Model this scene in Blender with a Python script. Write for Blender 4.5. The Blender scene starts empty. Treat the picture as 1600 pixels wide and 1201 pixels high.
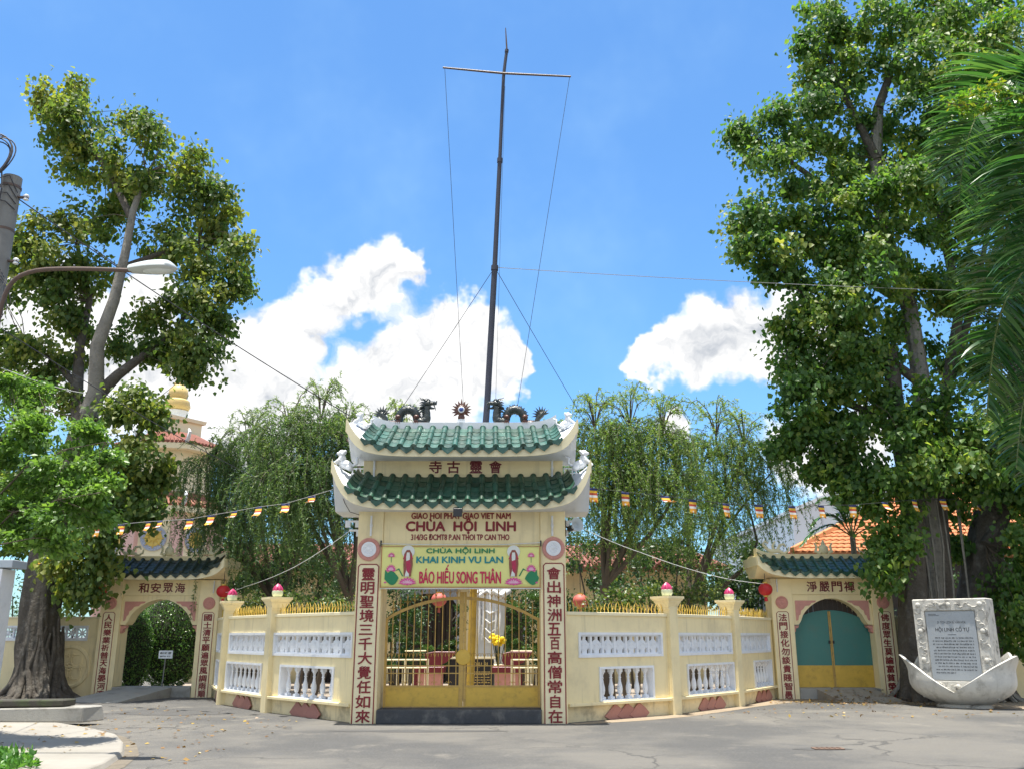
import bpy, bmesh, math, random
import numpy as np
from mathutils import Vector, Matrix, Euler, noise

R = math.radians
scene = bpy.context.scene
COL = scene.collection

# ------------------------------------------------------------------ camera
FPX, CXP, CYP, HORIZ, EYE = 1400.0, 800.0, 600.5, 992.0, 1.6
PITCH = math.atan((HORIZ - CYP) / FPX)
cam_d = bpy.data.cameras.new('camera')
cam = bpy.data.objects.new('camera', cam_d)
COL.objects.link(cam)
cam.location = (0, 0, EYE)
cam.rotation_euler = (math.pi / 2 + PITCH, 0, 0)
cam_d.sensor_fit = 'HORIZONTAL'
cam_d.sensor_width = 36.0
cam_d.lens = 36.0 * FPX / 1600.0
cam_d.clip_start = 0.1
cam_d.clip_end = 3000
scene.camera = cam

# ------------------------------------------------------------------ light
SUN_EL, SUN_AZ = 85.5, 140.0          # degrees; azimuth: towards +Y, turned to the left (-X)
sd = Vector((-math.sin(R(SUN_AZ)) * math.cos(R(SUN_EL)), math.cos(R(SUN_AZ)) * math.cos(R(SUN_EL)), math.sin(R(SUN_EL))))
sun_d = bpy.data.lights.new('sun', 'SUN')
sun_d.energy = 3.6
sun_d.angle = R(0.55)
sun_d.color = (1.0, 0.95, 0.86)
sun = bpy.data.objects.new('sun', sun_d)
COL.objects.link(sun)
sun.rotation_euler = (-sd).to_track_quat('-Z', 'Y').to_euler()
sun.location = (0, 20, 40)

scene.view_settings.view_transform = 'Standard'
scene.view_settings.look = 'None'
scene.view_settings.exposure = 1.34
scene.view_settings.gamma = 1.0
scene.view_settings.use_curve_mapping = False

_c, _s = math.cos(PITCH), math.sin(PITCH)
def ray(px, py):
    u = (px - CXP) / FPX; v = (CYP - py) / FPX
    return Vector((u, _c - v * _s, _s + v * _c))
def pt(px, py, Y):
    """surveyed point: where the sight line of a photo point meets the depth Y (metres)"""
    d = ray(px, py); return Vector((d.x, d.y, d.z)) * (Y / d.y) + Vector((0, 0, EYE))
def gpt(px, py, z=0.0):
    d = ray(px, py); t = (z - EYE) / d.z
    return Vector((d.x * t, d.y * t, z))

# ------------------------------------------------------------------ node helpers
class NT:
    def __init__(s, tree): s.t = tree; s.n = tree.nodes; s.l = tree.links
    def new(s, typ, **kw):
        nd = s.n.new(typ)
        for k, v in kw.items(): setattr(nd, k, v)
        return nd
    def link(s, a, b): s.l.new(a, b)
    def put(s, sock, v):
        if isinstance(v, bpy.types.NodeSocket): s.l.new(v, sock)
        else: sock.default_value = v
    def math(s, op, a, b=0.0, c=0.0, clamp=False):
        nd = s.new('ShaderNodeMath', operation=op); nd.use_clamp = clamp
        s.put(nd.inputs[0], a); s.put(nd.inputs[1], b); s.put(nd.inputs[2], c)
        return nd.outputs[0]
    def vmath(s, op, a, b=(0, 0, 0)):
        nd = s.new('ShaderNodeVectorMath', operation=op)
        s.put(nd.inputs[0], a); s.put(nd.inputs[1], b)
        return nd.outputs['Value'] if op in ('DOT_PRODUCT', 'LENGTH') else nd.outputs[0]
    def mix(s, f, a, b, blend='MIX'):
        nd = s.new('ShaderNodeMix', data_type='RGBA', blend_type=blend)
        s.put(nd.inputs[0], f)
        for sock, v in ((nd.inputs[6], a), (nd.inputs[7], b)):
            if not isinstance(v, bpy.types.NodeSocket) and len(v) == 3: v = (*v, 1)
            s.put(sock, v)
        return nd.outputs[2]
    def noise(s, vec, scale, detail=4, rough=0.55, out='Fac', dist=0.0):
        nd = s.new('ShaderNodeTexNoise')
        nd.inputs['Scale'].default_value = scale; nd.inputs['Detail'].default_value = detail
        nd.inputs['Roughness'].default_value = rough; nd.inputs['Distortion'].default_value = dist
        if vec is not None: s.l.new(vec, nd.inputs['Vector'])
        return nd.outputs[out]
    def ramp(s, f, lo, hi):
        nd = s.new('ShaderNodeMapRange', interpolation_type='SMOOTHSTEP')
        s.put(nd.inputs[0], f); s.put(nd.inputs[1], lo); s.put(nd.inputs[2], hi)
        return nd.outputs[0]

# ------------------------------------------------------------------ sky
world = bpy.data.worlds.new('World')
scene.world = world
world.use_nodes = True
w = NT(world.node_tree); w.n.clear()
sky = w.new('ShaderNodeTexSky', sky_type='NISHITA')
sky.sun_disc = False
sky.sun_elevation = R(SUN_EL)
sky.sun_rotation = R(-SUN_AZ)
sky.air_density = 1.1; sky.dust_density = 0.6; sky.ozone_density = 3.0
tc = w.new('ShaderNodeTexCoord')
dirv = tc.outputs['Generated']
CLOUDS = [  # cumulus heaps: photo bearing of each billow and its angular size in pixels
 (625,412,22),(590,418,29),(645,440,20),(555,425,29),(525,455,36),(565,465,24),(610,465,29),(500,500,37),(455,515,40),(425,545,41),(385,575,43),(345,545,34),(330,610,51),
 (730,480,31),(765,510,29),(700,505,34),(665,535,37),(715,545,43),(770,550,31),(805,550,23),(820,560,15),(625,565,40),(580,585,37),(545,610,41),(500,625,43),(660,600,48),(740,600,40),(440,650,51),(580,660,51),(690,660,43),(400,690,51),(800,600,20),
 (1185,505,39),(1145,500,37),(1105,520,37),(1065,535,34),(1030,556,28),(1005,570,16),(1150,545,46),(1210,540,39),(1100,560,30),(1250,520,46),(1300,540,46),
 (20,480,65),(60,500,57),(110,530,65),(190,480,52),(225,450,39),(215,560,65),(270,600,65),(160,600,65),
 (1040,655,25),(1065,675,25),(1240,690,46),(1290,740,57),(1360,680,46),
 (-350,500,120),(1950,480,110),(1700,640,90),(-150,650,110)]
def cloud_field(vec):
    acc = None
    for (px, py, r) in CLOUDS:
        d = ray(px, py).normalized()
        k = 1.0 / (1 - math.cos(r / 1560.0)) * 0.72
        dt = w.vmath('DOT_PRODUCT', vec, tuple(d))
        e = w.math('EXPONENT', w.math('MULTIPLY_ADD', dt, k, -k))
        acc = e if acc is None else w.math('ADD', acc, e)
    return acc
nv = w.vmath('NORMALIZE', dirv)
warp = w.noise(nv, 17, 4, 0.55, 'Color')
wv = w.vmath('ADD', nv, w.vmath('MULTIPLY', w.vmath('SUBTRACT', warp, (.5, .5, .5)), (.10, .10, .10)))
wv = w.vmath('NORMALIZE', wv)
field = cloud_field(wv)
# farther round the sky, out of the picture: unseen cloud cover added as fill light
far = w.ramp(w.noise(nv, 2.1, 2, 0.5), 0.42, 0.54)
sep = w.new('ShaderNodeSeparateXYZ'); w.link(nv, sep.inputs[0])
back = w.math('SUBTRACT', 1.0, w.ramp(sep.outputs['Y'], 0.15, 0.45))
field = w.math('ADD', field, w.math('MULTIPLY', w.math('MULTIPLY', far, back), 1.3))
def puff(vec):
    vo = w.new('ShaderNodeTexVoronoi', feature='F1'); vo.inputs['Scale'].default_value = 24
    w.link(vec, vo.inputs['Vector'])
    return w.math('SUBTRACT', w.math('MULTIPLY', w.noise(vec, 12, 7, 0.6), 1.55), w.math('MULTIPLY', vo.outputs['Distance'], 0.28))
pf = puff(wv)
up_v = w.vmath('ADD', wv, tuple(Vector((-0.006, 0.0, 0.016))))
pf_up = puff(up_v)
dens_raw = w.math('ADD', field, w.math('SUBTRACT', pf, 0.66))
dens = w.ramp(dens_raw, 0.22, 0.90)
dens = w.math('MULTIPLY', dens, w.ramp(field, 0.10, 0.40))
# sunlit rims, greyer hearts and bases: relief towards the light plus depth of cloud
relief = w.math('MULTIPLY', w.math('SUBTRACT', pf, pf_up), 0.9)
depth = w.ramp(dens_raw, 1.0, 2.6)
soft = w.ramp(w.noise(nv, 4.5, 2), 0.30, 0.70)
lum = w.math('ADD', w.math('ADD', 0.97, relief), w.math('MULTIPLY', w.math('MULTIPLY', depth, soft), -0.34))
lum = w.math('MAXIMUM', w.math('MINIMUM', lum, 1.06), 0.52)
ccol = w.mix(w.ramp(lum, 0.35, 0.95), (0.60, 0.70, 0.86), (1.0, 1.0, 1.0))
cl = w.vmath('MULTIPLY', ccol, (0.46, 0.46, 0.46))
cln = w.new('ShaderNodeVectorMath', operation='SCALE'); w.link(cl, cln.inputs[0]); w.link(lum, cln.inputs['Scale'])
skyc = w.vmath('MULTIPLY', sky.outputs[0], (0.051, 0.077, 0.095))
veil = w.math('MULTIPLY', w.ramp(w.noise(nv, 3.2, 5, 0.6), 0.45, 0.9), 0.38)
skyc = w.mix(veil, skyc, (0.24, 0.37, 0.48))
final = w.mix(dens, skyc, cln.outputs[0])
bg = w.new('ShaderNodeBackground'); bg.inputs['Strength'].default_value = 1.0
w.link(final, bg.inputs['Color'])
wo = w.new('ShaderNodeOutputWorld'); w.link(bg.outputs[0], wo.inputs[0])
world.cycles.sampling_method = 'MANUAL'
world.cycles.sample_map_resolution = 512

# ------------------------------------------------------------------ materials
MATS = {}
def mat(name, col, rough=0.6, var=0.10, scale=2.0, bump=0.0, bscale=60.0, objvar=0.0, bdist=0.02, dirt=None, metallic=0.0, spec=0.5, coat=0.0, streak=0.0, emit=None):
    if name in MATS: return MATS[name]
    m = bpy.data.materials.new(name); m.use_nodes = True
    t = NT(m.node_tree); t.n.clear()
    p = t.new('ShaderNodeBsdfPrincipled'); o = t.new('ShaderNodeOutputMaterial'); t.link(p.outputs[0], o.inputs[0])
    g = t.new('ShaderNodeNewGeometry'); pos = g.outputs['Position']
    base = t.mix(t.noise(pos, scale, 5, 0.6), tuple(max(0, c * (1 - var * 1.6)) for c in col), tuple(min(1, c * (1 + var * 1.6)) for c in col))
    base = t.mix(t.math('MULTIPLY', t.ramp(t.noise(pos, scale * 9, 3), 0.4, 0.75), var), base, tuple(c * 0.72 for c in col))
    if objvar:
        oi = t.new('ShaderNodeObjectInfo')
        hv = t.new('ShaderNodeHueSaturation'); t.link(base, hv.inputs['Color'])
        t.put(hv.inputs['Value'], t.math('MULTIPLY_ADD', oi.outputs['Random'], objvar * 2, 1 - objvar))
        t.put(hv.inputs['Hue'], t.math('MULTIPLY_ADD', oi.outputs['Random'], objvar * 0.06, 0.5 - objvar * 0.03))
        base = hv.outputs[0]
    if streak:
        mp = t.new('ShaderNodeMapping'); mp.inputs['Scale'].default_value = (7, 7, 0.5); t.link(pos, mp.inputs[0])
        f = t.math('MULTIPLY', t.ramp(t.noise(mp.outputs[0], 1.2, 4), 0.52, 0.8), streak)
        base = t.mix(f, base, (0.10, 0.09, 0.07))
    if dirt:
        dc, amt, dsc = dirt
        f = t.math('MULTIPLY', t.ramp(t.noise(pos, dsc, 6, 0.65), 0.48, 0.72), amt)
        base = t.mix(f, base, dc)
    t.put(p.inputs['Base Color'], base)
    t.put(p.inputs['Roughness'], t.math('MULTIPLY_ADD', t.noise(pos, scale * 5, 3), 0.25, rough - 0.12, clamp=True))
    p.inputs['Metallic'].default_value = metallic
    p.inputs['Specular IOR Level'].default_value = spec
    p.inputs['Coat Weight'].default_value = coat; p.inputs['Coat Roughness'].default_value = 0.12
    if emit: p.inputs['Emission Color'].default_value = (*emit, 1)
    if bump:
        b = t.new('ShaderNodeBump'); b.inputs['Strength'].default_value = min(1, bump); b.inputs['Distance'].default_value = bdist
        t.put(b.inputs['Height'], t.noise(pos, bscale, 6, 0.7)); t.link(b.outputs[0], p.inputs['Normal'])
    MATS[name] = m
    return m

def leafmat(name, cols, trans=0.35, rough=0.42):
    """cols: list of (stop, colour) read by each leaf's own random value"""
    if name in MATS: return MATS[name]
    m = bpy.data.materials.new(name); m.use_nodes = True
    t = NT(m.node_tree); t.n.clear()
    at = t.new('ShaderNodeAttribute'); at.attribute_name = 'rnd'
    cr = t.new('ShaderNodeValToRGB'); t.link(at.outputs['Fac'], cr.inputs[0])
    el = cr.color_ramp.elements
    el[0].position = cols[0][0]; el[0].color = (*cols[0][1], 1)
    el[1].position = cols[-1][0]; el[1].color = (*cols[-1][1], 1)
    for s_, c_ in cols[1:-1]:
        e = el.new(s_); e.color = (*c_, 1)
    p = t.new('ShaderNodeBsdfPrincipled'); p.inputs['Roughness'].default_value = rough; p.inputs['Specular IOR Level'].default_value = 0.55
    t.link(cr.outputs[0], p.inputs['Base Color'])
    tr = t.new('ShaderNodeBsdfTranslucent')
    t.put(tr.inputs[0], t.mix(1.0, cr.outputs[0], (1.5, 1.55, 0.75), 'MULTIPLY'))
    mx = t.new('ShaderNodeMixShader'); mx.inputs[0].default_value = trans
    t.link(p.outputs[0], mx.inputs[1]); t.link(tr.outputs[0], mx.inputs[2])
    o = t.new('ShaderNodeOutputMaterial'); t.link(mx.outputs[0], o.inputs[0])
    MATS[name] = m
    return m

M_CREAM = mat('cream_paint', (0.87, 0.74, 0.44), 0.75, 0.06, 1.5, 0.12, 40, dirt=((0.50, 0.42, 0.27), 0.42, 0.9), streak=0.26)
M_PLINTH = mat('cream_plinth_paint', (0.79, 0.67, 0.41), 0.8, 0.09, 1.5, 0.3, 40, dirt=((0.22, 0.19, 0.14), 0.65, 2.2), streak=0.35)
M_PALE = mat('pale_cream_paint', (0.83, 0.74, 0.49), 0.7, 0.04, 2, 0.08, 60)
M_WHITE = mat('white_paint', (0.78, 0.80, 0.83), 0.6, 0.05, 3, 0.1, 50, dirt=((0.35, 0.36, 0.36), 0.25, 5))
M_SOFFIT = mat('grey_white_paint', (0.66, 0.69, 0.72), 0.7, 0.05, 1.2, 0.08, 40, dirt=((0.4, 0.4, 0.4), 0.2, 3))
M_RED = mat('dark_red_paint', (0.23, 0.012, 0.018), 0.5, 0.15, 8)
M_MAROON = mat('maroon_paint', (0.15, 0.012, 0.02), 0.45, 0.15, 6)
M_PINK = mat('salmon_relief_paint', (0.62, 0.30, 0.25), 0.75, 0.12, 8, 0.6, 45)
M_TERRA = mat('terracotta_plaque', (0.42, 0.20, 0.16), 0.75, 0.14, 3, 0.3, 30, objvar=0.12)
M_GOLD = mat('ochre_gate_paint', (0.64, 0.41, 0.06), 0.42, 0.12, 4, 0.25, 90, dirt=((0.22, 0.12, 0.04), 0.35, 6), spec=0.5)
M_GOLDBAR = mat('ochre_bar_paint', (0.52, 0.33, 0.08), 0.45, 0.14, 6, dirt=((0.20, 0.11, 0.05), 0.45, 9))
M_SPIKE = mat('gilt_spike_paint', (0.62, 0.43, 0.08), 0.4, 0.12, 6)
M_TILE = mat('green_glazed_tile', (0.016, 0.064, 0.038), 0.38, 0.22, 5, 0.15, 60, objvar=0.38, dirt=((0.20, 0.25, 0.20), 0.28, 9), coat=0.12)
M_TILEHI = mat('sky_paled_green_tile', (0.024, 0.085, 0.062), 0.46, 0.25, 5, 0.2, 60, objvar=0.42, dirt=((0.20, 0.24, 0.20), 0.5, 8), coat=0.05)  # paler copy of the tile for the upper tier, sky reflection put into the colour
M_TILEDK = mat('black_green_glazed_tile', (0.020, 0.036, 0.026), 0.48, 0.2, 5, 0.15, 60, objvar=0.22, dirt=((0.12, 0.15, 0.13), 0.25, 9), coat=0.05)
M_STEP = mat('dark_step_paint', (0.055, 0.06, 0.068), 0.75, 0.25, 2, 0.4, 40, dirt=((0.25, 0.24, 0.22), 0.45, 3))
M_DRAGON = mat('dark_glazed_ceramic', (0.018, 0.026, 0.024), 0.28, 0.3, 9, 0.5, 70, coat=0.3)
M_DRAGONB = mat('brown_glazed_ceramic', (0.10, 0.035, 0.02), 0.35, 0.3, 9, 0.4, 60, coat=0.2)
M_BLUE = mat('blue_glaze', (0.05, 0.09, 0.30), 0.2, 0.1, 8)
M_PVC = mat('white_pvc', (0.72, 0.74, 0.75), 0.35, 0.08, 6, dirt=((0.3, 0.28, 0.25), 0.4, 6))
M_BLACK = mat('black_plastic', (0.02, 0.02, 0.022), 0.45, 0.1, 8)
M_TEAL = mat('teal_sheet_paint', (0.055, 0.20, 0.175), 0.5, 0.08, 1.5, 0.15, 60, dirt=((0.10, 0.16, 0.13), 0.35, 3))
M_CONC = mat('grey_concrete', (0.34, 0.33, 0.30), 0.9, 0.14, 2, 0.5, 40, dirt=((0.14, 0.13, 0.11), 0.5, 3))
M_CONCL = mat('pale_concrete', (0.29, 0.27, 0.235), 0.9, 0.16, 1.2, 0.4, 50, dirt=((0.24, 0.22, 0.18), 0.45, 1.1))
M_STONE = mat('weathered_white_stone', (0.58, 0.56, 0.51), 0.8, 0.15, 4, 0.6, 50, dirt=((0.07, 0.065, 0.055), 0.88, 4.2))
M_STONEW = mat('white_stone_petal', (0.58, 0.57, 0.53), 0.85, 0.14, 3, 0.45, 50, dirt=((0.16, 0.15, 0.12), 0.6, 2.6), streak=0.3)
M_MARBLE = mat('grey_marble_plaque', (0.36, 0.39, 0.42), 0.3, 0.1, 4)
M_INK = mat('engraved_dark', (0.03, 0.03, 0.035), 0.6, 0.1, 8)
M_STATUE = mat('white_statue_paint', (0.74, 0.75, 0.76), 0.6, 0.05, 4, 0.15, 40)
M_POLE = mat('grey_blue_steel', (0.035, 0.038, 0.058), 0.5, 0.15, 3, metallic=0.0)
M_WIRE = mat('dark_wire', (0.03, 0.03, 0.035), 0.6, 0.1, 5)
M_WIREW = mat('pale_wire', (0.45, 0.45, 0.43), 0.6, 0.1, 5)
M_LANT = mat('red_lantern_cloth', (0.50, 0.015, 0.02), 0.5, 0.12, 9)
M_LANTP = mat('faded_lantern_cloth', (0.55, 0.13, 0.10), 0.6, 0.12, 9)
M_ORANGE = mat('orange_roof_tile', (0.56, 0.22, 0.09), 0.8, 0.15, 3, 0.3, 30, objvar=0.14, dirt=((0.25, 0.11, 0.06), 0.4, 4))
M_RTILE = mat('red_roof_tile', (0.26, 0.10, 0.065), 0.7, 0.15, 4, objvar=0.15)
M_BROWN = mat('dark_brown_door', (0.035, 0.022, 0.016), 0.5, 0.2, 4)
M_BARK = mat('grey_brown_bark', (0.115, 0.10, 0.082), 0.95, 0.35, 3, 1.0, 9, bdist=0.12, dirt=((0.26, 0.25, 0.22), 0.5, 4))
M_BARKL = mat('pale_grey_bark', (0.24, 0.225, 0.195), 0.95, 0.25, 3, 0.9, 10, bdist=0.07, dirt=((0.10, 0.095, 0.08), 0.55, 4))
M_TWIG = mat('twig_bark', (0.10, 0.08, 0.06), 0.9, 0.2, 5)
M_UPOLE = mat('grey_utility_concrete', (0.20, 0.20, 0.19), 0.85, 0.12, 3, 0.3, 40, dirt=((0.08, 0.08, 0.075), 0.4, 4))
M_LAMP = mat('grey_lamp_housing', (0.48, 0.52, 0.52), 0.4, 0.08, 4)
M_LAMPG = mat('frosted_lamp_glass', (0.60, 0.64, 0.63), 0.25, 0.05, 4)
M_ARM = mat('brown_steel_arm', (0.10, 0.065, 0.05), 0.55, 0.2, 6)
M_METALW = mat('grey_white_sheet', (0.72, 0.75, 0.78), 0.5, 0.04, 0.6)
M_PAVE = mat('courtyard_tile', (0.35, 0.20, 0.14), 0.8, 0.15, 2, 0.2, 30, objvar=0.15)
M_LOTP = mat('lotus_pink_glaze', (0.55, 0.05, 0.16), 0.35, 0.25, 20)
M_LOTG = mat('lotus_cup_glaze', (0.55, 0.62, 0.46), 0.4, 0.15, 15)
M_BANNER = mat('lime_yellow_banner', (0.78, 0.76, 0.27), 0.55, 0.05, 3)
M_BORDER = mat('banner_red_border', (0.40, 0.06, 0.05), 0.55, 0.1, 4)
M_TGREEN = mat('print_green', (0.02, 0.22, 0.09), 0.6, 0.05)
M_TTEAL = mat('print_teal', (0.01, 0.24, 0.26), 0.6, 0.05)
M_TCRIM = mat('print_crimson', (0.55, 0.02, 0.08), 0.6, 0.1, 20)
M_TPINK = mat('print_pink', (0.70, 0.10, 0.32), 0.6, 0.25, 30)
M_TPINKL = mat('print_pale_pink', (0.80, 0.42, 0.55), 0.6, 0.2, 30)
M_TWHITE = mat('print_white', (0.72, 0.74, 0.70), 0.6, 0.05)
M_TBROWN = mat('print_brown', (0.28, 0.09, 0.06), 0.6, 0.35, 40)
M_TRED = mat('print_red', (0.45, 0.03, 0.08), 0.6, 0.2, 30)

# ------------------------------------------------------------------ mesh helpers
def link(o, parent=None):
    COL.objects.link(o)
    if parent is not None: o.parent = parent
    return o
def thing(name, label, cat, loc=(0, 0, 0), rz=0.0, group=None):
    o = bpy.data.objects.new(name, None); COL.objects.link(o)
    o.location = loc; o.rotation_euler = (0, 0, rz); o.empty_display_size = 0.2
    return tag(o, label, cat, group)
def tag(o, label, cat, group=None):
    o['label'] = label; o['category'] = cat
    if group: o['group'] = group
    return o
def structure(o): o['kind'] = 'structure'; return o
def place(name, mesh, parent, M=None, loc=None):
    o = bpy.data.objects.new(name, mesh); link(o, parent)
    if M is not None: o.matrix_local = M
    elif loc is not None: o.location = loc
    return o

class MB:
    def __init__(s): s.v = []; s.f = []; s.mi = []; s.cur = 0
    def add(s, vs, fs, M=None):
        b = len(s.v)
        s.v += [tuple(M @ Vector(v)) for v in vs] if M is not None else [tuple(v) for v in vs]
        s.f += [tuple(b + i for i in f) for f in fs]; s.mi += [s.cur] * len(fs)
        return s
    def box(s, x0, x1, y0, y1, z0, z1, M=None):
        return s.add([(x0, y0, z0), (x1, y0, z0), (x1, y1, z0), (x0, y1, z0), (x0, y0, z1), (x1, y0, z1), (x1, y1, z1), (x0, y1, z1)],
                     [(0, 3, 2, 1), (4, 5, 6, 7), (0, 1, 5, 4), (1, 2, 6, 5), (2, 3, 7, 6), (3, 0, 4, 7)], M)
    def frustum(s, a0, b0, z0, a1, b1, z1, c=(0, 0), M=None):
        x, y = c
        return s.add([(x - a0, y - b0, z0), (x + a0, y - b0, z0), (x + a0, y + b0, z0), (x - a0, y + b0, z0),
                      (x - a1, y - b1, z1), (x + a1, y - b1, z1), (x + a1, y + b1, z1), (x - a1, y + b1, z1)],
                     [(0, 3, 2, 1), (4, 5, 6, 7), (0, 1, 5, 4), (1, 2, 6, 5), (2, 3, 7, 6), (3, 0, 4, 7)], M)
    def prism(s, poly, y0, y1, M=None):
        """polygon in x-z, extruded along y"""
        n = len(poly)
        vs = [(x, y0, z) for x, z in poly] + [(x, y1, z) for x, z in poly]
        fs = [tuple(range(n)), tuple(range(2 * n - 1, n - 1, -1))] + [(i, i + n, (i + 1) % n + n, (i + 1) % n) for i in range(n)]
        return s.add(vs, fs, M)
    def lathe(s, prof, n=16, c=(0, 0, 0), M=None, caps=True, ell=(1, 1)):
        vs = []; fs = []
        for r, z in prof:
            for k in range(n):
                a = 2 * math.pi * k / n
                vs.append((c[0] + r * ell[0] * math.cos(a), c[1] + r * ell[1] * math.sin(a), c[2] + z))
        for i in range(len(prof) - 1):
            for k in range(n):
                k2 = (k + 1) % n
                fs.append((i * n + k, i * n + k2, (i + 1) * n + k2, (i + 1) * n + k))
        if caps:
            fs.append(tuple(range(n - 1, -1, -1))); fs.append(tuple((len(prof) - 1) * n + k for k in range(n)))
        return s.add(vs, fs, M)
    def tube(s, path, rad, n=8, M=None, flute=None, ell=None):
        path = [Vector(p) for p in path]
        if not hasattr(rad, '__len__'): rad = [rad] * len(path)
        vs = []; fs = []
        t0 = (path[1] - path[0]).normalized()
        ref = Vector((1, 0, 0)) if abs(t0.x) < 0.9 else Vector((0, 1, 0))
        nx = (ref - t0 * ref.dot(t0)).normalized()
        for i, p in enumerate(path):
            t = (path[min(i + 1, len(path) - 1)] - path[max(i - 1, 0)])
            t = t.normalized() if t.length > 1e-9 else t0
            nx = (nx - t * nx.dot(t)); nx = nx.normalized() if nx.length > 1e-6 else t.orthogonal().normalized()
            ny = t.cross(nx)
            for k in range(n):
                a = 2 * math.pi * k / n
                r = rad[i] * (flute(a, i / (len(path) - 1), p) if flute else 1.0)
                vs.append(p + nx * (math.cos(a) * r) + ny * (math.sin(a) * r))
        for i in range(len(path) - 1):
            for k in range(n):
                k2 = (k + 1) % n
                fs.append((i * n + k, i * n + k2, (i + 1) * n + k2, (i + 1) * n + k))
        fs.append(tuple(range(n - 1, -1, -1))); fs.append(tuple((len(path) - 1) * n + k for k in range(n)))
        return s.add(vs, fs, M)
    def ell(s, c, r, nu=12, nv=8, M=None):
        vs = []; fs = []
        for j in range(1, nv):
            ph = math.pi * j / nv
            for k in range(nu):
                a = 2 * math.pi * k / nu
                vs.append((c[0] + r[0] * math.sin(ph) * math.cos(a), c[1] + r[1] * math.sin(ph) * math.sin(a), c[2] - r[2] * math.cos(ph)))
        b = len(vs); vs += [(c[0], c[1], c[2] - r[2]), (c[0], c[1], c[2] + r[2])]
        for j in range(nv - 2):
            for k in range(nu):
                k2 = (k + 1) % nu
                fs.append((j * nu + k, j * nu + k2, (j + 1) * nu + k2, (j + 1) * nu + k))
        for k in range(nu):
            k2 = (k + 1) % nu
            fs.append((b, k2, k)); fs.append((b + 1, (nv - 2) * nu + k, (nv - 2) * nu + k2))
        return s.add(vs, fs, M)
    def grid_panel(s, x0, x1, z0, z1, y0, y1, holes, M=None):
        xs = sorted({x0, x1, *[h[0] for h in holes], *[h[1] for h in holes]})
        zs = sorted({z0, z1, *[h[2] for h in holes], *[h[3] for h in holes]})
        def solid(i, j):
            if i < 0 or j < 0 or i >= len(xs) - 1 or j >= len(zs) - 1: return False
            cx, cz = (xs[i] + xs[i + 1]) / 2, (zs[j] + zs[j + 1]) / 2
            return not any(h[0] < cx < h[1] and h[2] < cz < h[3] for h in holes)
        def q(*p): s.add(p, [(0, 1, 2, 3)], M)
        for i in range(len(xs) - 1):
            for j in range(len(zs) - 1):
                if not solid(i, j): continue
                a, b, c, d = xs[i], xs[i + 1], zs[j], zs[j + 1]
                q((a, y0, c), (b, y0, c), (b, y0, d), (a, y0, d)); q((b, y1, c), (a, y1, c), (a, y1, d), (b, y1, d))
                if not solid(i - 1, j): q((a, y1, c), (a, y0, c), (a, y0, d), (a, y1, d))
                if not solid(i + 1, j): q((b, y0, c), (b, y1, c), (b, y1, d), (b, y0, d))
                if not solid(i, j - 1): q((a, y1, c), (b, y1, c), (b, y0, c), (a, y0, c))
                if not solid(i, j + 1): q((a, y0, d), (b, y0, d), (b, y1, d), (a, y1, d))
        return s
    def arch(s, xs, zb, zt, y0, y1, M=None):
        """panel whose lower edge follows zb over xs"""
        n = len(xs)
        zt = zt if hasattr(zt, '__len__') else [zt] * n
        vs = [(x, y0, b) for x, b in zip(xs, zb)] + [(x, y0, b) for x, b in zip(xs, zt)] + [(x, y1, b) for x, b in zip(xs, zb)] + [(x, y1, b) for x, b in zip(xs, zt)]
        fs = []
        for i in range(n - 1):
            fs += [(i, i + 1, n + i + 1, n + i), (2 * n + i + 1, 2 * n + i, 3 * n + i, 3 * n + i + 1), (i + 1, i, 2 * n + i, 2 * n + i + 1), (n + i, n + i + 1, 3 * n + i + 1, 3 * n + i)]
        fs += [(0, n, 3 * n, 2 * n), (n - 1, 2 * n + n - 1, 3 * n + n - 1, 2 * n - 1)]
        return s.add(vs, fs, M)
    def mesh(s, name, mats, smooth=0.0, bevel=0.0):
        me = bpy.data.meshes.new(name)
        me.from_pydata(s.v, [], s.f)
        if not isinstance(mats, (list, tuple)): mats = [mats]
        for m in mats: me.materials.append(m)
        if len(mats) > 1: me.polygons.foreach_set('material_index', s.mi)
        bm = bmesh.new(); bm.from_mesh(me)
        bmesh.ops.remove_doubles(bm, verts=bm.verts, dist=1e-5)
        bmesh.ops.recalc_face_normals(bm, faces=bm.faces)
        if bevel:
            ed = [e for e in bm.edges if e.is_manifold and e.calc_face_angle(0) > 0.6]
            bmesh.ops.bevel(bm, geom=ed, offset=bevel, segments=1, affect='EDGES', profile=0.5, clamp_overlap=True)
        bm.to_mesh(me); bm.free()
        if smooth:
            me.polygons.foreach_set('use_smooth', [True] * len(me.polygons))
            me.set_sharp_from_angle(angle=R(smooth))
        me.update()
        return me
    def build(s, name, mats, parent=None, smooth=0.0, bevel=0.0, M=None, loc=None, world=False):
        if world and parent is not None:
            inv = Matrix.Translation(-Vector(parent.location)) if parent.rotation_euler.z == 0 else (Matrix.Translation(parent.location) @ Matrix.Rotation(parent.rotation_euler.z, 4, 'Z')).inverted()
            s.v = [tuple(inv @ Vector(v)) for v in s.v]
        return place(name, s.mesh(name, mats, smooth, bevel), parent, M, loc)

def frame(o, ex, ey, ez):
    """matrix from an origin and three axes"""
    m = Matrix.Identity(4)
    for i, a in enumerate((ex, ey, ez)): m[0][i], m[1][i], m[2][i] = a[0], a[1], a[2]
    m[0][3], m[1][3], m[2][3] = o[0], o[1], o[2]
    return m
def TR(x, y, z): return Matrix.Translation((x, y, z))

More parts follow.
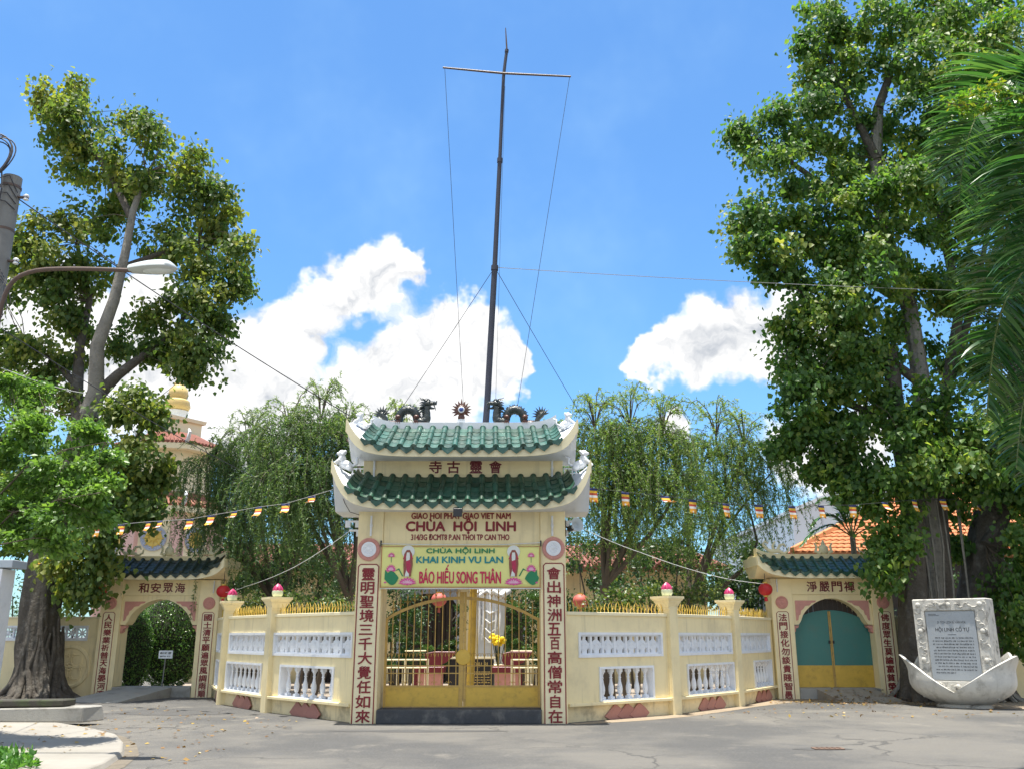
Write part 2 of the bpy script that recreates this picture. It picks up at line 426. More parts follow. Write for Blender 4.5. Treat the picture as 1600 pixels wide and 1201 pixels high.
# lettering: built-in font, turned to face -Y and fitted to a box
def glyph(name, text, parent, x, z, width, height, y, m, bold=0.0, depth=0.012, M=None, cx=True):
    cu = bpy.data.curves.new('t', 'FONT'); cu.body = text; cu.size = 1.0; cu.offset = 0.0; cu.extrude = 0.5; cu.resolution_u = 3
    ob = bpy.data.objects.new('t', cu)
    me = bpy.data.meshes.new_from_object(ob)
    bpy.data.objects.remove(ob); bpy.data.curves.remove(cu)
    n = len(me.vertices)
    co = np.empty(n * 3); me.vertices.foreach_get('co', co); co = co.reshape(-1, 3)
    lo, hi = co.min(0), co.max(0)
    sx = width / max(1e-6, hi[0] - lo[0]) if width else height / max(1e-6, hi[1] - lo[1])
    sy = height / max(1e-6, hi[1] - lo[1])
    out = np.empty_like(co)
    out[:, 0] = (co[:, 0] - (lo[0] + hi[0]) / 2) * sx
    out[:, 2] = (co[:, 1] - (lo[1] + hi[1]) / 2) * sy
    out[:, 1] = -co[:, 2] * depth * 1.0
    me.vertices.foreach_set('co', out.ravel())
    if bold:      # heavier brush: the same outline struck again slightly shifted and a hair deeper
        d = bold * min(abs(sx), abs(sy)) * 0.62
        bm = bmesh.new(); bm.from_mesh(me); g0 = bm.verts[:] + bm.edges[:] + bm.faces[:]
        for k, (ox, oz) in enumerate(((d, 0), (-d, 0), (0, d), (0, -d))):
            r_ = bmesh.ops.duplicate(bm, geom=g0)
            for v in r_['geom']:
                if isinstance(v, bmesh.types.BMVert): v.co += Vector((ox, 0.0004 * (k + 1), oz))
        bm.to_mesh(me); bm.free()
    me.materials.clear(); me.materials.append(m); me.name = name
    me.update()
    return place(name, me, parent, (M or Matrix.Identity(4)) @ TR(x, y, z))

def words(name, text, parent, *a, **k):
    """a line of lettering, one object for each word"""
    o = glyph(name, text, parent, *a, **k); n = len(text.split())
    me = o.data; xs = [v.co.x for v in me.vertices]
    iv = sorted((min(xs[e.vertices[0]], xs[e.vertices[1]]), max(xs[e.vertices[0]], xs[e.vertices[1]])) for e in me.edges)
    gaps = []; hi = iv[0][1]
    for l_, h_ in iv:
        if l_ > hi: gaps.append((l_ - hi, (l_ + hi) / 2))
        hi = max(hi, h_)
    cuts = [-9e9] + sorted(c for g_, c in sorted(gaps, reverse=True)[:n - 1]) + [9e9]
    for lo, up in zip(cuts[:-1], cuts[1:]):
        bm = bmesh.new(); bm.from_mesh(me)
        bmesh.ops.delete(bm, geom=[v for v in bm.verts if not lo < v.co.x < up], context='VERTS')
        m2 = bpy.data.meshes.new(name); bm.to_mesh(m2); bm.free(); m2.materials.append(me.materials[0])
        place(name, m2, parent, loc=o.location.copy())
    bpy.data.objects.remove(o)

# ------------------------------------------------------------------ glazed roof tiles
def tile_meshes(m, key):
    roll = MB()
    n = 8
    for (y0, y1, r0, r1) in ((0, 0.9, 1.0, 0.97), (0.9, 1.04, 1.12, 1.12)):
        vs = []; fs = []
        for y, r in ((y0, r0), (y1, r1)):
            for k in range(n):
                a = -0.35 + (math.pi + 0.7) * k / (n - 1)
                vs.append((math.cos(a) * r, y, math.sin(a) * r))
        fs = [(k, k + 1, n + k + 1, n + k) for k in range(n - 1)] + [tuple(range(n)), tuple(range(2 * n - 1, n - 1, -1))]
        roll.add(vs, fs)
    pan = MB(); n = 6; vs = []
    for y, dz in ((0, 0.0), (1.12, -0.10)):
        for th in (0, -0.10):
            for k in range(n):
                u = -1 + 2 * k / (n - 1)
                vs.append((u, y, 0.34 * u * u + dz + th))
    fs = []
    for k in range(n - 1):
        fs += [(k, k + 1, 2 * n + k + 1, 2 * n + k), (n + k + 1, n + k, 3 * n + k, 3 * n + k + 1), (k + 1, k, n + k, n + k + 1)]
    fs += [(0, 2 * n, 3 * n, n), (n - 1, 2 * n - 1, 4 * n - 1, 3 * n - 1)]
    pan.add(vs, fs)
    drip = MB()
    drip.prism([(-1, 0.30), (-0.55, 0.10), (0, 0.0), (0.55, 0.10), (1, 0.30), (0.95, -0.25), (0.5, -0.62), (0.0, -1.0), (-0.5, -0.62), (-0.95, -0.25)], -0.10, 0.08)
    cap = MB(); cap.lathe([(1.16, -0.05), (1.18, 0.1), (0.9, 0.14), (0.85, 0.10), (0.3, 0.16)], 12, M=Matrix.Rotation(R(90), 4, 'X'))
    return dict(roll=roll.mesh('roll_tile', m, 50), pan=pan.mesh('pan_tile', m, 40), drip=drip.mesh('drip_tile', m), cap=cap.mesh('end_cap', m, 30))

def lay_tiles(part, meshes, n_roll, spacing, eave, top, rows_pan=5, rows_roll=3, r=0.055, extra_pan=True):
    """eave(x), top(x): points of the slope's lower and upper edge"""
    x0 = -(n_roll - 1) / 2 * spacing
    def axes(x):
        e, t = Vector(eave(x)), Vector(top(x))
        ey = (t - e); L = ey.length; ey.normalize()
        ex = (Vector(eave(x + 0.02)) - Vector(eave(x - 0.02))).normalized()
        ez = ex.cross(ey).normalized(); ex = ey.cross(ez).normalized()
        return e, ex, ey, ez, L
    for i in range(n_roll):
        e, ex, ey, ez, L = axes(x0 + i * spacing)
        o = e + ez * 0.04
        l = L / rows_roll
        for j in range(rows_roll):
            place('roll_tile', meshes['roll'], part, frame(o + ey * (j * l), ex * r, ey * l, ez * r))
        place('end_cap', meshes['cap'], part, frame(o - ey * 0.004, ex * r, ey * r, ez * r))
    k0 = -1 if extra_pan else 0
    for i in range(k0, n_roll + (0 if extra_pan else -1)):
        e, ex, ey, ez, L = axes(x0 + (i + 0.5) * spacing)
        wv = spacing * 0.44
        l = L / rows_pan
        for j in range(rows_pan):
            jit = random.uniform(-.004, .004)
            place('pan_tile', meshes['pan'], part, frame(e + ez * (0.028 + jit) + ey * (j * l - 0.01), ex * wv, ey * l, ez * (wv * .8)))
        place('drip_tile', meshes['drip'], part, frame(e + ez * 0.02 - ey * 0.03, ex * wv * 0.98, Vector((0, 1, 0)) * 0.12, Vector((0, 0, 1)) * 0.115))

def liftfn(a, big, small, pw=8, sp=4):
    def f(x):
        u = min(1.15, abs(x) / a)
        return big * u ** pw + small * u ** sp
    return f

def curved_roof(part, a, ov, yb, zb, fh, lift, yt, zt, toplift, m_soffit, m_fascia, fas_t=0.03):
    """sweeping eave slab: soffit body plus a painted fascia band; front overhang ov (y=-ov), back eave at yb"""
    N = 48
    body = MB(); vs = []; fs = []
    ym = 0.02
    for i in range(N + 1):
        x = a * (-1 + 2 * i / N); L = lift(x)
        yt2 = yb - ov - yt if False else (yb - (yt + ov))
        ring = [(x, -ov, zb + L), (x, -ov, zb + fh + L), (x, yt, zt + toplift * L), (x, max(yt + .01, yt2), zt + toplift * L), (x, yb, zb + fh + L), (x, yb, zb + L), (x, yb - ov, zb + 0.03), (x, ym, zb + 0.03)]
        vs += ring
    k = 8
    for i in range(N):
        for j in range(k):
            j2 = (j + 1) % k
            fs.append((i * k + j, i * k + j2, (i + 1) * k + j2, (i + 1) * k + j))
    fs += [tuple(range(k)), tuple(N * k + j for j in range(k - 1, -1, -1))]
    body.add(vs, fs)
    body.build('soffit_slab', m_soffit, part, smooth=35)
    f = MB(); vs = []; fs = []
    for i in range(N + 1):
        x = (a + 0.012) * (-1 + 2 * i / N); L = lift(x)
        u = abs(x) / a
        extra = 0.05 * max(0, (u - 0.75) / 0.25)
        zl = zb - 0.012 + L - extra * 1.2; zh = zb + fh + 0.012 + L + extra
        vs += [(x, -ov - fas_t, zl), (x, -ov - fas_t, zh), (x, -ov - 0.002, zh), (x, -ov - 0.002, zl)]
    for i in range(N):
        for j in range(4):
            j2 = (j + 1) % 4
            fs.append((i * 4 + j, i * 4 + j2, (i + 1) * 4 + j2, (i + 1) * 4 + j))
    fs += [(0, 1, 2, 3), (N * 4 + 3, N * 4 + 2, N * 4 + 1, N * 4)]
    f.add(vs, fs)
    # end boards running back along the gables
    for sg in (-1, 1):
        x = sg * a; L = lift(a)
        xx0, xx1 = (x + 0.002 * sg, x + 0.028 * sg)
        f.add([(xx0, -ov, zb + L - .05), (xx1, -ov, zb + L - .05), (xx1, -ov, zb + fh + L + .06), (xx0, -ov, zb + fh + L + .06),
               (xx0, yb, zb + L - .05), (xx1, yb, zb + L - .05), (xx1, yb, zb + fh + L + .06), (xx0, yb, zb + fh + L + .06)],
              [(0, 1, 2, 3), (7, 6, 5, 4), (0, 4, 5, 1), (3, 2, 6, 7), (0, 3, 7, 4), (1, 5, 6, 2)])
    f.build('fascia', m_fascia, part, smooth=35)

# couplet strip painted on a pier: red line frame with notched top, characters down the middle
def couplet(parent, text, x, z0, z1, wd, y, ch_h, m_line, m_char, top_pad=0.10, M=None, line=0.02, bold=0.03, notch=0.05):
    M = M or Matrix.Identity(4)
    bd = MB(); bd.prism([(x - wd / 2, z0), (x + wd / 2, z0), (x + wd / 2, z1 - notch), (x + wd / 2 - notch, z1), (x - wd / 2 + notch, z1), (x - wd / 2, z1 - notch)], y - 0.008, y - 0.001)
    board = bd.build('couplet_board', M_PALE, parent, M=M)
    b = MB(); t = line
    b.box(x - wd / 2, x - wd / 2 + t, y - 0.016, y - 0.008, z0, z1 - notch); b.box(x + wd / 2 - t, x + wd / 2, y - 0.016, y - 0.008, z0, z1 - notch)
    b.box(x - wd / 2 + notch, x + wd / 2 - notch, y - 0.016, y - 0.008, z1 - t, z1)
    for sg in (-1, 1):
        xe, xi = x + sg * wd / 2, x + sg * (wd / 2 - notch)
        pl = [(xe, z1 - notch), (xi, z1), (xi, z1 - t * 1.3), (xe - sg * t, z1 - notch - t * .3)]
        b.prism(pl if sg > 0 else pl[::-1], y - 0.0165, y - 0.008)
    b.build('border_line', m_line, board)
    n = len(text)
    pitch = (z1 - top_pad - z0) / n if n else 0
    for i, ch in enumerate(text):
        zc = z1 - top_pad - (i + 0.5) * pitch
        wch = wd * 0.62
        hh = min(ch_h, pitch * 0.86)
        if ch in '三': hh *= .8
        if ch in '日目自百': wch *= .72
        glyph('character', ch, board, x + random.uniform(-.006, .006), zc, wch * random.uniform(.92, 1.05), hh, y - 0.016, m_char, bold, 0.014)
    return board

# ================================================================== GROUND
def asphalt():
    m = bpy.data.materials.new('worn_asphalt'); m.use_nodes = True
    t = NT(m.node_tree); t.n.clear()
    p = t.new('ShaderNodeBsdfPrincipled'); o = t.new('ShaderNodeOutputMaterial'); t.link(p.outputs[0], o.inputs[0])
    g = t.new('ShaderNodeNewGeometry'); pos = g.outputs['Position']
    big = t.noise(pos, 0.22, 5, 0.6); mid = t.noise(pos, 1.3, 6, 0.65); fine = t.noise(pos, 90, 2, 0.6)
    c = t.mix(t.ramp(big, 0.41, 0.59), (0.078, 0.077, 0.075), (0.150, 0.141, 0.124))
    c = t.mix(t.math('MULTIPLY', t.ramp(mid, 0.5, 0.75), 0.5), c, (0.10, 0.10, 0.10))
    c = t.mix(t.math('MULTIPLY', t.ramp(t.noise(pos, 0.7, 6, 0.7), 0.56, 0.70), 0.65), c, (0.23, 0.21, 0.175))   # dust swept into the low spots
    mp = t.new('ShaderNodeMapping'); mp.inputs['Scale'].default_value = (0.5, 2.2, 1); mp.inputs['Rotation'].default_value = (0, 0, R(12)); t.link(pos, mp.inputs[0])
    c = t.mix(t.math('MULTIPLY', t.ramp(t.noise(mp.outputs[0], 1.4, 6, 0.7), 0.54, 0.70), 0.6), c, (0.11, 0.108, 0.105))
    mp2 = t.new('ShaderNodeMapping'); mp2.inputs['Scale'].default_value = (0.10, 1.5, 1); mp2.inputs['Rotation'].default_value = (0, 0, R(-7)); t.link(pos, mp2.inputs[0])
    c = t.mix(t.math('MULTIPLY', t.ramp(t.noise(mp2.outputs[0], 1.0, 3, 0.5), 0.60, 0.72), 0.35), c, (0.10, 0.098, 0.092))      # tyre-polished tracks
    c = t.mix(t.math('MULTIPLY', t.ramp(t.noise(pos, 2.6, 4, 0.7), 0.66, 0.74), 0.6), c, (0.065, 0.063, 0.06))               # oil spots
    c = t.mix(t.math('MULTIPLY', t.ramp(t.noise(pos, 28, 3, 0.7), 0.52, 0.7), 0.4), c, (0.26, 0.245, 0.215))                 # grit
    c = t.mix(t.math('MULTIPLY', t.ramp(fine, 0.45, 0.8), 0.5), c, (0.08, 0.08, 0.08))
    c = t.mix(t.math('MULTIPLY', t.ramp(t.noise(pos, 140, 1, 0.5), 0.66, 0.74), 0.4), c, (0.42, 0.40, 0.36))
    vo = t.new('ShaderNodeTexVoronoi', feature='DISTANCE_TO_EDGE'); vo.inputs['Scale'].default_value = 0.33
    wv = t.vmath('ADD', pos, t.vmath('MULTIPLY', t.noise(pos, 1.1, 5, 0.6, 'Color'), (1.6, 1.6, 0))); t.link(wv, vo.inputs['Vector'])
    crack = t.math('MULTIPLY', t.ramp(vo.outputs['Distance'], 0.012, 0.004), t.ramp(big, 0.45, 0.6))
    c = t.mix(t.math('MULTIPLY', crack, 0.65), c, (0.05, 0.05, 0.05))
    t.put(p.inputs['Base Color'], c); p.inputs['Roughness'].default_value = 0.88
    b = t.new('ShaderNodeBump'); b.inputs['Strength'].default_value = 0.8; b.inputs['Distance'].default_value = 0.015
    t.put(b.inputs['Height'], t.math('SUBTRACT', t.math('ADD', fine, t.math('MULTIPLY', mid, 1.2)), t.math('MULTIPLY', crack, 2)))
    t.link(b.outputs[0], p.inputs['Normal'])
    return m
M_ASPH = asphalt()
def sheet(name, poly, z, m, seg=0):
    mb = MB(); mb.add([(x, y, z) for x, y in poly], [tuple(range(len(poly)))])
    return structure(mb.build(name, m))
gr = MB(); gr.add([(-900, -900, 0), (900, -900, 0), (900, 900, 0), (-900, 900, 0)], [(0, 1, 2, 3)])
structure(gr.build('road', M_ASPH))

# ================================================================== MAIN GATE
GX, GY = -1.0, 17.95
gate = thing('temple_gate', 'tall cream temple gateway with two tiers of green tiled roof and red lettering', 'gateway', (GX, GY, 0))
for sg in (-1, 1):
    x0, x1 = sorted((sg * 2.06, sg * 1.56))
    b = MB(); b.box(x0, x1, 0, 0.9, 0, 4.0)
    b.build('pier', M_CREAM, gate, bevel=0.008)
b = MB(); b.box(-1.558, 1.558, 0.035, 0.86, 2.66, 4.0); b.build('lintel', M_CREAM, gate, bevel=0.006)
b = MB(); b.box(-1.557, 1.557, -0.06, 0.88, 0, 0.25); b.build('threshold_step', M_STEP, gate, bevel=0.012)
couplet(gate, '靈明聖境三千大覺任如來', -1.82, 0.0, 2.96, 0.42, 0.0, 0.25, M_RED, M_RED, 0.07)
couplet(gate, '會出神洲五百高僧常自在', 1.82, 0.0, 2.98, 0.42, 0.0, 0.25, M_RED, M_RED, 0.07)
def medallion(parent, x, z, r, y, m_ring, m_in, relief=True):
    b = MB(); b.lathe([(r, 0), (r, .02), (r * .93, .034), (r * .72, .034), (r * .69, .02), (0.001, .02)], 32, M=TR(x, y, z) @ Matrix.Rotation(R(90), 4, 'X'), caps=False)
    for k in range(28):
        a = k * 2 * math.pi / 28
        b.ell((x + math.cos(a) * r * .82, y - .035, z + math.sin(a) * r * .82), (r * .055, .012, r * .055), 6, 4)
    md = b.build('medallion', m_ring, parent, smooth=40)
    b = MB(); b.lathe([(r * .66, .02), (r * .66, .032), (r * .5, .040), (r * .46, .034), (r * .2, .036), (r * .1, .05), (0.001, .052)], 28, M=TR(x, y, z) @ Matrix.Rotation(R(90), 4, 'X'), caps=False)
    for k in range(10):
        a = k * 2 * math.pi / 10
        b.ell((x + math.cos(a) * r * .33, y - .036, z + math.sin(a) * r * .33), (r * .07, .014, r * .07), 6, 4)
    b.build('rosette', m_in, md, smooth=40)
medallion(gate, -1.83, 3.24, 0.225, 0.0, M_PINK, M_WHITE); medallion(gate, 1.82, 3.26, 0.225, 0.0, M_PINK, M_WHITE)
words('lettering', 'GIAO HOI PHAT GIAO VIET NAM', gate, -0.02, 3.905, 1.98, 0.115, 0.034, M_RED, 0.06, 0.016)
words('lettering', 'CHÙA  HỘI  LINH', gate, -0.02, 3.705, 2.18, 0.30, 0.034, M_RED, 0.065, 0.018)
words('lettering', '314/3G ĐCMT8 P.AN THOI TP CAN THO', gate, -0.03, 3.485, 1.95, 0.115, 0.034, M_RED, 0.06, 0.016)

# lower roof
T_HI = tile_meshes(M_TILEHI, 'hi'); T_MID = tile_meshes(M_TILE, 'mid'); T_DK = tile_meshes(M_TILEDK, 'dk')
lroof = bpy.data.objects.new('lower_roof', None); link(lroof, gate)
lf = liftfn(2.54, 0.62, 0.16, 11)
curved_roof(lroof, 2.54, 0.50, 1.40, 3.955, 0.125, lf, 0.18, 4.66, 0.35, M_SOFFIT, M_PALE)
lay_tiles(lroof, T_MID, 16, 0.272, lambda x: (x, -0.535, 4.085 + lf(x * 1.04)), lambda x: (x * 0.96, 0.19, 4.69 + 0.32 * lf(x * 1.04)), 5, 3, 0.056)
# upper storey
b = MB(); b.box(-2.04, 2.04, 0.2, 0.75, 4.4, 5.06); b.build('upper_wall', M_CREAM, gate, bevel=0.006)
for ch, x in zip('寺古靈會', (-0.57, -0.20, 0.26, 0.66)):
    glyph('character', ch, gate, x, 4.925, 0.25, 0.25, 0.2, M_MAROON, 0.035, 0.016)
b = MB(); b.box(-0.78, 0.82, 0.188, 0.199, 4.765, 4.78); b.build('sign_ledge', M_CREAM, gate)
uroof = bpy.data.objects.new('upper_roof', None); link(uroof, gate); uroof.location = (0, 0.2, 0)
uf = liftfn(2.30, 0.45, 0.10, 10)
curved_roof(uroof, 2.30, 0.66, 1.21, 5.02, 0.13, uf, 0.13, 5.70, 0.35, M_SOFFIT, M_PALE)
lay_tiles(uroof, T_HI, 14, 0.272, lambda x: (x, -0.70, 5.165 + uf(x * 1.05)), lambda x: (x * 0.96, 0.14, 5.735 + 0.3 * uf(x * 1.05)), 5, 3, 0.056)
xs = [-1.93 + 3.86 * i / 30 for i in range(31)]
b = MB(); b.arch(xs, [5.60] * 31, [5.90 + 0.17 * (abs(x) / 1.93) ** 9 for x in xs], 0.15, 0.37)
b.build('ridge', M_SOFFIT, uroof, smooth=30)
b = MB()
for sg in (-1, 1):   # white saddle pieces beyond the ridge ends
    b.arch([sg * 1.95, sg * 2.1, sg * 2.28], [5.45, 5.5, 5.55], [5.83, 5.80, 5.86], 0.1, 0.5)
b.build('saddle', M_WHITE, uroof, smooth=30)

def dragon(parent, x, y, z, mirror):
    k = 0.00326; sx = -1 if mirror else 1
    def P(px, py, dy=0): return Vector(((px - 560) * k * sx, dy, (252 - py) * k))
    path = [P(425, 235), P(460, 240), P(500, 243), P(512, 225), P(512, 200), P(530, 170), P(560, 156), P(590, 158), P(612, 176), P(622, 205), P(628, 232), P(652, 240), P(676, 236), P(688, 215), P(690, 185), P(688, 155), P(692, 125)]
    rad = [.035, .05, .07, .078, .082, .088, .092, .092, .088, .082, .085, .095, .10, .09, .075, .066, .06]
    pp, rr = [], []
    for i in range(len(path) - 1):
        for s_ in range(3):
            f = s_ / 3; pp.append(path[i].lerp(path[i + 1], f)); rr.append((rad[i] + (rad[i + 1] - rad[i]) * f) * (1.0 if s_ != 1 else 1.05))
    b = MB(); b.tube(pp, rr, 10)
    b.box(-.0, .0, 0, 0, 0, 0) if False else None
    body = b.build('ridge_dragon', M_DRAGON, parent, smooth=40, loc=(x, y, z))
    b = MB()
    for i in range(3, len(pp) - 4, 1):   # saw-tooth crest along the back
        if 12 <= i <= 30 or i > 38:
            c = pp[i]; t = (pp[i + 1] - pp[i - 1]).normalized()
            nrm = Vector((-t.z, 0, t.x)) * (1 if sx > 0 else -1)
            if i > 38: nrm = Vector((-sx, 0, 0.3)).normalized()
            base = c + nrm * rr[i] * .9
            b.add([base - t * .02 + Vector((0, -.012, 0)), base + t * .02 + Vector((0, -.012, 0)), base + t * .02 + Vector((0, .012, 0)), base - t * .02 + Vector((0, .012, 0)), base + nrm * .05],
                  [(0, 1, 4), (1, 2, 4), (2, 3, 4), (3, 0, 4), (0, 3, 2, 1)])
    b.build('back_crest', M_DRAGON, body)
    b = MB(); c = P(398, 190)      # spiky tail fan
    b.tube([P(430, 238), P(420, 215), c], [.05, .055, .06], 8)
    b.ell(c, (.06, .045, .07), 10, 8)
    for q in range(9):
        a = R(-12 + q * 22); d = Vector((math.cos(a) * sx, 0, math.sin(a)))
        if sx > 0: d = Vector((-math.cos(a), 0, math.sin(a)))
        e = c + d * .06
        b.tube([e - d * .03, e + d * .05, e + d * random.uniform(.12, .16)], [.030, .022, .002], 5)
    b.build('tail_fan', M_DRAGON, body, smooth=40)
    b = MB(); h = P(695, 115)
    b.ell(h, (.085, .06, .065), 12, 8)
    b.tube([h, P(718, 112), P(738, 112), P(752, 118)], [.06, .05, .042, .02], 8); b.tube([P(695, 130), P(716, 146), P(738, 148)], [.04, .03, .014], 7)
    for q in range(4): b.tube([P(722 + 8 * q, 122), P(723 + 8 * q, 131)], [.007, .001], 4)
    b.tube([P(746, 110), P(752, 100), P(748, 94)], [.018, .014, .004], 6)
    for dy in (-.035, .035): b.tube([P(690, 100, dy), P(668, 88, dy * 1.3), P(648, 86, dy * 1.6), P(640, 78, dy * 1.8)], [.016, .014, .01, .003], 5)
    for q in range(5): b.tube([P(680 - q * 2, 112 + q * 14), P(655 - q, 106 + q * 15), P(638, 112 + q * 15)], [.03, .022, .003], 5)
    for (ax, az) in ((670, 100), (680, 92), (690, 90), (700, 92), (706, 95)):
        b.tube([P(ax + 8, az + 18), P(ax, az - 2), P(ax - 8, az - 12)], [.02, .013, .002], 5)
    for dy in (-.04, .04):
        b.tube([P(665, 135, dy), P(648, 145, dy), P(636, 150, dy * 1.3)], [.03, .02, .004], 5)
        b.tube([P(732, 122, dy), P(742, 145, dy), P(748, 165, dy)], [.012, .009, .003], 4)
        b.ell(P(705, 106, dy * 1.3), (.014, .012, .014), 6, 5)
    for q in range(5): b.tube([P(675, 120 + q * 16), P(662 - q, 112 + q * 17)], [.025, .003], 5)
    b.build('head', M_DRAGON, body, smooth=40)
    for (px, py) in ((505, 208), (622, 208)):
        b = MB(); b.ell(P(px, py, -.03), (.07, .085, .06), 10, 7); b.ell(P(px, py + 30, -.05), (.055, .06, .05), 8, 6)
        for dx in (-.04, 0, .04): b.tube([P(px, py + 36, -.07) + Vector((dx, 0, 0)), P(px, py + 43, -.13) + Vector((dx, 0, 0))], [.02, .006], 5)
        b.build('paw', M_DRAGONB, body, smooth=40)
    for px in (466, 655):
        b = MB(); b.ell(P(px, 244, 0), (.10, .10, .045), 10, 6); b.ell(P(px + 25, 246, -.05), (.05, .05, .03), 8, 5); b.build('rock_foot', M_DRAGONB, body, smooth=40)
dragon(uroof, -1.22, 0.26, 5.885, False); dragon(uroof, 1.09, 0.26, 5.885, True)
b = MB(); b.lathe([(.12, 0), (.12, .03), (.08, .035), (.085, .10), (.05, .11)], 16, (-.07, .26, 5.88)); pd = b.build('pearl_stand', M_SOFFIT, uroof, smooth=40)
b = MB(); b.ell((-.07, .26, 6.03), (.075, .06, .075), 12, 8); b.ell((-.07, .26, 6.19), (.115, .05, .125), 16, 10)
for q in range(13):
    a = R(-38 + q * 21.3); d = Vector((math.cos(a), 0, math.sin(a))); e = Vector((-.07, .26, 6.19)) + d * .09
    b.tube([e, e + d * .07, e + d * (.13 if q != 6 else .17)], [.034, .022, .002], 5)
b.build('flaming_pearl', M_DRAGONB, pd, smooth=40)
b = MB(); b.ell((-.07, .205, 6.19), (.052, .03, .052), 14, 8); b.build('pearl', M_BLUE, pd, smooth=60)
b = MB(); b.lathe([(.056, 0), (.07, .012), (.056, .022)], 18, M=TR(-.07, .215, 6.19) @ Matrix.Rotation(R(90), 4, 'X')); b.build('pearl_ring', M_SOFFIT, pd, smooth=40)

def corner_figure(parent, x, y, z, sg, sc=1.0):
    """small white crouching lion on the upturned eave"""
    b = MB(); s = sg
    b.ell((0, 0, .10), (.17, .10, .10), 12, 8); b.ell((s * .12, 0, .20), (.085, .085, .09), 10, 8)
    b.ell((s * .17, 0, .30), (.075, .07, .08), 10, 8); b.ell((s * .23, 0, .28), (.045, .045, .035), 8, 6)
    for k in range(7):
        a = R(20 + k * 28); b.ell((s * (.13 - .02 * math.sin(a)), math.cos(a) * .075, .30 + math.sin(a) * .07), (.03, .03, .03), 6, 5)
    for dy in (-.06, .06):
        b.tube([(s * .15, dy, .16), (s * .21, dy, .08), (s * .24, dy, 0)], [.04, .03, .035], 7); b.ell((-s * .10, dy, .06), (.08, .05, .06), 8, 6)
    b.tube([(-s * .15, 0, .12), (-s * .22, 0, .2), (-s * .18, 0, .3), (-s * .24, 0, .36)], [.035, .03, .04, .01], 7)
    for v in range(len(b.v)): b.v[v] = tuple(c * sc for c in b.v[v])
    return b.build('eave_figure', M_WHITE, parent, smooth=50, loc=(x, y, z))
for sg in (-1, 1):
    f = corner_figure(uroof, sg * 2.13, -0.05, 5.74, sg, 0.78); f.rotation_euler = (0, -sg * R(22), 0)
    f = corner_figure(lroof, sg * 2.40, -0.02, 4.84, sg, 0.95); f.rotation_euler = (0, -sg * R(18), 0)
    b = MB(); x = sg * 2.2      # fret railing between storeys
    for i in range(4): b.box(x - .12 + i * .08, x - .095 + i * .08, .42, .45, 4.70, 4.95)
    for z in (4.72, 4.82, 4.92): b.box(x - .13, x + .17, .415, .455, z, z + .022)
    b.build('fret_rail', M_WHITE, lroof)
    b = MB()                    # stepped white bracket below the eave, outside the pier
    for i, (dx, dz, wd) in enumerate(((.0, 3.80, .30), (.0, 3.70, .10), (.20, 3.70, .10), (.0, 3.62, .22), (.0, 3.52, .07))):
        xa, xb = sorted((sg * (2.062 + dx), sg * (2.062 + dx + wd))); b.box(xa, xb, .2, .26, dz, dz + (.035 if wd > .15 else .10))
    b.box(*sorted((sg * 2.062, sg * 2.09)), .2, .26, 3.45, 3.85)
    b.build('eave_bracket', M_WHITE, gate)
    b = MB(); b.tube([(sg * 1.80, -.035, 3.90), (sg * 1.80, -.035, 3.50)], .022, 8); b.lathe([(.03, 0), (.03, .05)], 8, (sg * 1.80, -.035, 3.68)); b.build('drain_pipe', M_PVC, gate, smooth=40)
    b = MB(); b.tube([(sg * 1.82, .17, 5.12), (sg * 1.82, .17, 4.62)], .022, 8); b.lathe([(.03, 0), (.03, .05)], 8, (sg * 1.82, .17, 4.86)); b.build('drain_pipe', M_PVC, gate, smooth=40)
# cable crawling under the left eave
b = MB(); b.tube([(-2.38, -.38, 4.35), (-2.3, -.30, 4.12), (-2.2, -.24, 3.95), (-2.05, -.012, 3.92)], .007, 5); b.build('cable', M_WIRE, gate)

# floodlight and horn loudspeaker fixed to the gate
fl = thing('floodlight', 'small black floodlight hanging from the middle of the lower eave', 'floodlight', (GX - 0.05, GY - 0.50, 3.94))
b = MB(); b.box(-.07, .07, -.09, -.02, -.12, .02); b.frustum(.085, .01, -.13, .085, .01, .03, (0, -.10)); b.build('housing', M_BLACK, fl, bevel=.006)
b = MB(); b.tube([(-.085, -.05, -.05), (-.085, -.04, .05), (.085, -.04, .05), (.085, -.05, -.05)], .009, 5); b.tube([(0, -.04, .05), (0, -.028, .13)], .012, 6); b.build('bracket', M_BLACK, fl)
hs = thing('horn_loudspeaker', 'grey horn loudspeaker on the right side of the gate under the eave', 'loudspeaker', (GX + 2.2, GY + .1, 3.68))
b = MB(); b.lathe([(.03, 0), (.035, .08), (.06, .14), (.11, .19), (.145, .20), (.14, .195), (.05, .12), (.001, .10)], 20, M=Matrix.Rotation(R(75), 4, 'X') @ Matrix.Rotation(R(30), 4, 'Y'), caps=False); b.build('horn', M_LAMP, hs, smooth=40)
b = MB(); b.lathe([(.055, -.10), (.06, -.02), (.045, .02)], 14, M=Matrix.Rotation(R(75), 4, 'X') @ Matrix.Rotation(R(30), 4, 'Y')); b.tube([(0, 0, 0), (-.1, .08, .02), (-.145, .1, .05)], .014, 6); b.build('driver', M_BLACK, hs, smooth=40)

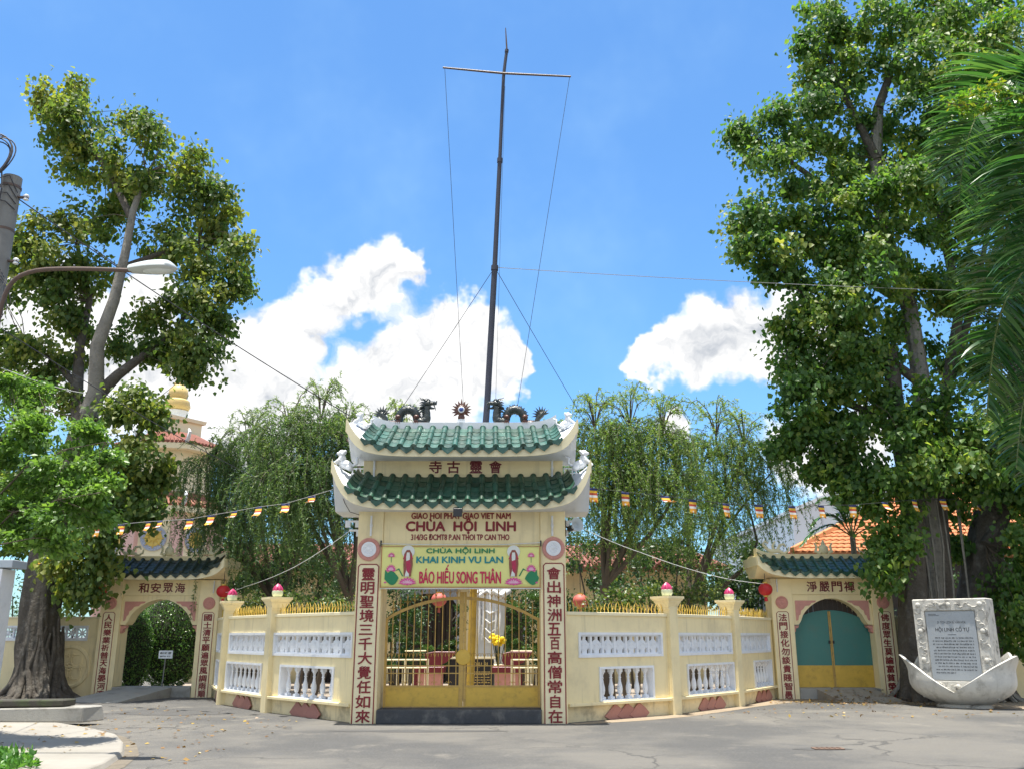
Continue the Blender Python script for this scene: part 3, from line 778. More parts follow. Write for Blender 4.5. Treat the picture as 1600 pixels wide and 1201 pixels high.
# ------------------------------------------------------------------ iron gate leaves
def arch_rail(x): return 1.90 + 0.42 * (1 - (x / 1.5) ** 2) ** 0.9 if abs(x) < 1.5 else 1.90
def iron_leaf(x0, x1, label, disc):
    t = thing('iron_gate_leaf', label, 'gate', (GX, GY + 0.42, 0))
    b = MB(); b.box(x0, x1, -.012, .012, .275, .63); sh = b.build('sheet_panel', M_GOLD, t)
    b = MB(); b.box(x0, x1, -.02, .02, .63, .665); b.box(x0, x1, -.018, .018, .262, .29); b.build('bottom_rail', M_GOLDBAR, t)
    for z in (.88, 1.02):
        b = MB(); b.box(x0, x1, -.008, .008, z, z + .018); b.build('thin_rail', M_GOLDBAR, t)
    xs = [x0 + (x1 - x0) * i / 14 for i in range(15)]
    b = MB(); b.arch(xs, [arch_rail(x) - .03 for x in xs], [arch_rail(x) + .03 for x in xs], -.02, .02); b.build('arched_top_rail', M_GOLDBAR, t, smooth=30)
    inner = x1 if x0 < -1 else x0
    for xe in (x0, x1):
        mid = abs(xe - inner) < .01
        wd = .085 if mid and disc else .045
        s_ = 1 if xe == x0 else -1
        b = MB(); b.box(*sorted((xe, xe + s_ * wd)), -.025, .025, .262, arch_rail(xe) + (.12 if mid else .0)); b.build('stile', M_GOLDBAR, t)
    n = 10
    for i in range(1, n + 1):
        x = x0 + (x1 - x0) * i / (n + 1)
        zt = arch_rail(x) + .20
        b = MB(); b.tube([(x, 0, .66), (x, 0, zt)], .009, 6)
        bar = b.build('bar', M_GOLDBAR, t, smooth=50)
        b = MB()
        for sg in (-1, 1):
            b.tube([(x, 0, zt - .13), (x + sg * .03, 0, zt - .06), (x + sg * .06, 0, zt - .05), (x + sg * .055, 0, zt - .085)], .006, 4)
            if i % 2: b.tube([(x, 0, .70), (x + sg * .035, 0, .74), (x + sg * .06, 0, .71)], .006, 4)
            b.tube([(x, 0, 1.19), (x + sg * .03, 0, 1.26), (x + sg * .065, 0, 1.26), (x + sg * .07, 0, 1.20)], .006, 4)
        b.tube([(x, 0, zt), (x, 0, zt + .09)], [.016, .002], 6)
        b.build('scroll', M_GOLDBAR, bar, smooth=50)
    if disc:
        b = MB(); b.lathe([(.145, 0), (.15, .012), (.14, .022), (.001, .028)], 28, M=TR(inner - .0, -.024, 1.19) @ Matrix.Rotation(R(90), 4, 'X'), caps=False); b.build('round_lock_plate', M_GOLD, t, smooth=40)
iron_leaf(-1.50, 0.045, 'left leaf of the ochre iron gate, carrying the round lock plate', True)
iron_leaf(0.052, 1.545, 'right leaf of the ochre iron gate, ending at the couplet of 會', False)

# ------------------------------------------------------------------ banner
bn = thing('cloth_banner', 'lime yellow banner with lotus pictures and crimson lettering hung across the gateway', 'banner', (GX - .01, GY - 0.03, 2.49))
BW, BH = 3.14, .83
nx, nz = 60, 8
b = MB(); vs = []; fs = []
def bwave(x, z): return .006 * math.sin(x * 5.1) * (1 - z / BH) + .004 * math.sin(x * 13 + z * 4) - .012 * math.sin(math.pi * z / BH)
for j in range(nz + 1):
    for i in range(nx + 1):
        x = -BW / 2 + BW * i / nx; z = BH * j / nz - .012 * math.sin(math.pi * i / nx) * (j / nz)
        vs.append((x, bwave(x, z) - .012, z))
for j in range(nz):
    for i in range(nx):
        a = j * (nx + 1) + i; fs.append((a, a + 1, a + nx + 2, a + nx + 1))
b.add(vs, fs); cloth = b.build('cloth', M_BANNER, bn, smooth=60)
sm = cloth.modifiers.new('thickness', 'SOLIDIFY'); sm.thickness = .002
b = MB()
for i in range(nx):
    for (za, zb_) in ((.012, .022), (.80, .81)):
        xa, xb = -BW / 2 + BW * i / nx, -BW / 2 + BW * (i + 1) / nx
        b.add([(xa, -.033, za), (xb, -.033, za), (xb, -.033, zb_), (xa, -.033, zb_)], [(0, 1, 2, 3)])
for sg in (-1, 1): b.box(sg * (BW / 2 - .012) - .006, sg * (BW / 2 - .012) + .006, -.035, -.032, .012, .81)
b.build('border', M_BORDER, bn)
def bx_(x): return (x - 752) / 1185 * BW
def bz_(y): return BH - (y - 65) / 305 * BH
def btext(s, x0, x1, y0, y1, m, bold): words('banner_lettering', s, bn, (bx_(x0) + bx_(x1)) / 2, (bz_(y0) + bz_(y1)) / 2, bx_(x1) - bx_(x0), bz_(y0) - bz_(y1), -.036, m, bold, .002)
btext('CHÙA HỘI LINH', 497, 1003, 78, 132, M_TGREEN, .06)
btext('KHAI KINH VU LAN', 425, 1065, 148, 193, M_TTEAL, .06)
btext('BÁO HIẾU SONG THÂN', 450, 1050, 206, 337, M_TCRIM, .06)
def flat(mb, poly, y): mb.add([(bx_(px), y, bz_(py)) for px, py in poly], [tuple(range(len(poly)))])
def petals(cx, cy, r, n, a0, a1, mb, y, wd=.32, ry=1.0):
    for k in range(n):
        a = R(a0 + (a1 - a0) * k / max(1, n - 1)); c, s_ = math.cos(a), math.sin(a)
        flat(mb, [(cx, cy), (cx + (c * .55 - s_ * wd) * r, cy - (s_ * .55 + c * wd) * r * ry), (cx + c * r, cy - s_ * r * ry), (cx + (c * .55 + s_ * wd) * r, cy - (s_ * .55 - c * wd) * r * ry)], y - .0004 * k)
for sg, fx, lx in ((-1, 362, 238), (1, 1145, 1275)):
    b = MB(); flat(b, [(fx + 48 * math.cos(a / 12 * math.pi), 112 - 45 * math.sin(a / 12 * math.pi)) for a in range(24)], -.036); b.build('halo_print', M_TWHITE, bn)
    b = MB(); flat(b, [(fx - 30, 130), (fx - 12, 100), (fx + 12, 100), (fx + 30, 130), (fx + 36, 200), (fx + 24, 288), (fx - 28, 288), (fx - 34, 200)], -.0365); b.build('robe_print', M_TBROWN, bn)
    b = MB(); flat(b, [(fx - 14, 150), (fx - 10, 118), (fx + 10, 118), (fx + 14, 150), (fx + 6, 240), (fx + 10, 288), (fx - 22, 288), (fx - 10, 240)], -.037); b.build('robe_fold_print', M_TWHITE, bn)
    b = MB(); flat(b, [(fx - 16, 180), (fx + 14, 170), (fx + 22, 215), (fx + 10, 270), (fx - 8, 250)], -.0375); b.build('sash_print', M_TRED, bn)
    b = MB(); flat(b, [(fx - 38, 165), (fx - 22, 130), (fx - 18, 140), (fx - 26, 168)], -.0376); flat(b, [(fx + 38, 165), (fx + 22, 130), (fx + 18, 140), (fx + 26, 168)], -.0376); b.build('sleeve_print', M_TRED, bn)
    b = MB(); petals(fx, 335, 70, 9, 0, 180, b, -.038, .22, .62); petals(fx, 325, 62, 5, 215, 325, b, -.042, .3, .45); b.build('lotus_print', M_TPINK, bn)
    b = MB(); petals(fx, 338, 52, 7, 15, 165, b, -.0455, .13, .6); b.build('lotus_petal_print', M_TPINKL, bn)
    b = MB(); flat(b, [(lx + 52 * math.cos(a / 10 * math.pi) + 6, 300 - 42 * math.sin(a / 10 * math.pi) + 8 * math.sin(a * .9)) for a in range(20)], -.037)
    b.build('lotus_leaf_print', M_TGREEN, bn); b = MB(); flat(b, [(lx - 2, 150), (lx + 2, 150), (lx + 2, 190), (lx - 2, 190)], -.0366); b.build('lotus_stem_print', M_TGREEN, bn); b = MB(); flat(b, [(lx - 4, 245), (lx + 4, 245), (lx + 10, 300), (lx, 300)], -.0366)
    s_ = -sg
    flat(b, [(lx + s_ * 25, 250), (lx + s_ * 60, 230), (lx + s_ * 92, 285), (lx + s_ * 84, 288), (lx + s_ * 58, 242)], -.0367); flat(b, [(lx - s_ * 20, 270), (lx - s_ * 42, 240), (lx - s_ * 46, 300), (lx - s_ * 40, 300)], -.0367)
    b.build('lotus_stem_print', M_TGREEN, bn)
    b = MB(); petals(lx, 148, 30, 7, 10, 170, b, -.038, .2, 1.1); petals(lx, 248, 40, 9, 5, 175, b, -.0415, .2, 1.2); petals(lx - sg * -40, 335, 12, 4, 20, 160, b, -.045); b.build('lotus_bud_print', M_TPINK, bn)
    b = MB(); petals(lx, 148, 18, 5, 35, 145, b, -.0465, .16, 1.1); b.build('bud_petal_print', M_TPINKL, bn); b = MB(); petals(lx, 248, 26, 7, 25, 155, b, -.0465, .16, 1.2); b.build('bud_petal_print', M_TPINKL, bn)
b = MB(); b.tube([(-BW / 2 - .02, -.01, BH + .03), (-.8, -.018, BH + .012), (.8, -.018, BH + .012), (BW / 2 + .02, -.01, BH + .05)], .008, 5); b.build('rope', M_PVC, bn)
b = MB(); b.tube([(-BW / 2, -.01, -.006), (BW / 2, -.01, -.006)], .012, 6); b.build('bottom_batten', M_PVC, bn)
for sg in (-1, 1):
    b = MB(); b.box(sg * (BW / 2 + .01) - .012, sg * (BW / 2 + .01) + .012, -.03, .03, BH - .02, BH + .09); b.build('hook', M_BLACK, bn)

# ================================================================== SIDE GATES
def side_gate(cx, cy, label, name_chars, left_txt, right_txt, tiles, ra, nroll):
    g = thing('side_gate', label, 'gateway', (cx, cy, 0))
    hw, op = 1.62, 1.06
    for sg in (-1, 1):
        b = MB(); b.box(*sorted((sg * hw, sg * op)), 0, .62, 0, 3.08); b.build('pier', M_CREAM, g, bevel=.008)
        b = MB()   # salmon corner fretwork in the spandrel
        s = sg
        pl = [(.42, 2.50), (.98, 2.50), (.98, 1.98), (.93, 2.0), (.90, 2.12), (.86, 2.14), (.84, 2.24), (.78, 2.28), (.72, 2.36), (.60, 2.38), (.54, 2.44), (.44, 2.46)]
        b.prism([(s * x, z) for x, z in pl], .04, .058); b.build('spandrel_fret', M_PINK, g)
        b = MB(); pl = [(1.06, 1.86), (.90, 1.86), (.93, 1.80), (.99, 1.78), (1.0, 1.70), (1.06, 1.66)]
        b.prism([(s * x, z) for x, z in pl], .12, .30); b.build('jamb_bracket', M_PINK, g)
    n = 33
    xs = [-op + .002 + (2 * op - .004) * i / (n - 1) for i in range(n)]
    def az(x):
        u = abs(x)
        if u > .86: return 1.88 + .0 * u
        return 1.96 + .60 * (max(0, math.cos(u / .86 * math.pi / 2))) ** 0.62
    b = MB(); b.arch(xs, [az(x) for x in xs], [2.66] * n, .06, .56); b.build('arch_panel', M_CREAM, g)
    b = MB(); b.box(-op + .002, op - .002, .02, .60, 2.662, 3.08); b.build('lintel', M_CREAM, g)
    b = MB(); b.box(-1.0, 1.0, .012, .0195, 2.60, 2.655); b.build('panel_moulding', M_PALE, g) if False else None
    k = len(name_chars)
    for i, ch in enumerate(name_chars):
        glyph('character', ch, g, (i - (k - 1) / 2) * .335, 2.865, .27, .26, .02, M_MAROON, .03, .014)
    couplet(g, left_txt, -1.355, 0.0, 2.22, .33, 0.0, .19, M_RED, M_RED, .05, line=.014, notch=.05)
    couplet(g, right_txt, 1.355, 0.0, 2.22, .33, 0.0, .19, M_RED, M_RED, .05, line=.014, notch=.05)
    medallion(g, -1.35, 2.45, .165, 0.0, M_PINK, M_PINK); medallion(g, 1.35, 2.45, .165, 0.0, M_PINK, M_PINK)
    b = MB(); b.box(-op + .003, op - .003, -.02, .60, 0, .27); b.build('threshold', M_CONC, g, bevel=.01)
    rf = bpy.data.objects.new('roof', None); link(rf, g)
    f = liftfn(ra, .30, .08, 7)
    curved_roof(rf, ra, .45, 1.07, 3.07, .12, f, .16, 3.58, .3, M_CREAM, M_PALE)
    lay_tiles(rf, tiles, nroll, .27, lambda x: (x, -.485, 3.205 + f(x * 1.05)), lambda x: (x * .97, .17, 3.60 + .3 * f(x)), 5, 3, .052)
    rw_ = ra - .13; xs = [-rw_ + 2 * rw_ * i / 24 for i in range(25)]
    b = MB(); b.arch(xs, [3.5] * 25, [3.74 + .16 * (abs(x) / rw_) ** 8 for x in xs], .17, .45); b.build('ridge', M_CREAM, rf, smooth=30)
    for sg in (-1, 1):
        b = MB(); b.tube([(sg * 1.45, -.03, 3.06), (sg * 1.45, -.03, 2.72)], .018, 8); b.build('drain_pipe', M_PVC, g, smooth=40)
        # openwork scroll finial: a little phoenix in cream cement
        b = MB(); s = sg
        for (p, r) in (([(-.30, 0, .02), (-.12, 0, .10), (.08, 0, .08), (.25, 0, .20)], [.03, .06, .06, .02]), ([(.20, 0, .18), (.30, 0, .28), (.22, 0, .36), (.14, 0, .30)], [.045, .04, .03, .02]),
                       ([(-.10, 0, .10), (-.18, 0, .26), (-.30, 0, .28), (-.34, 0, .20)], [.04, .04, .03, .02]), ([(-.28, 0, .03), (-.40, 0, .10), (-.42, 0, .2)], [.03, .03, .02]), ([(0, 0, .10), (.02, 0, .24), (-.06, 0, .36)], [.04, .035, .02])):
            b.tube([(s * x * 1.0 + sg * (ra - .65), .31, 3.74 + z) for x, y, z in p], r, 7)
        b.build('phoenix_finial', M_PALE, rf, smooth=45)
    b = MB(); b.ell((0, .31, 3.88), (.13, .11, .14), 14, 10)
    for sg in (-1, 1): b.tube([(sg * .10, .31, 3.78), (sg * .22, .31, 3.82), (sg * .19, .31, 3.96), (sg * .24, .31, 4.05)], [.05, .045, .035, .02], 7)
    b.tube([(0, .31, 3.98), (0, .31, 4.06), (0, .31, 4.14)], [.06, .05, .01], 8)
    b.build('gourd_finial', M_PALE, rf, smooth=45)
    return g
LGX, LGY = -9.66, 25.3
RGX, RGY = 8.55, 24.6
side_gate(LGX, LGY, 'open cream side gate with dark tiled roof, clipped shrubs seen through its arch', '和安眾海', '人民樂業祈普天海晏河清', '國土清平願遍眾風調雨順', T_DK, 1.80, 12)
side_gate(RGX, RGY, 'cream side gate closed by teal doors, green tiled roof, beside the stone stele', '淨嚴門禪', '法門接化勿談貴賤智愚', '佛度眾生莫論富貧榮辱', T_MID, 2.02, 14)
# teal door leaves in the right gate
def dtop(x): return 1.86 + .40 * max(0, 1 - (x / 1.06) ** 2) ** .75
for x0, x1, lab in ((-1.05, -.006, 'left leaf of the teal and ochre steel door'), (.006, 1.05, 'right leaf of the teal and ochre steel door')):
    t = thing('steel_door_leaf', lab, 'door', (RGX, RGY + .36, .27))
    xs = [x0 + (x1 - x0) * i / 14 for i in range(15)]
    b = MB(); b.arch(xs, [.565] * 15, [dtop(x) - .27 for x in xs], 0, .03); b.build('upper_sheet', M_TEAL, t)
    b = MB(); b.box(x0, x1, -.004, .03, .01, .565); b.build('kick_plate', M_GOLD, t)
    e = x1 if x0 < -1 else x0
    s_ = -1 if x0 < -1 else 1
    b = MB(); b.box(*sorted((e, e + s_ * .03)), -.02, -.004, .02, dtop(0) - .30); b.build('closing_strip', M_GOLDBAR, t)
    b = MB(); b.box(*sorted((e + s_ * .02, e + s_ * .07)), -.03, -.004, 1.12, 1.20); b.build('hasp', M_BLACK, t)
    xs = [x0 + (x1 - x0) * i / 10 for i in range(11)]
    for i in range(8):
        x = x0 + (x1 - x0) * (i + .5) / 8
        b = MB(); b.box(x - .055, x + .055, .04, .055, dtop(x) - .34, 2.28); b.build('dark_slat', M_BROWN, t)

# ramps (cast concrete wedges) in front of the side gates
def wedge(name, top, bot, zt, m, label, cat):
    (a, b_), (c, d) = top, bot
    mb = MB(); mb.add([(a[0], a[1], zt), (b_[0], b_[1], zt), (d[0], d[1], .012), (c[0], c[1], .012), (a[0], a[1], -.02), (b_[0], b_[1], -.02), (d[0], d[1], -.02), (c[0], c[1], -.02)],
                      [(0, 1, 2, 3), (4, 7, 6, 5), (0, 4, 5, 1), (1, 5, 6, 2), (2, 6, 7, 3), (3, 7, 4, 0)])
    return tag(mb.build(name, m, bevel=.006), label, cat)
wedge('concrete_ramp', ((LGX - .78, LGY - .03), (LGX + .55, LGY - .03)), ((LGX - 1.62, LGY - 1.75), (LGX - .05, LGY - 1.95)), .265, M_CONC, 'grey concrete ramp slanting up into the open left side gate', 'ramp')
M_EARTHR = mat('leaf_strewn_concrete', (0.33, 0.30, 0.25), .95, .15, 2, .4, 30, dirt=((.20, .14, .09), .5, 3))
wedge('concrete_ramp', ((RGX - .62, RGY - .03), (RGX + .86, RGY - .03)), ((RGX - .35, RGY - 1.2), (RGX + 1.25, RGY - 1.1)), .262, M_EARTHR, 'brown leaf-strewn ramp below the teal doors', 'ramp')

# ================================================================== BOUNDARY WALLS
def baluster_mesh():
    b = MB(); b.box(-.055, .055, -.055, .055, 0, .05)
    b.lathe([(.045, .05), (.03, .075), (.05, .10), (.062, .16), (.058, .22), (.034, .30), (.026, .36), (.04, .375), (.026, .39), (.03, .43), (.048, .45), (.048, .47)], 10, caps=True)
    b.box(-.05, .05, -.05, .05, .47, .53); return b.mesh('baluster', M_WHITE, 45)
BAL = baluster_mesh()
def block_mesh():
    """pierced block: square frame, lotus medallion held by the four sides"""
    b = MB(); s = .125
    b.grid_panel(-s, s, -s * 1.15, s * 1.15, 0, .07, [(-s + .022, s - .022, -s * 1.15 + .022, s * 1.15 - .022)])
    b.lathe([(.088, 0), (.092, .015), (.07, .03), (.02, .036), (.001, .036)], 16, M=TR(0, .05, -.01) @ Matrix.Rotation(R(90), 4, 'X'), caps=False)
    for k in range(5):
        a = R(30 + k * 30); c, s_ = math.cos(a), math.sin(a)
        b.ell((c * .05, .012, s_ * .05 - .02), (.022, .010, .022), 6, 4)
    b.box(-.05, .05, .02, .06, -.14, -.075); b.box(-.025, .025, .02, .06, .06, .14); b.box(-.12, -.07, .02, .06, -.05, .03); b.box(.07, .12, .02, .06, -.05, .03)
    return b.mesh('pierced_block', M_WHITE, 30)
BLK = block_mesh()
def star_block():
    b = MB(); s = .125
    b.grid_panel(-s, s, -s, s, 0, .07, [(-s + .02, s - .02, -s + .02, s - .02)])
    for a in (45, 135, 225, 315, 0, 90, 180, 270):
        d = Vector((math.cos(R(a)), 0, math.sin(R(a)))); b.tube([Vector((0, .035, 0)), Vector((0, .035, 0)) + d * (.15 if a % 90 else .11)], [.018, .014], 5)
    b.ell((0, .035, 0), (.035, .03, .035), 8, 6)
    return b.mesh('pierced_block', M_WHITE, 30)
STAR = star_block()
def spike_mesh():
    b = MB(); b.tube([(0, 0, -.02), (0, 0, .10), (-.015, 0, .17), (-.05, 0, .22)], [.010, .010, .009, .003], 5)
    b.tube([(0, 0, .05), (.03, 0, .09), (.04, 0, .14)], [.008, .008, .003], 4); return b.mesh('spike', M_SPIKE, 50)
SPK = spike_mesh()
def plaque_mesh():
    b = MB(); b.prism([(-.30, -.07), (-.13, -.16), (.14, -.16), (.29, -.05), (.17, .06), (.02, .15), (-.04, .14)], 0, .035); return b.mesh('rock_plaque', M_TERRA, 0, .008)
PLQ = plaque_mesh()

def seg_matrix(p0, p1):
    d = Vector((p1[0] - p0[0], p1[1] - p0[1], 0)); L = d.length; d.normalize()
    n = Vector((-d.y, d.x, 0))      # towards the courtyard
    return frame((p0[0], p0[1], 0), d, n, (0, 0, 1)), L
def screen(wall, M, x0, x1, z0, z1, blk, bw, cnt=None):
    """white framed strip of pierced blocks"""
    b = MB(); t = .05
    b.grid_panel(x0, x1, z0, z1, -.03, .12, [(x0 + t, x1 - t, z0 + t, z1 - t)]); fr = b.build('pierced_screen', M_WHITE, wall, M=M)
    iw = x1 - x0 - 2 * t; n = cnt or max(1, round(iw / bw)); sx = iw / n / .25; sz = (z1 - z0 - 2 * t) / (.25 * (1.15 if blk is BLK else 1))
    for i in range(n):
        place('pierced_block', blk, fr, frame((x0 + t + iw * (i + .5) / n, .03, (z0 + z1) / 2), (sx, 0, 0), (0, 1, 0), (0, 0, sz)))
def balusters(wall, M, x0, x1, z0, z1, n):
    b = MB(); t = .045
    b.grid_panel(x0, x1, z0, z1, -.03, .205, [(x0 + t, x1 - t, z0 + .02, z1 - t)]); fr = b.build('baluster_window', M_WHITE, wall, M=M)
    iw = x1 - x0 - 2 * t; h = z1 - z0 - t - .02
    for i in range(n):
        place('baluster', BAL, fr, frame((x0 + t + iw * (i + .5) / n, .09, z0 + .02), (.92, 0, 0), (0, .92, 0), (0, 0, h / .53)))
def wall_run(wall, p0, p1, holes_s, holes_b, nb, end_post, bw=.24, plq=True, spikes=True, e0=0.0, e1=0.0):
    M, L = seg_matrix(p0, p1)
    s0, s1 = holes_s; b0, b1 = holes_b
    HS = (s0 * L, s1 * L, 1.18, 1.66); HB = (b0 * L, b1 * L, .35, 1.0)
    b = MB(); b.grid_panel(-e0, L + e1, .30, 2.03, 0, .20, [HS, HB]); b.build('wall_panel', M_CREAM, wall, M=M)
    b = MB(); b.box(-e0, L + e1, -.03, .20, 1.985, 2.05); b.build('coping', M_PALE, wall, M=M @ TR(0, 0, .003), bevel=.006)
    b = MB(); b.box(-e0, L + e1, .045, .198, -.02, .285); b.build('plinth', M_PLINTH, wall, M=M)
    b = MB(); b.box(-e0, L + e1, -.075, .19, .285, .345); b.build('ledge', M_CREAM, wall, M=M, bevel=.008)
    screen(wall, M, HS[0], HS[1], HS[2], HS[3], BLK, bw, 6 if L < 2.75 else 7)
    balusters(wall, M, HB[0], HB[1], HB[2], HB[3], nb)
    if spikes:
        n = int(L / .105)
        for i in range(n):
            place('spike', SPK, wall, M @ frame(((i + .5) / n * L, .09, 2.05), (random.choice((1, 1, 1, -1)), 0, 0), (0, 1, 0), (0, 0, random.uniform(.9, 1.1))))
    if plq:
        for i in range(3):
            xx = L * (b0 + b1) / 2 + (i - 1) * .33
            place('rock_plaque', PLQ, wall, M @ frame((xx, .012 - .012 * i, .13), (1.0, 0, 0), (0, 1, 0), (0, 0, 1)))
    if end_post:
        px = L
        b = MB(); b.box(px - .13, px + .13, -.10, .24, -.02, 2.20); po = b.build('post', M_CREAM, wall, M=M, bevel=.01)
        b = MB()
        for (w0, z0, w1, z1) in ((.15, 2.14, .15, 2.17), (.135, 2.17, .19, 2.29), (.20, 2.29, .20, 2.325), (.215, 2.325, .24, 2.37), (.25, 2.37, .25, 2.42)):
            b.frustum(w0, w0 * 1.08, z0, w1, w1 * 1.08, z1, (px, .07))
        b.build('post_cap', M_CREAM, po)
        b = MB(); b.lathe([(.06, 2.42), (.10, 2.44), (.125, 2.50), (.12, 2.56), (.09, 2.57)], 14, (px, .07, 0)); b.build('lotus_cup', M_LOTG, po, smooth=40)
        b = MB()
        for k in range(8):
            a = k * math.pi / 4; c, s_ = math.cos(a), math.sin(a)
            b.tube([(px + c * .085, .07 + s_ * .085, 2.55), (px + c * .085, .07 + s_ * .085, 2.60), (px + c * .05, .07 + s_ * .05, 2.66), (px + c * .01, .07 + s_ * .01, 2.72)], [.03, .036, .028, .003], 6)
        b.lathe([(.06, 2.55), (.07, 2.62), (.001, 2.73)], 10, (px, .07, 0)); b.build('lotus_bud', M_LOTP, po, smooth=40)
lw = thing('boundary_wall', 'cream wall with white balusters between the main gate and the open side gate', 'wall', (0, 0, 0))
LP = [(-3.06, 18.12), (-5.30, 20.52), (-7.02, 22.85), (-8.02, 25.28)]
wall_run(lw, LP[1], LP[0], (.04, .985), (.15, .80), 6, False, .24)
wall_run(lw, LP[2], LP[1], (.10, .93), (.08, .86), 8, True, .27)
wall_run(lw, LP[3], LP[2], (.18, .90), (.25, .88), 6, True, .3)
rw = thing('boundary_wall', 'cream wall with white balusters between the main gate and the teal-doored side gate', 'wall', (0, 0, 0))
RP = [(1.06, 18.10), (3.42, 19.98), (5.32, 22.25), (6.93, 24.75)]
wall_run(rw, RP[0], RP[1], (.10, .90), (.28, .80), 6, True, .3)
wall_run(rw, RP[1], RP[2], (.07, .94), (.20, .95), 8, True, .3)
wall_run(rw, RP[2], RP[3], (.08, .90), (.42, .90), 6, False, .3)
# frontal walls beyond the side gates
def outer_wall(x0, x1, y, label, rel):
    t = thing('boundary_wall', label, 'wall', (x0, y, 0)); L = x1 - x0
    hs = [(rel[0] - x0, rel[1] - x0, 1.46, 1.86)] if rel else []
    b = MB(); b.grid_panel(0, L, -.02, 2.05, 0, .2, hs); b.build('wall_panel', M_CREAM, t)
    b = MB(); b.box(0, L, -.03, .23, 2.052, 2.10); b.build('coping', M_PALE, t, bevel=.006)
    if rel:
        screen(t, Matrix.Identity(4), hs[0][0], hs[0][1], 1.46, 1.86, STAR, .30)
        cx = rel[2] - x0
        b = MB(); b.lathe([(.56, 0), (.58, .02), (.56, .045), (.50, .05), (.48, .03), (.46, .012), (.001, .012)], 40, M=TR(cx, -.001, .78) @ Matrix.Rotation(R(90), 4, 'X'), caps=False); rd = b.build('relief_roundel', M_CREAM, t, smooth=35)
        b = MB(); b.box(cx - .44, cx + .44, -.035, -.012, .765, .795)
        for q in range(4):
            for sg in (-1, 1):
                a0 = R(45 + 90 * q)
                pth = []
                for i in range(14):
                    u = i / 13; rr = .40 - .30 * u; a = a0 + sg * (0.1 + .62 * math.sin(u * 2.6))
                    pth.append((cx + math.cos(a) * rr, -.022, .78 + math.sin(a) * rr))
                b.tube(pth, .018, 6)
                e = Vector(pth[4]); b.tube([e + Vector((.05 * math.cos(k / 6 * 5.2), 0, .05 * math.sin(k / 6 * 5.2))) for k in range(7)], .013, 5)
        for k in range(8):
            a = k * math.pi / 4; b.ell((cx + .09 * math.cos(a), -.02, .78 + .09 * math.sin(a)), (.05, .02, .03), 6, 5)
        b.ell((cx, -.022, .78), (.05, .03, .05), 10, 7)
        b.build('scrollwork', M_CREAM, rd, smooth=50)
    return t
ow = outer_wall(-24, LGX - 1.622, LGY + .2, 'plain cream wall behind the roots of the left tree, with a round relief', (-14.9, -11.62, -12.02))
outer_wall(RGX + 1.622, 24, RGY + .25, 'plain cream wall behind the right tree and the stone stele', None)

# ================================================================== FOLIAGE TOOLS
def set_mesh(name, V, F, rnd, m):
    """V (n,3) float, F (m,k) int, rnd per face"""
    me = bpy.data.meshes.new(name)
    nf, k = F.shape
    me.vertices.add(len(V)); me.vertices.foreach_set('co', V.astype(np.float32).ravel())
    me.loops.add(nf * k); me.loops.foreach_set('vertex_index', F.astype(np.int32).ravel())
    me.polygons.add(nf); me.polygons.foreach_set('loop_start', np.arange(0, nf * k, k, dtype=np.int32))
    me.update(calc_edges=True)
    at = me.attributes.new('rnd', 'FLOAT', 'FACE'); at.data.foreach_set('value', rnd.astype(np.float32))
    me.materials.append(m)
    return me
def unit(a): return a / np.maximum(1e-9, np.linalg.norm(a, axis=1, keepdims=True))
def leaf_mesh(name, P, axis, normal, size, wid, m, rng, shape='heart', tint=None):
    """one folded two-triangle-pair leaf per point"""
    n = len(P); axis = unit(axis); side = unit(np.cross(axis, normal)); nrm = np.cross(side, axis)
    L = size[:, None]; W = (size * wid)[:, None]
    if shape == 'heart':
        prof = [(0, 0, 0), (.28, .5, .10), (.62, .34, .05), (1.0, 0, -.10), (.62, -.34, .05), (.28, -.5, .10)]
        tris = np.array([[0, 1, 2, 3], [0, 3, 4, 5]])
    else:
        prof = [(0, 0, 0), (.45, .5, .06), (1.0, 0, -.04), (.45, -.5, .06)]
        tris = np.array([[0, 1, 2], [0, 2, 3]])
    k = len(prof); V = np.empty((n, k, 3))
    for i, (a, b, c) in enumerate(prof): V[:, i] = P + axis * L * a + side * W * b + nrm * L * c
    F = (np.arange(n)[:, None, None] * k + tris[None]).reshape(-1, tris.shape[1])
    r = rng.random(n) if tint is None else tint
    return set_mesh(name, V.reshape(-1, 3), F, np.repeat(r, 2), m)
def clump_points(clumps, rng, per=420, subr=.42, subk=9, shell=(.5, 1.05), flat=.8):
    """sprays of leaves grouped round twig tips over each clump; returns points, outward, twig tint"""
    P, O, T, tips = [], [], [], []
    for (c, r) in clumps:
        c = np.array(c); rr = np.array(r if hasattr(r, '__len__') else (r, r, r * .9))
        ns = max(4, int(subk * rr[0] * rr[2]))
        d = unit(rng.normal(size=(ns, 3))); d[:, 2] = d[:, 2] * .9 + .08
        sc = c + d * rr * rng.uniform(*shell, (ns, 1))
        for j in range(ns):
            m_ = int(per * rng.uniform(.5, 1.3))
            s_ = subr * rng.uniform(.6, 1.25)
            q = rng.normal(size=(m_, 3)) * np.array([s_, s_, s_ * flat]) * .55
            P.append(sc[j] + q); O.append(np.repeat(d[j:j + 1], m_, 0)); T.append(np.full(m_, rng.random()))
            tips.append(sc[j])
    return np.concatenate(P), np.concatenate(O), np.concatenate(T), tips
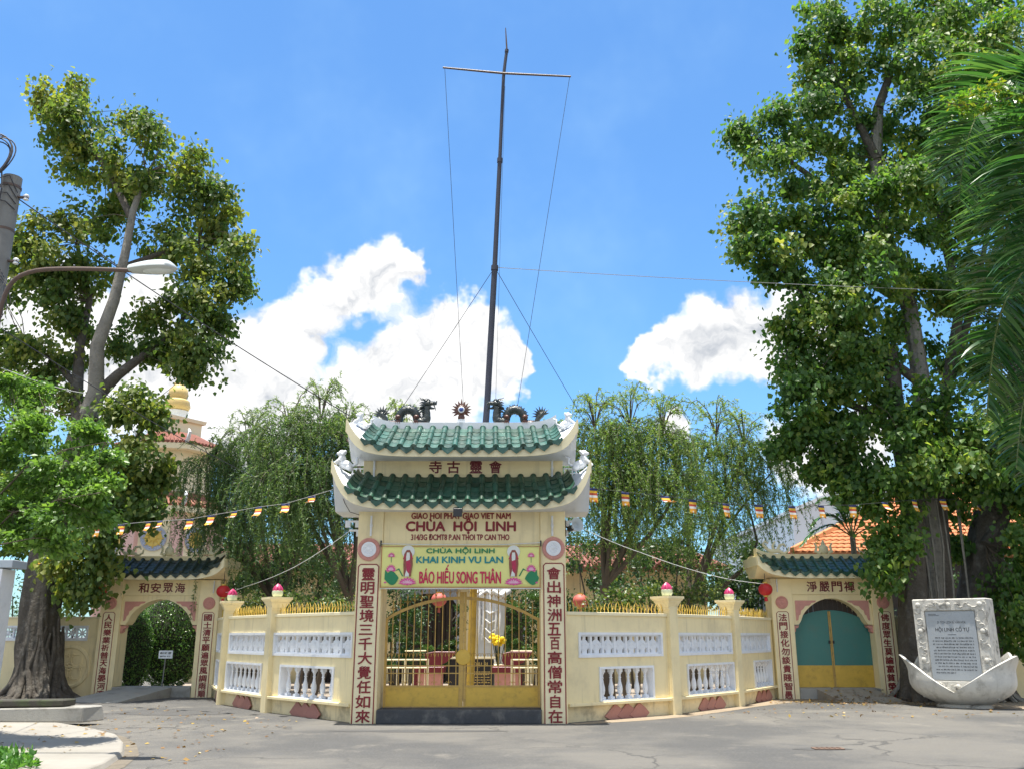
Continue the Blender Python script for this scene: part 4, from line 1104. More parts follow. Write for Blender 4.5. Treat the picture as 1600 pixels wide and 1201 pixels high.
def crown(parent, clumps, m, size=.14, wid=.85, per=120, subr=.42, subk=9, seed=1, droop=.7, out=.35, tintmix=.45, shape='heart', name='crown', shell=(.5, 1.05), flat=.8):
    rng = np.random.default_rng(seed)
    P, O, T, tips = clump_points(clumps, rng, per, subr, subk, shell, flat)
    n = len(P)
    ax = O * out + rng.normal(size=(n, 3)) * .45 + np.array([0, 0, -droop])
    nm = O * .6 + rng.normal(size=(n, 3)) * .55 + np.array([0, -.1, .55])
    tint = np.clip(T * tintmix + rng.random(n) * (1 - tintmix), 0, 1)
    P = P - np.array(parent.location)
    me = leaf_mesh(name, P, ax, nm, size * rng.uniform(.5, 1.35, n), wid, m, rng, shape, tint)
    return place(name, me, parent), tips
def bend(a, b, rng, k=5, amp=.12, sag=0.0):
    a, b = np.array(a, float), np.array(b, float); L = np.linalg.norm(b - a); pts = []
    off = rng.normal(size=3) * amp * L
    for i in range(k + 1):
        u = i / k; pts.append(tuple(a + (b - a) * u + off * math.sin(math.pi * u) + np.array([0, 0, sag * L * math.sin(math.pi * u)])))
    return pts
def limbs(parent, specs, m, name='limb', n=9):
    for path, r0, r1 in specs:
        k = len(path); b = MB()
        b.tube(path, [r0 + (r1 - r0) * (i / (k - 1)) ** .8 for i in range(k)], n)
        b.build(name, m, parent, smooth=60, world=True)
def twigs(parent, bases, tips, rng, m, r=.02, frac=1.0, name='twig_mass'):
    """thin shoots from the nearest limb point to the leaf sprays, one mesh"""
    b = MB(); B = np.array(bases)
    for t in tips:
        if rng.random() > frac: continue
        t = np.array(t); i = np.argmin(((B - t) ** 2).sum(1)); p = bend(B[i], t, rng, 3, .10, .06)
        b.tube(p, [r, r * .75, r * .5, r * .25], 4)
    o = b.build(name, m, parent, world=True); o['kind'] = 'stuff'; return o

# ------------------------------------------------------------------ bodhi trees
LEAF_BODHI = leafmat('bodhi_leaf', [(0, (.055, .11, .032)), (.40, (.105, .175, .045)), (.65, (.18, .225, .052)), (.90, (.27, .29, .065)), (1, (.33, .29, .07))], .56, .50)
LEAF_BODHIR = leafmat('bodhi_leaf_green', [(0, (.048, .12, .034)), (.45, (.095, .195, .048)), (.72, (.17, .26, .055)), (.90, (.28, .34, .075)), (1, (.34, .34, .08))], .56, .50)
rng = np.random.default_rng(5)
TLY = 24.3
lt = thing('bodhi_tree', 'tall leaning bodhi tree with buttressed grey trunk beside the open side gate', 'tree', tuple(gpt(52, 1092)))
B0 = Vector(lt.location)
def P(px, py, Y): return tuple(pt(px, py, Y))
def dense(path, rad, k):
    P_, R_ = [], []
    for i in range(len(path) - 1):
        for j in range(k): u = j / k; P_.append(tuple(Vector(path[i]).lerp(Vector(path[i + 1]), u))); R_.append(rad[i] + (rad[i + 1] - rad[i]) * u)
    return P_ + [path[-1]], R_ + [rad[-1]]
def flute(a, u, p):
    h = max(0.0, p.z)
    nz = noise.noise(Vector((math.cos(a) * 2.2, math.sin(a) * 2.2, h * .7))) * .10 + noise.noise(Vector((math.cos(a) * 6, math.sin(a) * 6, h * 1.6))) * .07
    return 1 + nz + .10 * math.sin(5 * a + .6) * math.exp(-h / 3) + .05 * math.sin(9 * a + 1.7 + h) + (.34 + .28 * math.sin(6 * a + .4) + .14 * math.sin(13 * a)) * math.exp(-h / .42)
tr_path = [(B0.x, B0.y, -.08), (B0.x, B0.y, .12), (B0.x + .02, B0.y, .35), (B0.x + .04, B0.y, .7), P(58, 1010, B0.y), P(63, 960, B0.y), P(71, 900, B0.y), P(86, 820, B0.y), P(112, 730, B0.y), P(140, 650, B0.y)]
tp_, tr_ = dense(tr_path, [.56, .56, .54, .52, .50, .48, .46, .42, .38, .36], 6)
b = MB(); b.tube(tp_, tr_, 56, flute=flute); b.build('trunk', M_BARK, lt, smooth=70, world=True)
b = MB()
for q in range(44):    # roots and aerial root cords clasping the foot of the trunk
    a = rng.uniform(math.pi * .85, math.pi * 2.15); r0 = .54; r1 = rng.uniform(.80, 1.15); h = rng.uniform(.5, 2.2)
    pth = []
    for i in range(8):
        u = i / 7; rr = r0 + (r1 - r0) * u ** 4; aa = a + .25 * math.sin(u * 4 + q)
        pth.append((B0.x + .05 + math.cos(aa) * rr * (1 - .12 * (1 - u)), B0.y + math.sin(aa) * rr * (1 - .12 * (1 - u)), max(-.03, h * (1 - u) ** 1.3 - .02)))
    b.tube(pth, [.03 + .075 * (i / 7) * (1.6 - i / 7) for i in range(8)], 7)
b.build('surface_root', M_BARK, lt, smooth=60, world=True)
L1 = [P(135, 660, B0.y), P(150, 610, B0.y - .1), P(152, 540, B0.y - .3), P(178, 470, B0.y - .4), P(195, 400, B0.y - .4), P(208, 330, B0.y - .3), P(228, 270, B0.y)]
L2 = [P(128, 690, B0.y), P(120, 620, B0.y + .6), P(125, 540, B0.y + .9), P(140, 470, B0.y + 1.2), P(120, 380, B0.y + 1.5)]
L3 = [P(150, 620, B0.y), P(185, 585, B0.y), P(225, 555, B0.y + .2), P(275, 520, B0.y + .6), P(300, 470, B0.y + .8)]
L4 = [P(190, 420, B0.y), P(240, 400, B0.y + .3), P(310, 380, B0.y + .5)]
L5 = [P(205, 340, B0.y - .2), P(170, 270, B0.y + .2), P(110, 190, B0.y + .3)]
L6 = [P(122, 700, B0.y), P(160, 720, B0.y - .2), P(210, 690, B0.y - .4), P(235, 650, B0.y - .3)]
L7 = [P(118, 600, B0.y + .7), P(80, 560, B0.y + .8), P(40, 540, B0.y + .8)]
L8 = [P(90, 830, B0.y - .2), P(120, 850, B0.y - .5), P(150, 860, B0.y - .7)]
limbs(lt, [(L1, .27, .07)], M_BARKL, n=12)
limbs(lt, [(L2, .24, .06), (L3, .20, .05), (L4, .12, .04), (L5, .12, .03), (L6, .14, .04), (L7, .12, .03), (L8, .10, .03)], M_BARK)
S = 1400 / 25.3     # px per metre at this tree
lc = []
for (px, py, r, dy) in [(100,150,42,.6),(72,165,32,.3),(130,195,44,.5),(95,205,40,.6),(140,245,40,.6),(120,275,30,.6),(235,225,46,.1),(210,265,50,.5),(275,245,36,0),(255,300,48,.2),(190,310,40,.9),(210,200,25,.2),
    (300,300,36,.2),(345,300,24,0),(340,345,40,0),(330,400,46,0),(370,395,28,-.2),(365,440,26,0),(290,360,50,.5),(250,380,48,.9),
    (150,350,50,1.2),(110,380,46,.6),(70,370,36,.4),(60,420,44,.3),(30,400,30,.2),(110,440,50,.8),(150,430,40,1.3),(20,450,30,.5),(90,475,34,.8),
    (310,460,48,.2),(345,480,34,0),(280,500,46,.3),(330,525,36,0),(276,545,40,.2),(302,570,28,0),(240,545,26,.6),(325,555,26,0),(225,500,24,.7),
    (130,500,40,1.2),(170,540,28,1.2),(60,535,34,.8),(25,545,36,.7),(100,560,38,1),(45,580,34,.8),(80,610,40,.8),(120,640,30,1),(20,600,40,.8),
    (215,632,30,-.4),(232,652,18,-.5),(205,660,34,-.3),(190,700,40,-.4),(230,710,34,-.5),(240,745,16,-.5),(175,745,40,-.5),(215,760,34,-.6),(235,795,18,-.6),(150,790,40,-.4),(195,800,30,-.6),
    (120,760,44,.3),(100,820,46,.4),(135,860,32,-.6),(155,880,20,-.8),(120,905,22,-.8),(95,880,20,-.7),(135,925,12,-.9),(160,850,20,-.7),(50,800,50,.8),(40,870,40,1.0),(30,740,50,.8)]:
    lc.append((pt(px, py, B0.y + dy + rng.uniform(-.5, .5)), r / S))
_, tips = crown(lt, lc, LEAF_BODHI, .15, .85, 165, .44, 11, 11, droop=.75, shell=(.62, 1.10))
twigs(lt, sum([list(x) for x in (L1, L2, L3, L4, L5, L6, L7, L8)], []), tips, rng, M_TWIG, .016, .85)

rt = thing('bodhi_tree', 'huge bodhi tree with several grey trunks towering behind the stone stele', 'tree', tuple(gpt(1465, 1094)))
B1 = Vector(rt.location); Y1 = B1.y
def trunkR(pts, rad, nm='trunk', m=M_BARK, n=20, fl=flute):
    pts, rad = dense(pts, rad, 6)
    b = MB(); b.tube(pts, rad, 40, flute=fl); b.build(nm, m, rt, smooth=70, world=True)
def g0(px, py, z=-.08): v = gpt(px, py); return (v.x, v.y, z)
for (px, w0, tp, m_) in ((1438, .42, [(1432, 1040), (1428, 960), (1428, 880), (1425, 800), (1418, 740), (1400, 640), (1390, 540)], M_BARK), (1462, .34, [(1462, 1040), (1458, 960), (1456, 860), (1448, 770), (1445, 700), (1440, 600), (1420, 480), (1380, 360), (1368, 250), (1372, 170)], M_BARKL),
                          (1490, .28, [(1484, 1030), (1478, 950), (1472, 860), (1466, 780), (1468, 700), (1480, 600), (1500, 480)], M_BARK), (1535, .62, [(1532, 1020), (1530, 950), (1535, 880), (1545, 820), (1560, 760), (1580, 680), (1600, 560), (1590, 400)], M_BARK)):
    yb = Y1 + (0.5 if px > 1500 else (-.2 if px < 1450 else .1))
    pts = [(pt(px, 1092, yb).x, yb, -.08), (pt(px, 1090, yb).x, yb, .1)] + [P(x, y, yb) for x, y in tp]
    k = len(pts)
    trunkR(pts, [w0 * (1 - .55 * (i / (k - 1)) ** 1.2) for i in range(k)], m=m_)
b = MB()
for q in range(26):
    a = rng.uniform(math.pi * .9, math.pi * 2.1); cx = rng.choice([pt(1440, 1090, Y1).x, pt(1470, 1090, Y1).x, pt(1535, 1090, Y1 + .5).x]); r1 = rng.uniform(.6, 1.1); h = rng.uniform(.4, 1.8)
    pth = []
    for i in range(8):
        u = i / 7; rr = .38 + (r1 - .38) * u ** 4; aa = a + .25 * math.sin(u * 4 + q)
        pth.append((cx + math.cos(aa) * rr, Y1 + math.sin(aa) * rr * .8, max(-.03, h * (1 - u) ** 1.3 - .02)))
    b.tube(pth, [.02 + .045 * i / 7 for i in range(8)], 6)
for q in range(9):   # hanging aerial roots against the trunks
    px = rng.uniform(1415, 1500); y = Y1 - rng.uniform(.25, .5)
    p0 = pt(px, rng.uniform(690, 800), y); b.tube([tuple(p0), (p0.x + rng.normal() * .05, y, p0.z * .6), (p0.x + rng.normal() * .08, y + .05, p0.z * .25), (p0.x + rng.normal() * .1, y, -.02)], [.02, .028, .03, .045], 5)
b.build('aerial_root', M_BARKL, rt, smooth=60, world=True)
RL = []
for path in ([(1432, 800), (1390, 760), (1330, 720), (1270, 690)], [(1428, 700), (1350, 640), (1270, 610), (1230, 570)], [(1440, 600), (1360, 540), (1290, 500), (1220, 420)], [(1425, 480), (1340, 430), (1260, 380), (1190, 350)],
             [(1380, 360), (1300, 300), (1230, 250), (1180, 215)], [(1370, 250), (1330, 170), (1300, 100), (1290, 40)], [(1372, 170), (1400, 90), (1430, 20)], [(1480, 600), (1520, 480), (1540, 380), (1560, 260)],
             [(1500, 480), (1470, 350), (1470, 240), (1480, 120)], [(1540, 850), (1570, 800), (1600, 780)], [(1428, 860), (1400, 850), (1390, 880)], [(1590, 400), (1600, 300), (1600, 160), (1590, 60)], [(1570, 720), (1520, 690), (1480, 700)]):
    dy = rng.uniform(-.8, .8); RL.append([tuple(pt(x, y, Y1 + dy * i / len(path))) for i, (x, y) in enumerate(path)])
limbs(rt, [(p, .15, .035) for p in RL], M_BARK)
S = 1400 / 24.6
rc = []
for (px, py, r, dy) in [(1360,200,44,.4),(1400,250,46,.3),(1450,290,50,0),(1500,300,50,0),(1550,330,50,0),(1480,20,50,.3),(1360,120,40,.4),(1190,215,46,0),(1160,225,26,0),(1225,190,34,0),(1215,255,36,0),(1250,235,34,.3),(1290,30,50,.2),(1270,75,30,0),(1285,110,44,0),(1275,160,34,-.1),(1330,60,54,.5),(1320,130,50,.4),(1300,190,46,.2),(1390,30,55,.6),(1460,40,60,-.2),(1540,40,60,-.2),(1590,70,50,0),(1440,110,56,-.5),(1420,180,50,-.6),(1500,130,64,-.6),(1470,220,60,-.6),(1560,150,60,-.3),(1540,240,60,-.2),
    (1330,250,46,.5),(1290,290,44,.3),(1250,300,24,.2),(1320,320,46,-.4),(1190,345,40,0),(1165,355,20,0),(1180,405,32,0),(1220,380,44,-.2),(1250,345,40,0),(1210,425,30,-.1),(1265,410,50,-.3),(1300,370,50,-.6),(1360,340,56,-.9),(1350,400,56,-.8),(1420,300,54,-.5),(1420,390,56,-.8),(1480,340,54,-.5),(1520,420,60,-.3),(1590,330,60,0),(1590,450,60,.2),
    (1240,470,36,0),(1290,465,50,-.2),(1340,470,54,-.5),(1400,470,54,-.5),(1460,480,50,-.2),(1225,545,28,0),(1255,560,40,0),(1240,505,26,0),(1300,530,50,-.2),(1350,545,52,-.3),(1410,545,50,-.3),(1240,600,30,0),(1285,600,46,-.1),(1340,610,50,-.3),(1390,620,40,.4),(1500,560,50,.5),(1560,540,50,.3),
    (1245,655,34,-.2),(1225,690,20,-.2),(1270,685,36,-.2),(1305,660,44,-.2),(1290,730,22,-.2),(1320,715,32,-.2),(1350,690,46,-.3),(1400,690,50,-.9),(1440,670,50,-1),(1450,730,44,-1.1),(1400,740,36,-.8),(1500,680,54,-.9),(1500,740,44,-1.1),(1550,700,54,-.9),(1590,640,54,-.3),(1560,755,40,-.9),(1600,740,50,-.5),(1470,620,40,-.8),
    (1370,755,26,-.5),(1330,765,16,-.3),(1390,800,26,-.9),(1375,840,26,-.9),(1400,860,34,-1.1),(1380,890,24,-1.1),(1480,790,26,.7),(1500,850,24,.8),(1590,830,40,-.2),(1590,890,36,-.4),(1590,950,30,-.5),(1580,920,26,-.5),(1600,1000,24,-.4),(1660,500,120,.5),(1660,250,120,.5),(1660,750,110,.5)]:
    rc.append((pt(px, py, Y1 + dy + rng.uniform(-.5, .5)), r / S))
_, tips = crown(rt, rc, LEAF_BODHIR, .15, .85, 205, .44, 11, 21, droop=.75, shell=(.62, 1.10))
twigs(rt, sum(RL, []), tips, rng, M_TWIG, .016, .8)

# ------------------------------------------------------------------ bright young tree, near left
LEAF_LIME = leafmat('lime_leaf', [(0, (.07, .15, .036)), (.5, (.14, .26, .055)), (1, (.25, .37, .095))], .48)
nt = thing('young_leafy_tree', 'bright lime-green leafy tree at the left edge before the bodhi trunk', 'tree', (-9.1, 14.2, 0))
b = MB(); b.tube([(-9.1, 14.2, -.05), (-9.05, 14.2, 1.2), (-9.0, 14.2, 2.6), (-8.7, 14.2, 3.6), (-8.5, 14.2, 4.6)], [.12, .09, .08, .06, .03], 10); b.build('trunk', M_TWIG, nt, smooth=60, world=True)
NL = [[(-9.0, 14.2, 2.2), P(20, 800, 13.8), P(90, 780, 13.6), P(150, 770, 13.5)], [(-8.9, 14.2, 2.8), P(40, 730, 13.9), P(110, 700, 13.9), P(165, 690, 14)], [(-8.6, 14.2, 4.0), P(20, 660, 14.2), P(70, 640, 14.3), P(110, 650, 14.3)], [(-8.9, 14.2, 2.4), P(0, 850, 13.6), P(50, 840, 13.4)]]
limbs(nt, [(p, .02, .005) for p in NL], M_TWIG, n=7)
S = 1400 / 14.3
nc = []
for (px, py, r, dy) in [(25,625,22,.3),(60,640,20,.2),(20,660,40,.3),(70,680,44,.1),(115,680,30,0),(150,678,18,0),(30,710,50,.4),(100,730,44,0),(145,725,24,0),(170,715,12,0),(60,760,50,0),(120,775,38,-.1),(155,765,24,-.1),(30,800,46,.2),(90,815,38,-.2),(140,805,26,-.2),(40,845,30,-.2),(5,830,30,0),(85,850,18,-.2),(160,745,16,-.1),(-30,700,60,.4),(-30,800,60,.4),(10,595,12,.3),(50,608,12,.3)]:
    nc.append((pt(px, py, 14.2 + dy + rng.uniform(-.25, .25)), (r / S * 1.0, r / S * .9, r / S * .60)))
_, tips = crown(nt, nc, LEAF_LIME, .095, .58, 150, .22, 80, 31, droop=.3, out=.8, shape='kite', flat=.5)
twigs(nt, sum([list(x) for x in NL], []), tips, rng, M_TWIG, .008, .6)

# ------------------------------------------------------------------ weeping bottlebrush trees
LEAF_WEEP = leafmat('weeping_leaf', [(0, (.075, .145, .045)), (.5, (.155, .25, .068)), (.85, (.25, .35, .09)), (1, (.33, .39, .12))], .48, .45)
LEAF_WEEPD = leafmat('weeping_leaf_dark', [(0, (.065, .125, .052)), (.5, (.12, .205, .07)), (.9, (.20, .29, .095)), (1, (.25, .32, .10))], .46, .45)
def weeping_tree(base, label, heads, m, seed, nstr=30, hang=(1.2, 3.0), tops=8, size=.10):
    """heads: (point, radius) of drooping masses"""
    t = thing('weeping_bottlebrush_tree', label, 'tree', tuple(base))
    g = np.random.default_rng(seed); bx, by, _z = base
    b = MB(); zf = min(h[0].z for h in heads) * .55
    b.tube([(bx, by, -.05), (bx + .05, by, zf * .5), (bx - .03, by, zf)], [.17, .13, .11], 10); b.build('trunk', M_TWIG, t, smooth=60, world=True)
    Pl, Ax, Nm, Tn = [], [], [], []
    br = MB()
    def strand(pts, tint, dens=.026):
        pts = np.array(pts); seg = np.linalg.norm(np.diff(pts, axis=0), axis=1); cum = np.concatenate([[0], np.cumsum(seg)])
        n = max(6, int(cum[-1] / dens)); s = np.sort(g.uniform(0.05, 1, n)) * cum[-1]
        q = np.stack([np.interp(s, cum, pts[:, k]) for k in range(3)], 1)
        tg = np.stack([np.interp(s, cum[:-1] + seg / 2, np.diff(pts[:, k]) / seg) for k in range(3)], 1)
        Pl.append(q); Ax.append(unit(tg) * .75 + g.normal(size=(n, 3)) * .55); Nm.append(g.normal(size=(n, 3)) + np.array([0, -.2, .6])); Tn.append(np.clip(tint + g.normal(size=n) * .18, 0, 1))
    for (c, r) in heads:
        c = np.array(c); limb = bend((bx, by, zf), c + np.array([0, 0, r * .2]), g, 5, .10, .05)
        br.tube(limb, [.085, .07, .055, .04, .03, .02], 7)
        for j in range(int(2.2 * nstr * r * r + 12)):
            a = g.uniform(0, 2 * math.pi); rr = r * math.sqrt(g.uniform(.02, 1)); h0 = c + np.array([math.cos(a) * rr * .55, math.sin(a) * rr * .55, r * g.uniform(.1, .75) * (1 - .4 * rr / r)])
            L = g.uniform(*hang) * g.choice([.35, .6, .85, 1.0, 1.15]); o = np.array([math.cos(a), math.sin(a), 0]) * g.uniform(.2, .95); lean = np.array([g.normal() * .10 + .06, g.normal() * .06, 0]) * L
            pts = [h0 + o * .0, h0 + o * .5 + np.array([0, 0, .12]), h0 + o * .85 + np.array([0, 0, -.10]), h0 + o + lean * .2 + np.array([0, 0, -L * .35]), h0 + o * 1.03 + lean * .6 + np.array([g.normal() * .05, g.normal() * .05, -L * .7]), h0 + o * 1.02 + lean + np.array([g.normal() * .12, g.normal() * .12, -L])]
            strand(pts, g.uniform(.15, .75))
            if j % 2 == 0: br.tube([tuple(p) for p in pts], [.009, .008, .006, .005, .004, .002], 3)
        for j in range(tops):      # arching leaders that stand above the crown
            a = g.uniform(0, 2 * math.pi); h0 = c + np.array([0, 0, r * .4]); u = np.array([math.cos(a), math.sin(a) * .6, 0]); H = r * g.uniform(.5, 1.45); w_ = r * g.uniform(.4, 1.2)
            pts = [h0, h0 + u * w_ * .3 + np.array([0, 0, H * .75]), h0 + u * w_ * .65 + np.array([0, 0, H]), h0 + u * w_ + np.array([0, 0, H * .9]), h0 + u * w_ * 1.2 + np.array([0, 0, H * .6])]
            br.tube([tuple(p) for p in pts], [.018, .013, .009, .006, .003], 4); strand(pts[1:], g.uniform(.5, .9), .02)
            for k in range(5):
                p = pts[1] + (pts[3] - pts[1]) * g.uniform(0, 1); d = np.array([g.normal() * .2, g.normal() * .2, g.uniform(-.1, .35)]); strand([p, p + d * .6, p + d + np.array([0, 0, -.08])], g.uniform(.5, 1), .02)
    br.build('branches', M_TWIG, t, world=True)
    Pl, Ax, Nm, Tn = map(np.concatenate, (Pl, Ax, Nm, Tn)); n = len(Pl)
    me = leaf_mesh('crown', Pl - np.array(t.location), Ax, Nm, size * g.uniform(.7, 1.25, n), .22, m, g, 'kite', Tn)
    place('crown', me, t); return t
def heads(lst, Y): return [(pt(px, py, Y + dy), r / (1400 / (Y + 1))) for px, py, r, dy in lst]
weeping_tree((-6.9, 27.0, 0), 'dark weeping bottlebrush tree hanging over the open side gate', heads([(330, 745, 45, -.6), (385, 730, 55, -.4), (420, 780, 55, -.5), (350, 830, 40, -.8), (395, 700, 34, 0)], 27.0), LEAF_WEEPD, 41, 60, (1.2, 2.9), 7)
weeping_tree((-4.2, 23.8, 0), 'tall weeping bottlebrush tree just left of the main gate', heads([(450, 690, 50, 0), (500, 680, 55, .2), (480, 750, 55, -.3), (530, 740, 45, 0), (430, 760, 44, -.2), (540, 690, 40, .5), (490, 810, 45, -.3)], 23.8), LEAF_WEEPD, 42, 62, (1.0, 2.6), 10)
weeping_tree((2.4, 23.6, 0), 'pale green weeping bottlebrush tree just right of the main gate', heads([(930, 690, 50, 0), (985, 690, 55, .1), (1035, 700, 48, 0), (960, 760, 55, -.3), (1020, 770, 50, -.3), (915, 760, 40, 0), (1060, 760, 36, 0)], 23.6), LEAF_WEEP, 43, 64, (.9, 2.4), 11)
weeping_tree((5.0, 26.0, 0), 'loose weeping bottlebrush tree between the flags and the right bodhi tree', heads([(1120, 700, 46, 0), (1165, 715, 44, 0), (1095, 760, 40, .3), (1150, 770, 44, -.2), (1205, 745, 32, -.2), (1110, 830, 36, -.2)], 26.0), LEAF_WEEP, 44, 42, (1.0, 2.7), 10)
weeping_tree((-0.5, 26.5, 0), 'weeping bottlebrush tree behind the roof ridge of the main gate', heads([(620, 690, 36, 0), (590, 700, 30, .2), (650, 720, 30, 0), (860, 700, 26, .3)], 26.5), LEAF_WEEP, 45, 40, (1.0, 2.0), 9)

# ------------------------------------------------------------------ coconut palm reaching in from the right
LEAF_PALM = leafmat('palm_leaflet', [(0, (.030, .10, .030)), (.6, (.06, .16, .045)), (1, (.14, .25, .075))], .36, .28)
pm = thing('coconut_palm', 'coconut palm drooping glossy fronds into the picture from the right edge', 'palm tree', (8.6, 11.3, 0))
b = MB(); b.tube([(8.6, 11.3, -.1), (8.5, 11.3, 2), (8.35, 11.3, 4.5), (8.2, 11.3, 7.0)], [.24, .17, .15, .14], 12); b.build('trunk', M_BARKL, pm, smooth=60, world=True)
def frond(path, L0, seed, parent=pm, face=np.array([0.12, -.80, .58])):
    g = np.random.default_rng(seed); path = np.array([tuple(p) for p in path]); seg = np.linalg.norm(np.diff(path, axis=0), axis=1); cum = np.concatenate([[0], np.cumsum(seg)]); tot = cum[-1]
    # smooth the rib
    s = np.linspace(0, tot, 24); rib = np.stack([np.interp(s, cum, path[:, k]) for k in range(3)], 1)
    for _ in range(6): rib[1:-1] = (rib[:-2] + 2 * rib[1:-1] + rib[2:]) / 4
    b = MB(); b.tube([tuple(p) for p in rib], [.022 * (1 - .8 * i / 23) + .003 for i in range(24)], 5); fr = b.build('frond', M_SPINE, parent, smooth=60, world=True)
    n = int(tot / .022); u = np.linspace(.22, .995, n); q = np.stack([np.interp(u, np.linspace(0, 1, 24), rib[:, k]) for k in range(3)], 1)
    tg = unit(np.gradient(q, axis=0)); V, F, rn = [], [], []
    for i in range(n):
        sgn = 1 if i % 2 else -1
        side = np.cross(tg[i], face); side /= max(1e-6, np.linalg.norm(side))
        L = L0 * (math.sin(math.pi * (.18 + .78 * u[i]))) ** .7 * g.uniform(.85, 1.1)
        d = side * sgn * .75 + tg[i] * .65 + np.array([0, 0, .10]) + g.normal(size=3) * .10; d /= np.linalg.norm(d)
        p = q[i].copy(); wn = np.cross(d, np.array([0, 0, 1.0]) + g.normal(size=3) * .3); wn /= max(1e-6, np.linalg.norm(wn))
        b0 = len(V); k = 5; p = p.copy()
        for j in range(k + 1):
            t = j / k; wd = .027 * (1 - t ** 2.4) * (1 if j else .5) + .001
            V.append(p + wn * wd); V.append(p - wn * wd)
            dd = d + np.array([0, 0, -.75 * t * t - .20 * t]) ; dd /= np.linalg.norm(dd); p = p + dd * L / k
        for j in range(k): F.append((b0 + 2 * j, b0 + 2 * j + 1, b0 + 2 * j + 3, b0 + 2 * j + 2)); rn.append(0)
        r_ = g.random(); rn[-k:] = [r_] * k
    V = np.array(V) - np.array(parent.location)
    place('leaflets', set_mesh('leaflets', V, np.array(F), np.array(rn), LEAF_PALM), fr)
M_SPINE = mat('palm_rib', (.16, .20, .06), .5, .15, 6)
CR = Vector((8.2, 11.3, 7.0))
for i, (pts, L0) in enumerate((([(1640, 100, 11.2), (1575, 115, 11.0), (1528, 165, 10.8), (1505, 225, 10.7), (1498, 315, 10.6)], 1.15),
        ([(1640, 380, 11.0), (1590, 430, 10.7), (1560, 490, 10.5), (1548, 560, 10.4), (1542, 650, 10.4)], .95),
        ([(1650, 130, 11.6), (1600, 135, 11.6), (1545, 165, 11.6), (1495, 215, 11.6), (1465, 285, 11.5)], .9),
        ([(1660, 180, 10.6), (1620, 210, 10.3), (1585, 280, 10.2), (1568, 390, 10.1)], 1.1),
        ([(1660, 480, 10.8), (1620, 540, 10.6), (1596, 630, 10.5), (1588, 730, 10.5)], .9),
        ([(1650, 280, 11.6), (1600, 310, 11.8), (1555, 370, 11.9), (1535, 460, 12)], 1.0), ([(1670, 160, 10.2), (1640, 220, 9.9), (1612, 330, 9.8), (1600, 470, 9.8)], 1.1),
        ([(1650, 110, 11.4), (1620, 115, 11.2), (1590, 140, 11.1), (1562, 200, 11.0), (1550, 290, 11.0)], 1.0), ([(1660, 560, 10.9), (1630, 600, 10.8), (1610, 680, 10.8), (1605, 760, 10.8)], .8))):
    frond([CR] + [pt(*p) for p in pts], L0, 70 + i)
yb = thing('young_leafy_tree', 'lime and yellow leafed branch lying over the palm fronds at the right edge', 'tree', (8.0, 10.2, 0))
NLy = [(8.0, 10.2, 0), (7.9, 10.2, 3), (7.4, 10.2, 6.2), tuple(pt(1600, 145, 10.2)), tuple(pt(1560, 160, 10.15)), tuple(pt(1500, 165, 10.1)), tuple(pt(1478, 160, 10.1))]
b = MB(); b.tube(NLy, [.10, .08, .05, .02, .012, .008, .004], 8); b.build('trunk', M_TWIG, yb, smooth=60, world=True)
LEAF_YEL = leafmat('lime_yellow_leaf', [(0, (.05, .15, .02)), (.5, (.12, .26, .03)), (1, (.42, .36, .03))], .42)
crown(yb, [(pt(px, py, 10.15), (r / 138, r / 138, r / 200)) for px, py, r in ((1565, 140, 16), (1540, 135, 16), (1520, 150, 14), (1490, 158, 12), (1550, 165, 16), (1580, 160, 14), (1510, 172, 10), (1580, 195, 9), (1590, 20, 26), (1560, 30, 16))], LEAF_YEL, .075, .55, 26, .12, 300, 81, droop=.15, out=.8, shape='kite', flat=.5)

# ------------------------------------------------------------------ clipped shrubs inside the open gate
LEAF_CLIP = leafmat('clipped_leaf', [(0, (.04, .11, .032)), (.6, (.09, .20, .052)), (1, (.20, .33, .075))], .35, .32)
M_CORE = mat('dark_shrub_core', (.03, .035, .02), .95, .3, 6)  # near-black core colour, stands for the shaded inside of the shrub
def clipped(c, rr, label, seed, tight=1.0):
    t = thing('clipped_shrub', label, 'shrub', (c[0], c[1], 0))
    g = np.random.default_rng(seed); n = int(5200 * rr[0] * rr[2] * 1.6)
    b = MB(); b.ell((0, 0, c[2]), (rr[0] * .86, rr[1] * .86, rr[2] * .90), 20, 14); b.tube([(0, 0, -.02), (0, 0, c[2])], .06, 6); b.build('stem', M_CORE, t)  # solid dark core painted as the shade behind the leaves, plus the stem
    d = unit(g.normal(size=(n, 3))); k = 1 + .04 * np.sin(d[:, 0] * 7 + seed) * np.sin(d[:, 2] * 6) + g.normal(size=n) * .022
    p = d * np.array(rr) * k[:, None] + np.array([0, 0, c[2]]); keep = p[:, 2] > .03; p, d = p[keep], d[keep]; n = len(p)
    me = leaf_mesh('foliage', p, d * .5 + g.normal(size=(n, 3)) * .6, d + g.normal(size=(n, 3)) * .5, .065 * g.uniform(.7, 1.2, n), .6, LEAF_CLIP, g, 'kite'); place('foliage', me, t)
c = pt(268, 1000, 28.6); clipped((c.x, c.y, 1.50), (1.04, 1.0, 1.46), 'large clipped shrub filling the arch of the open side gate', 1)
c = pt(211, 1010, 27.3); clipped((c.x, c.y, 1.15), (.46, .46, 1.13), 'narrow clipped shrub at the left side of the open gate', 2)

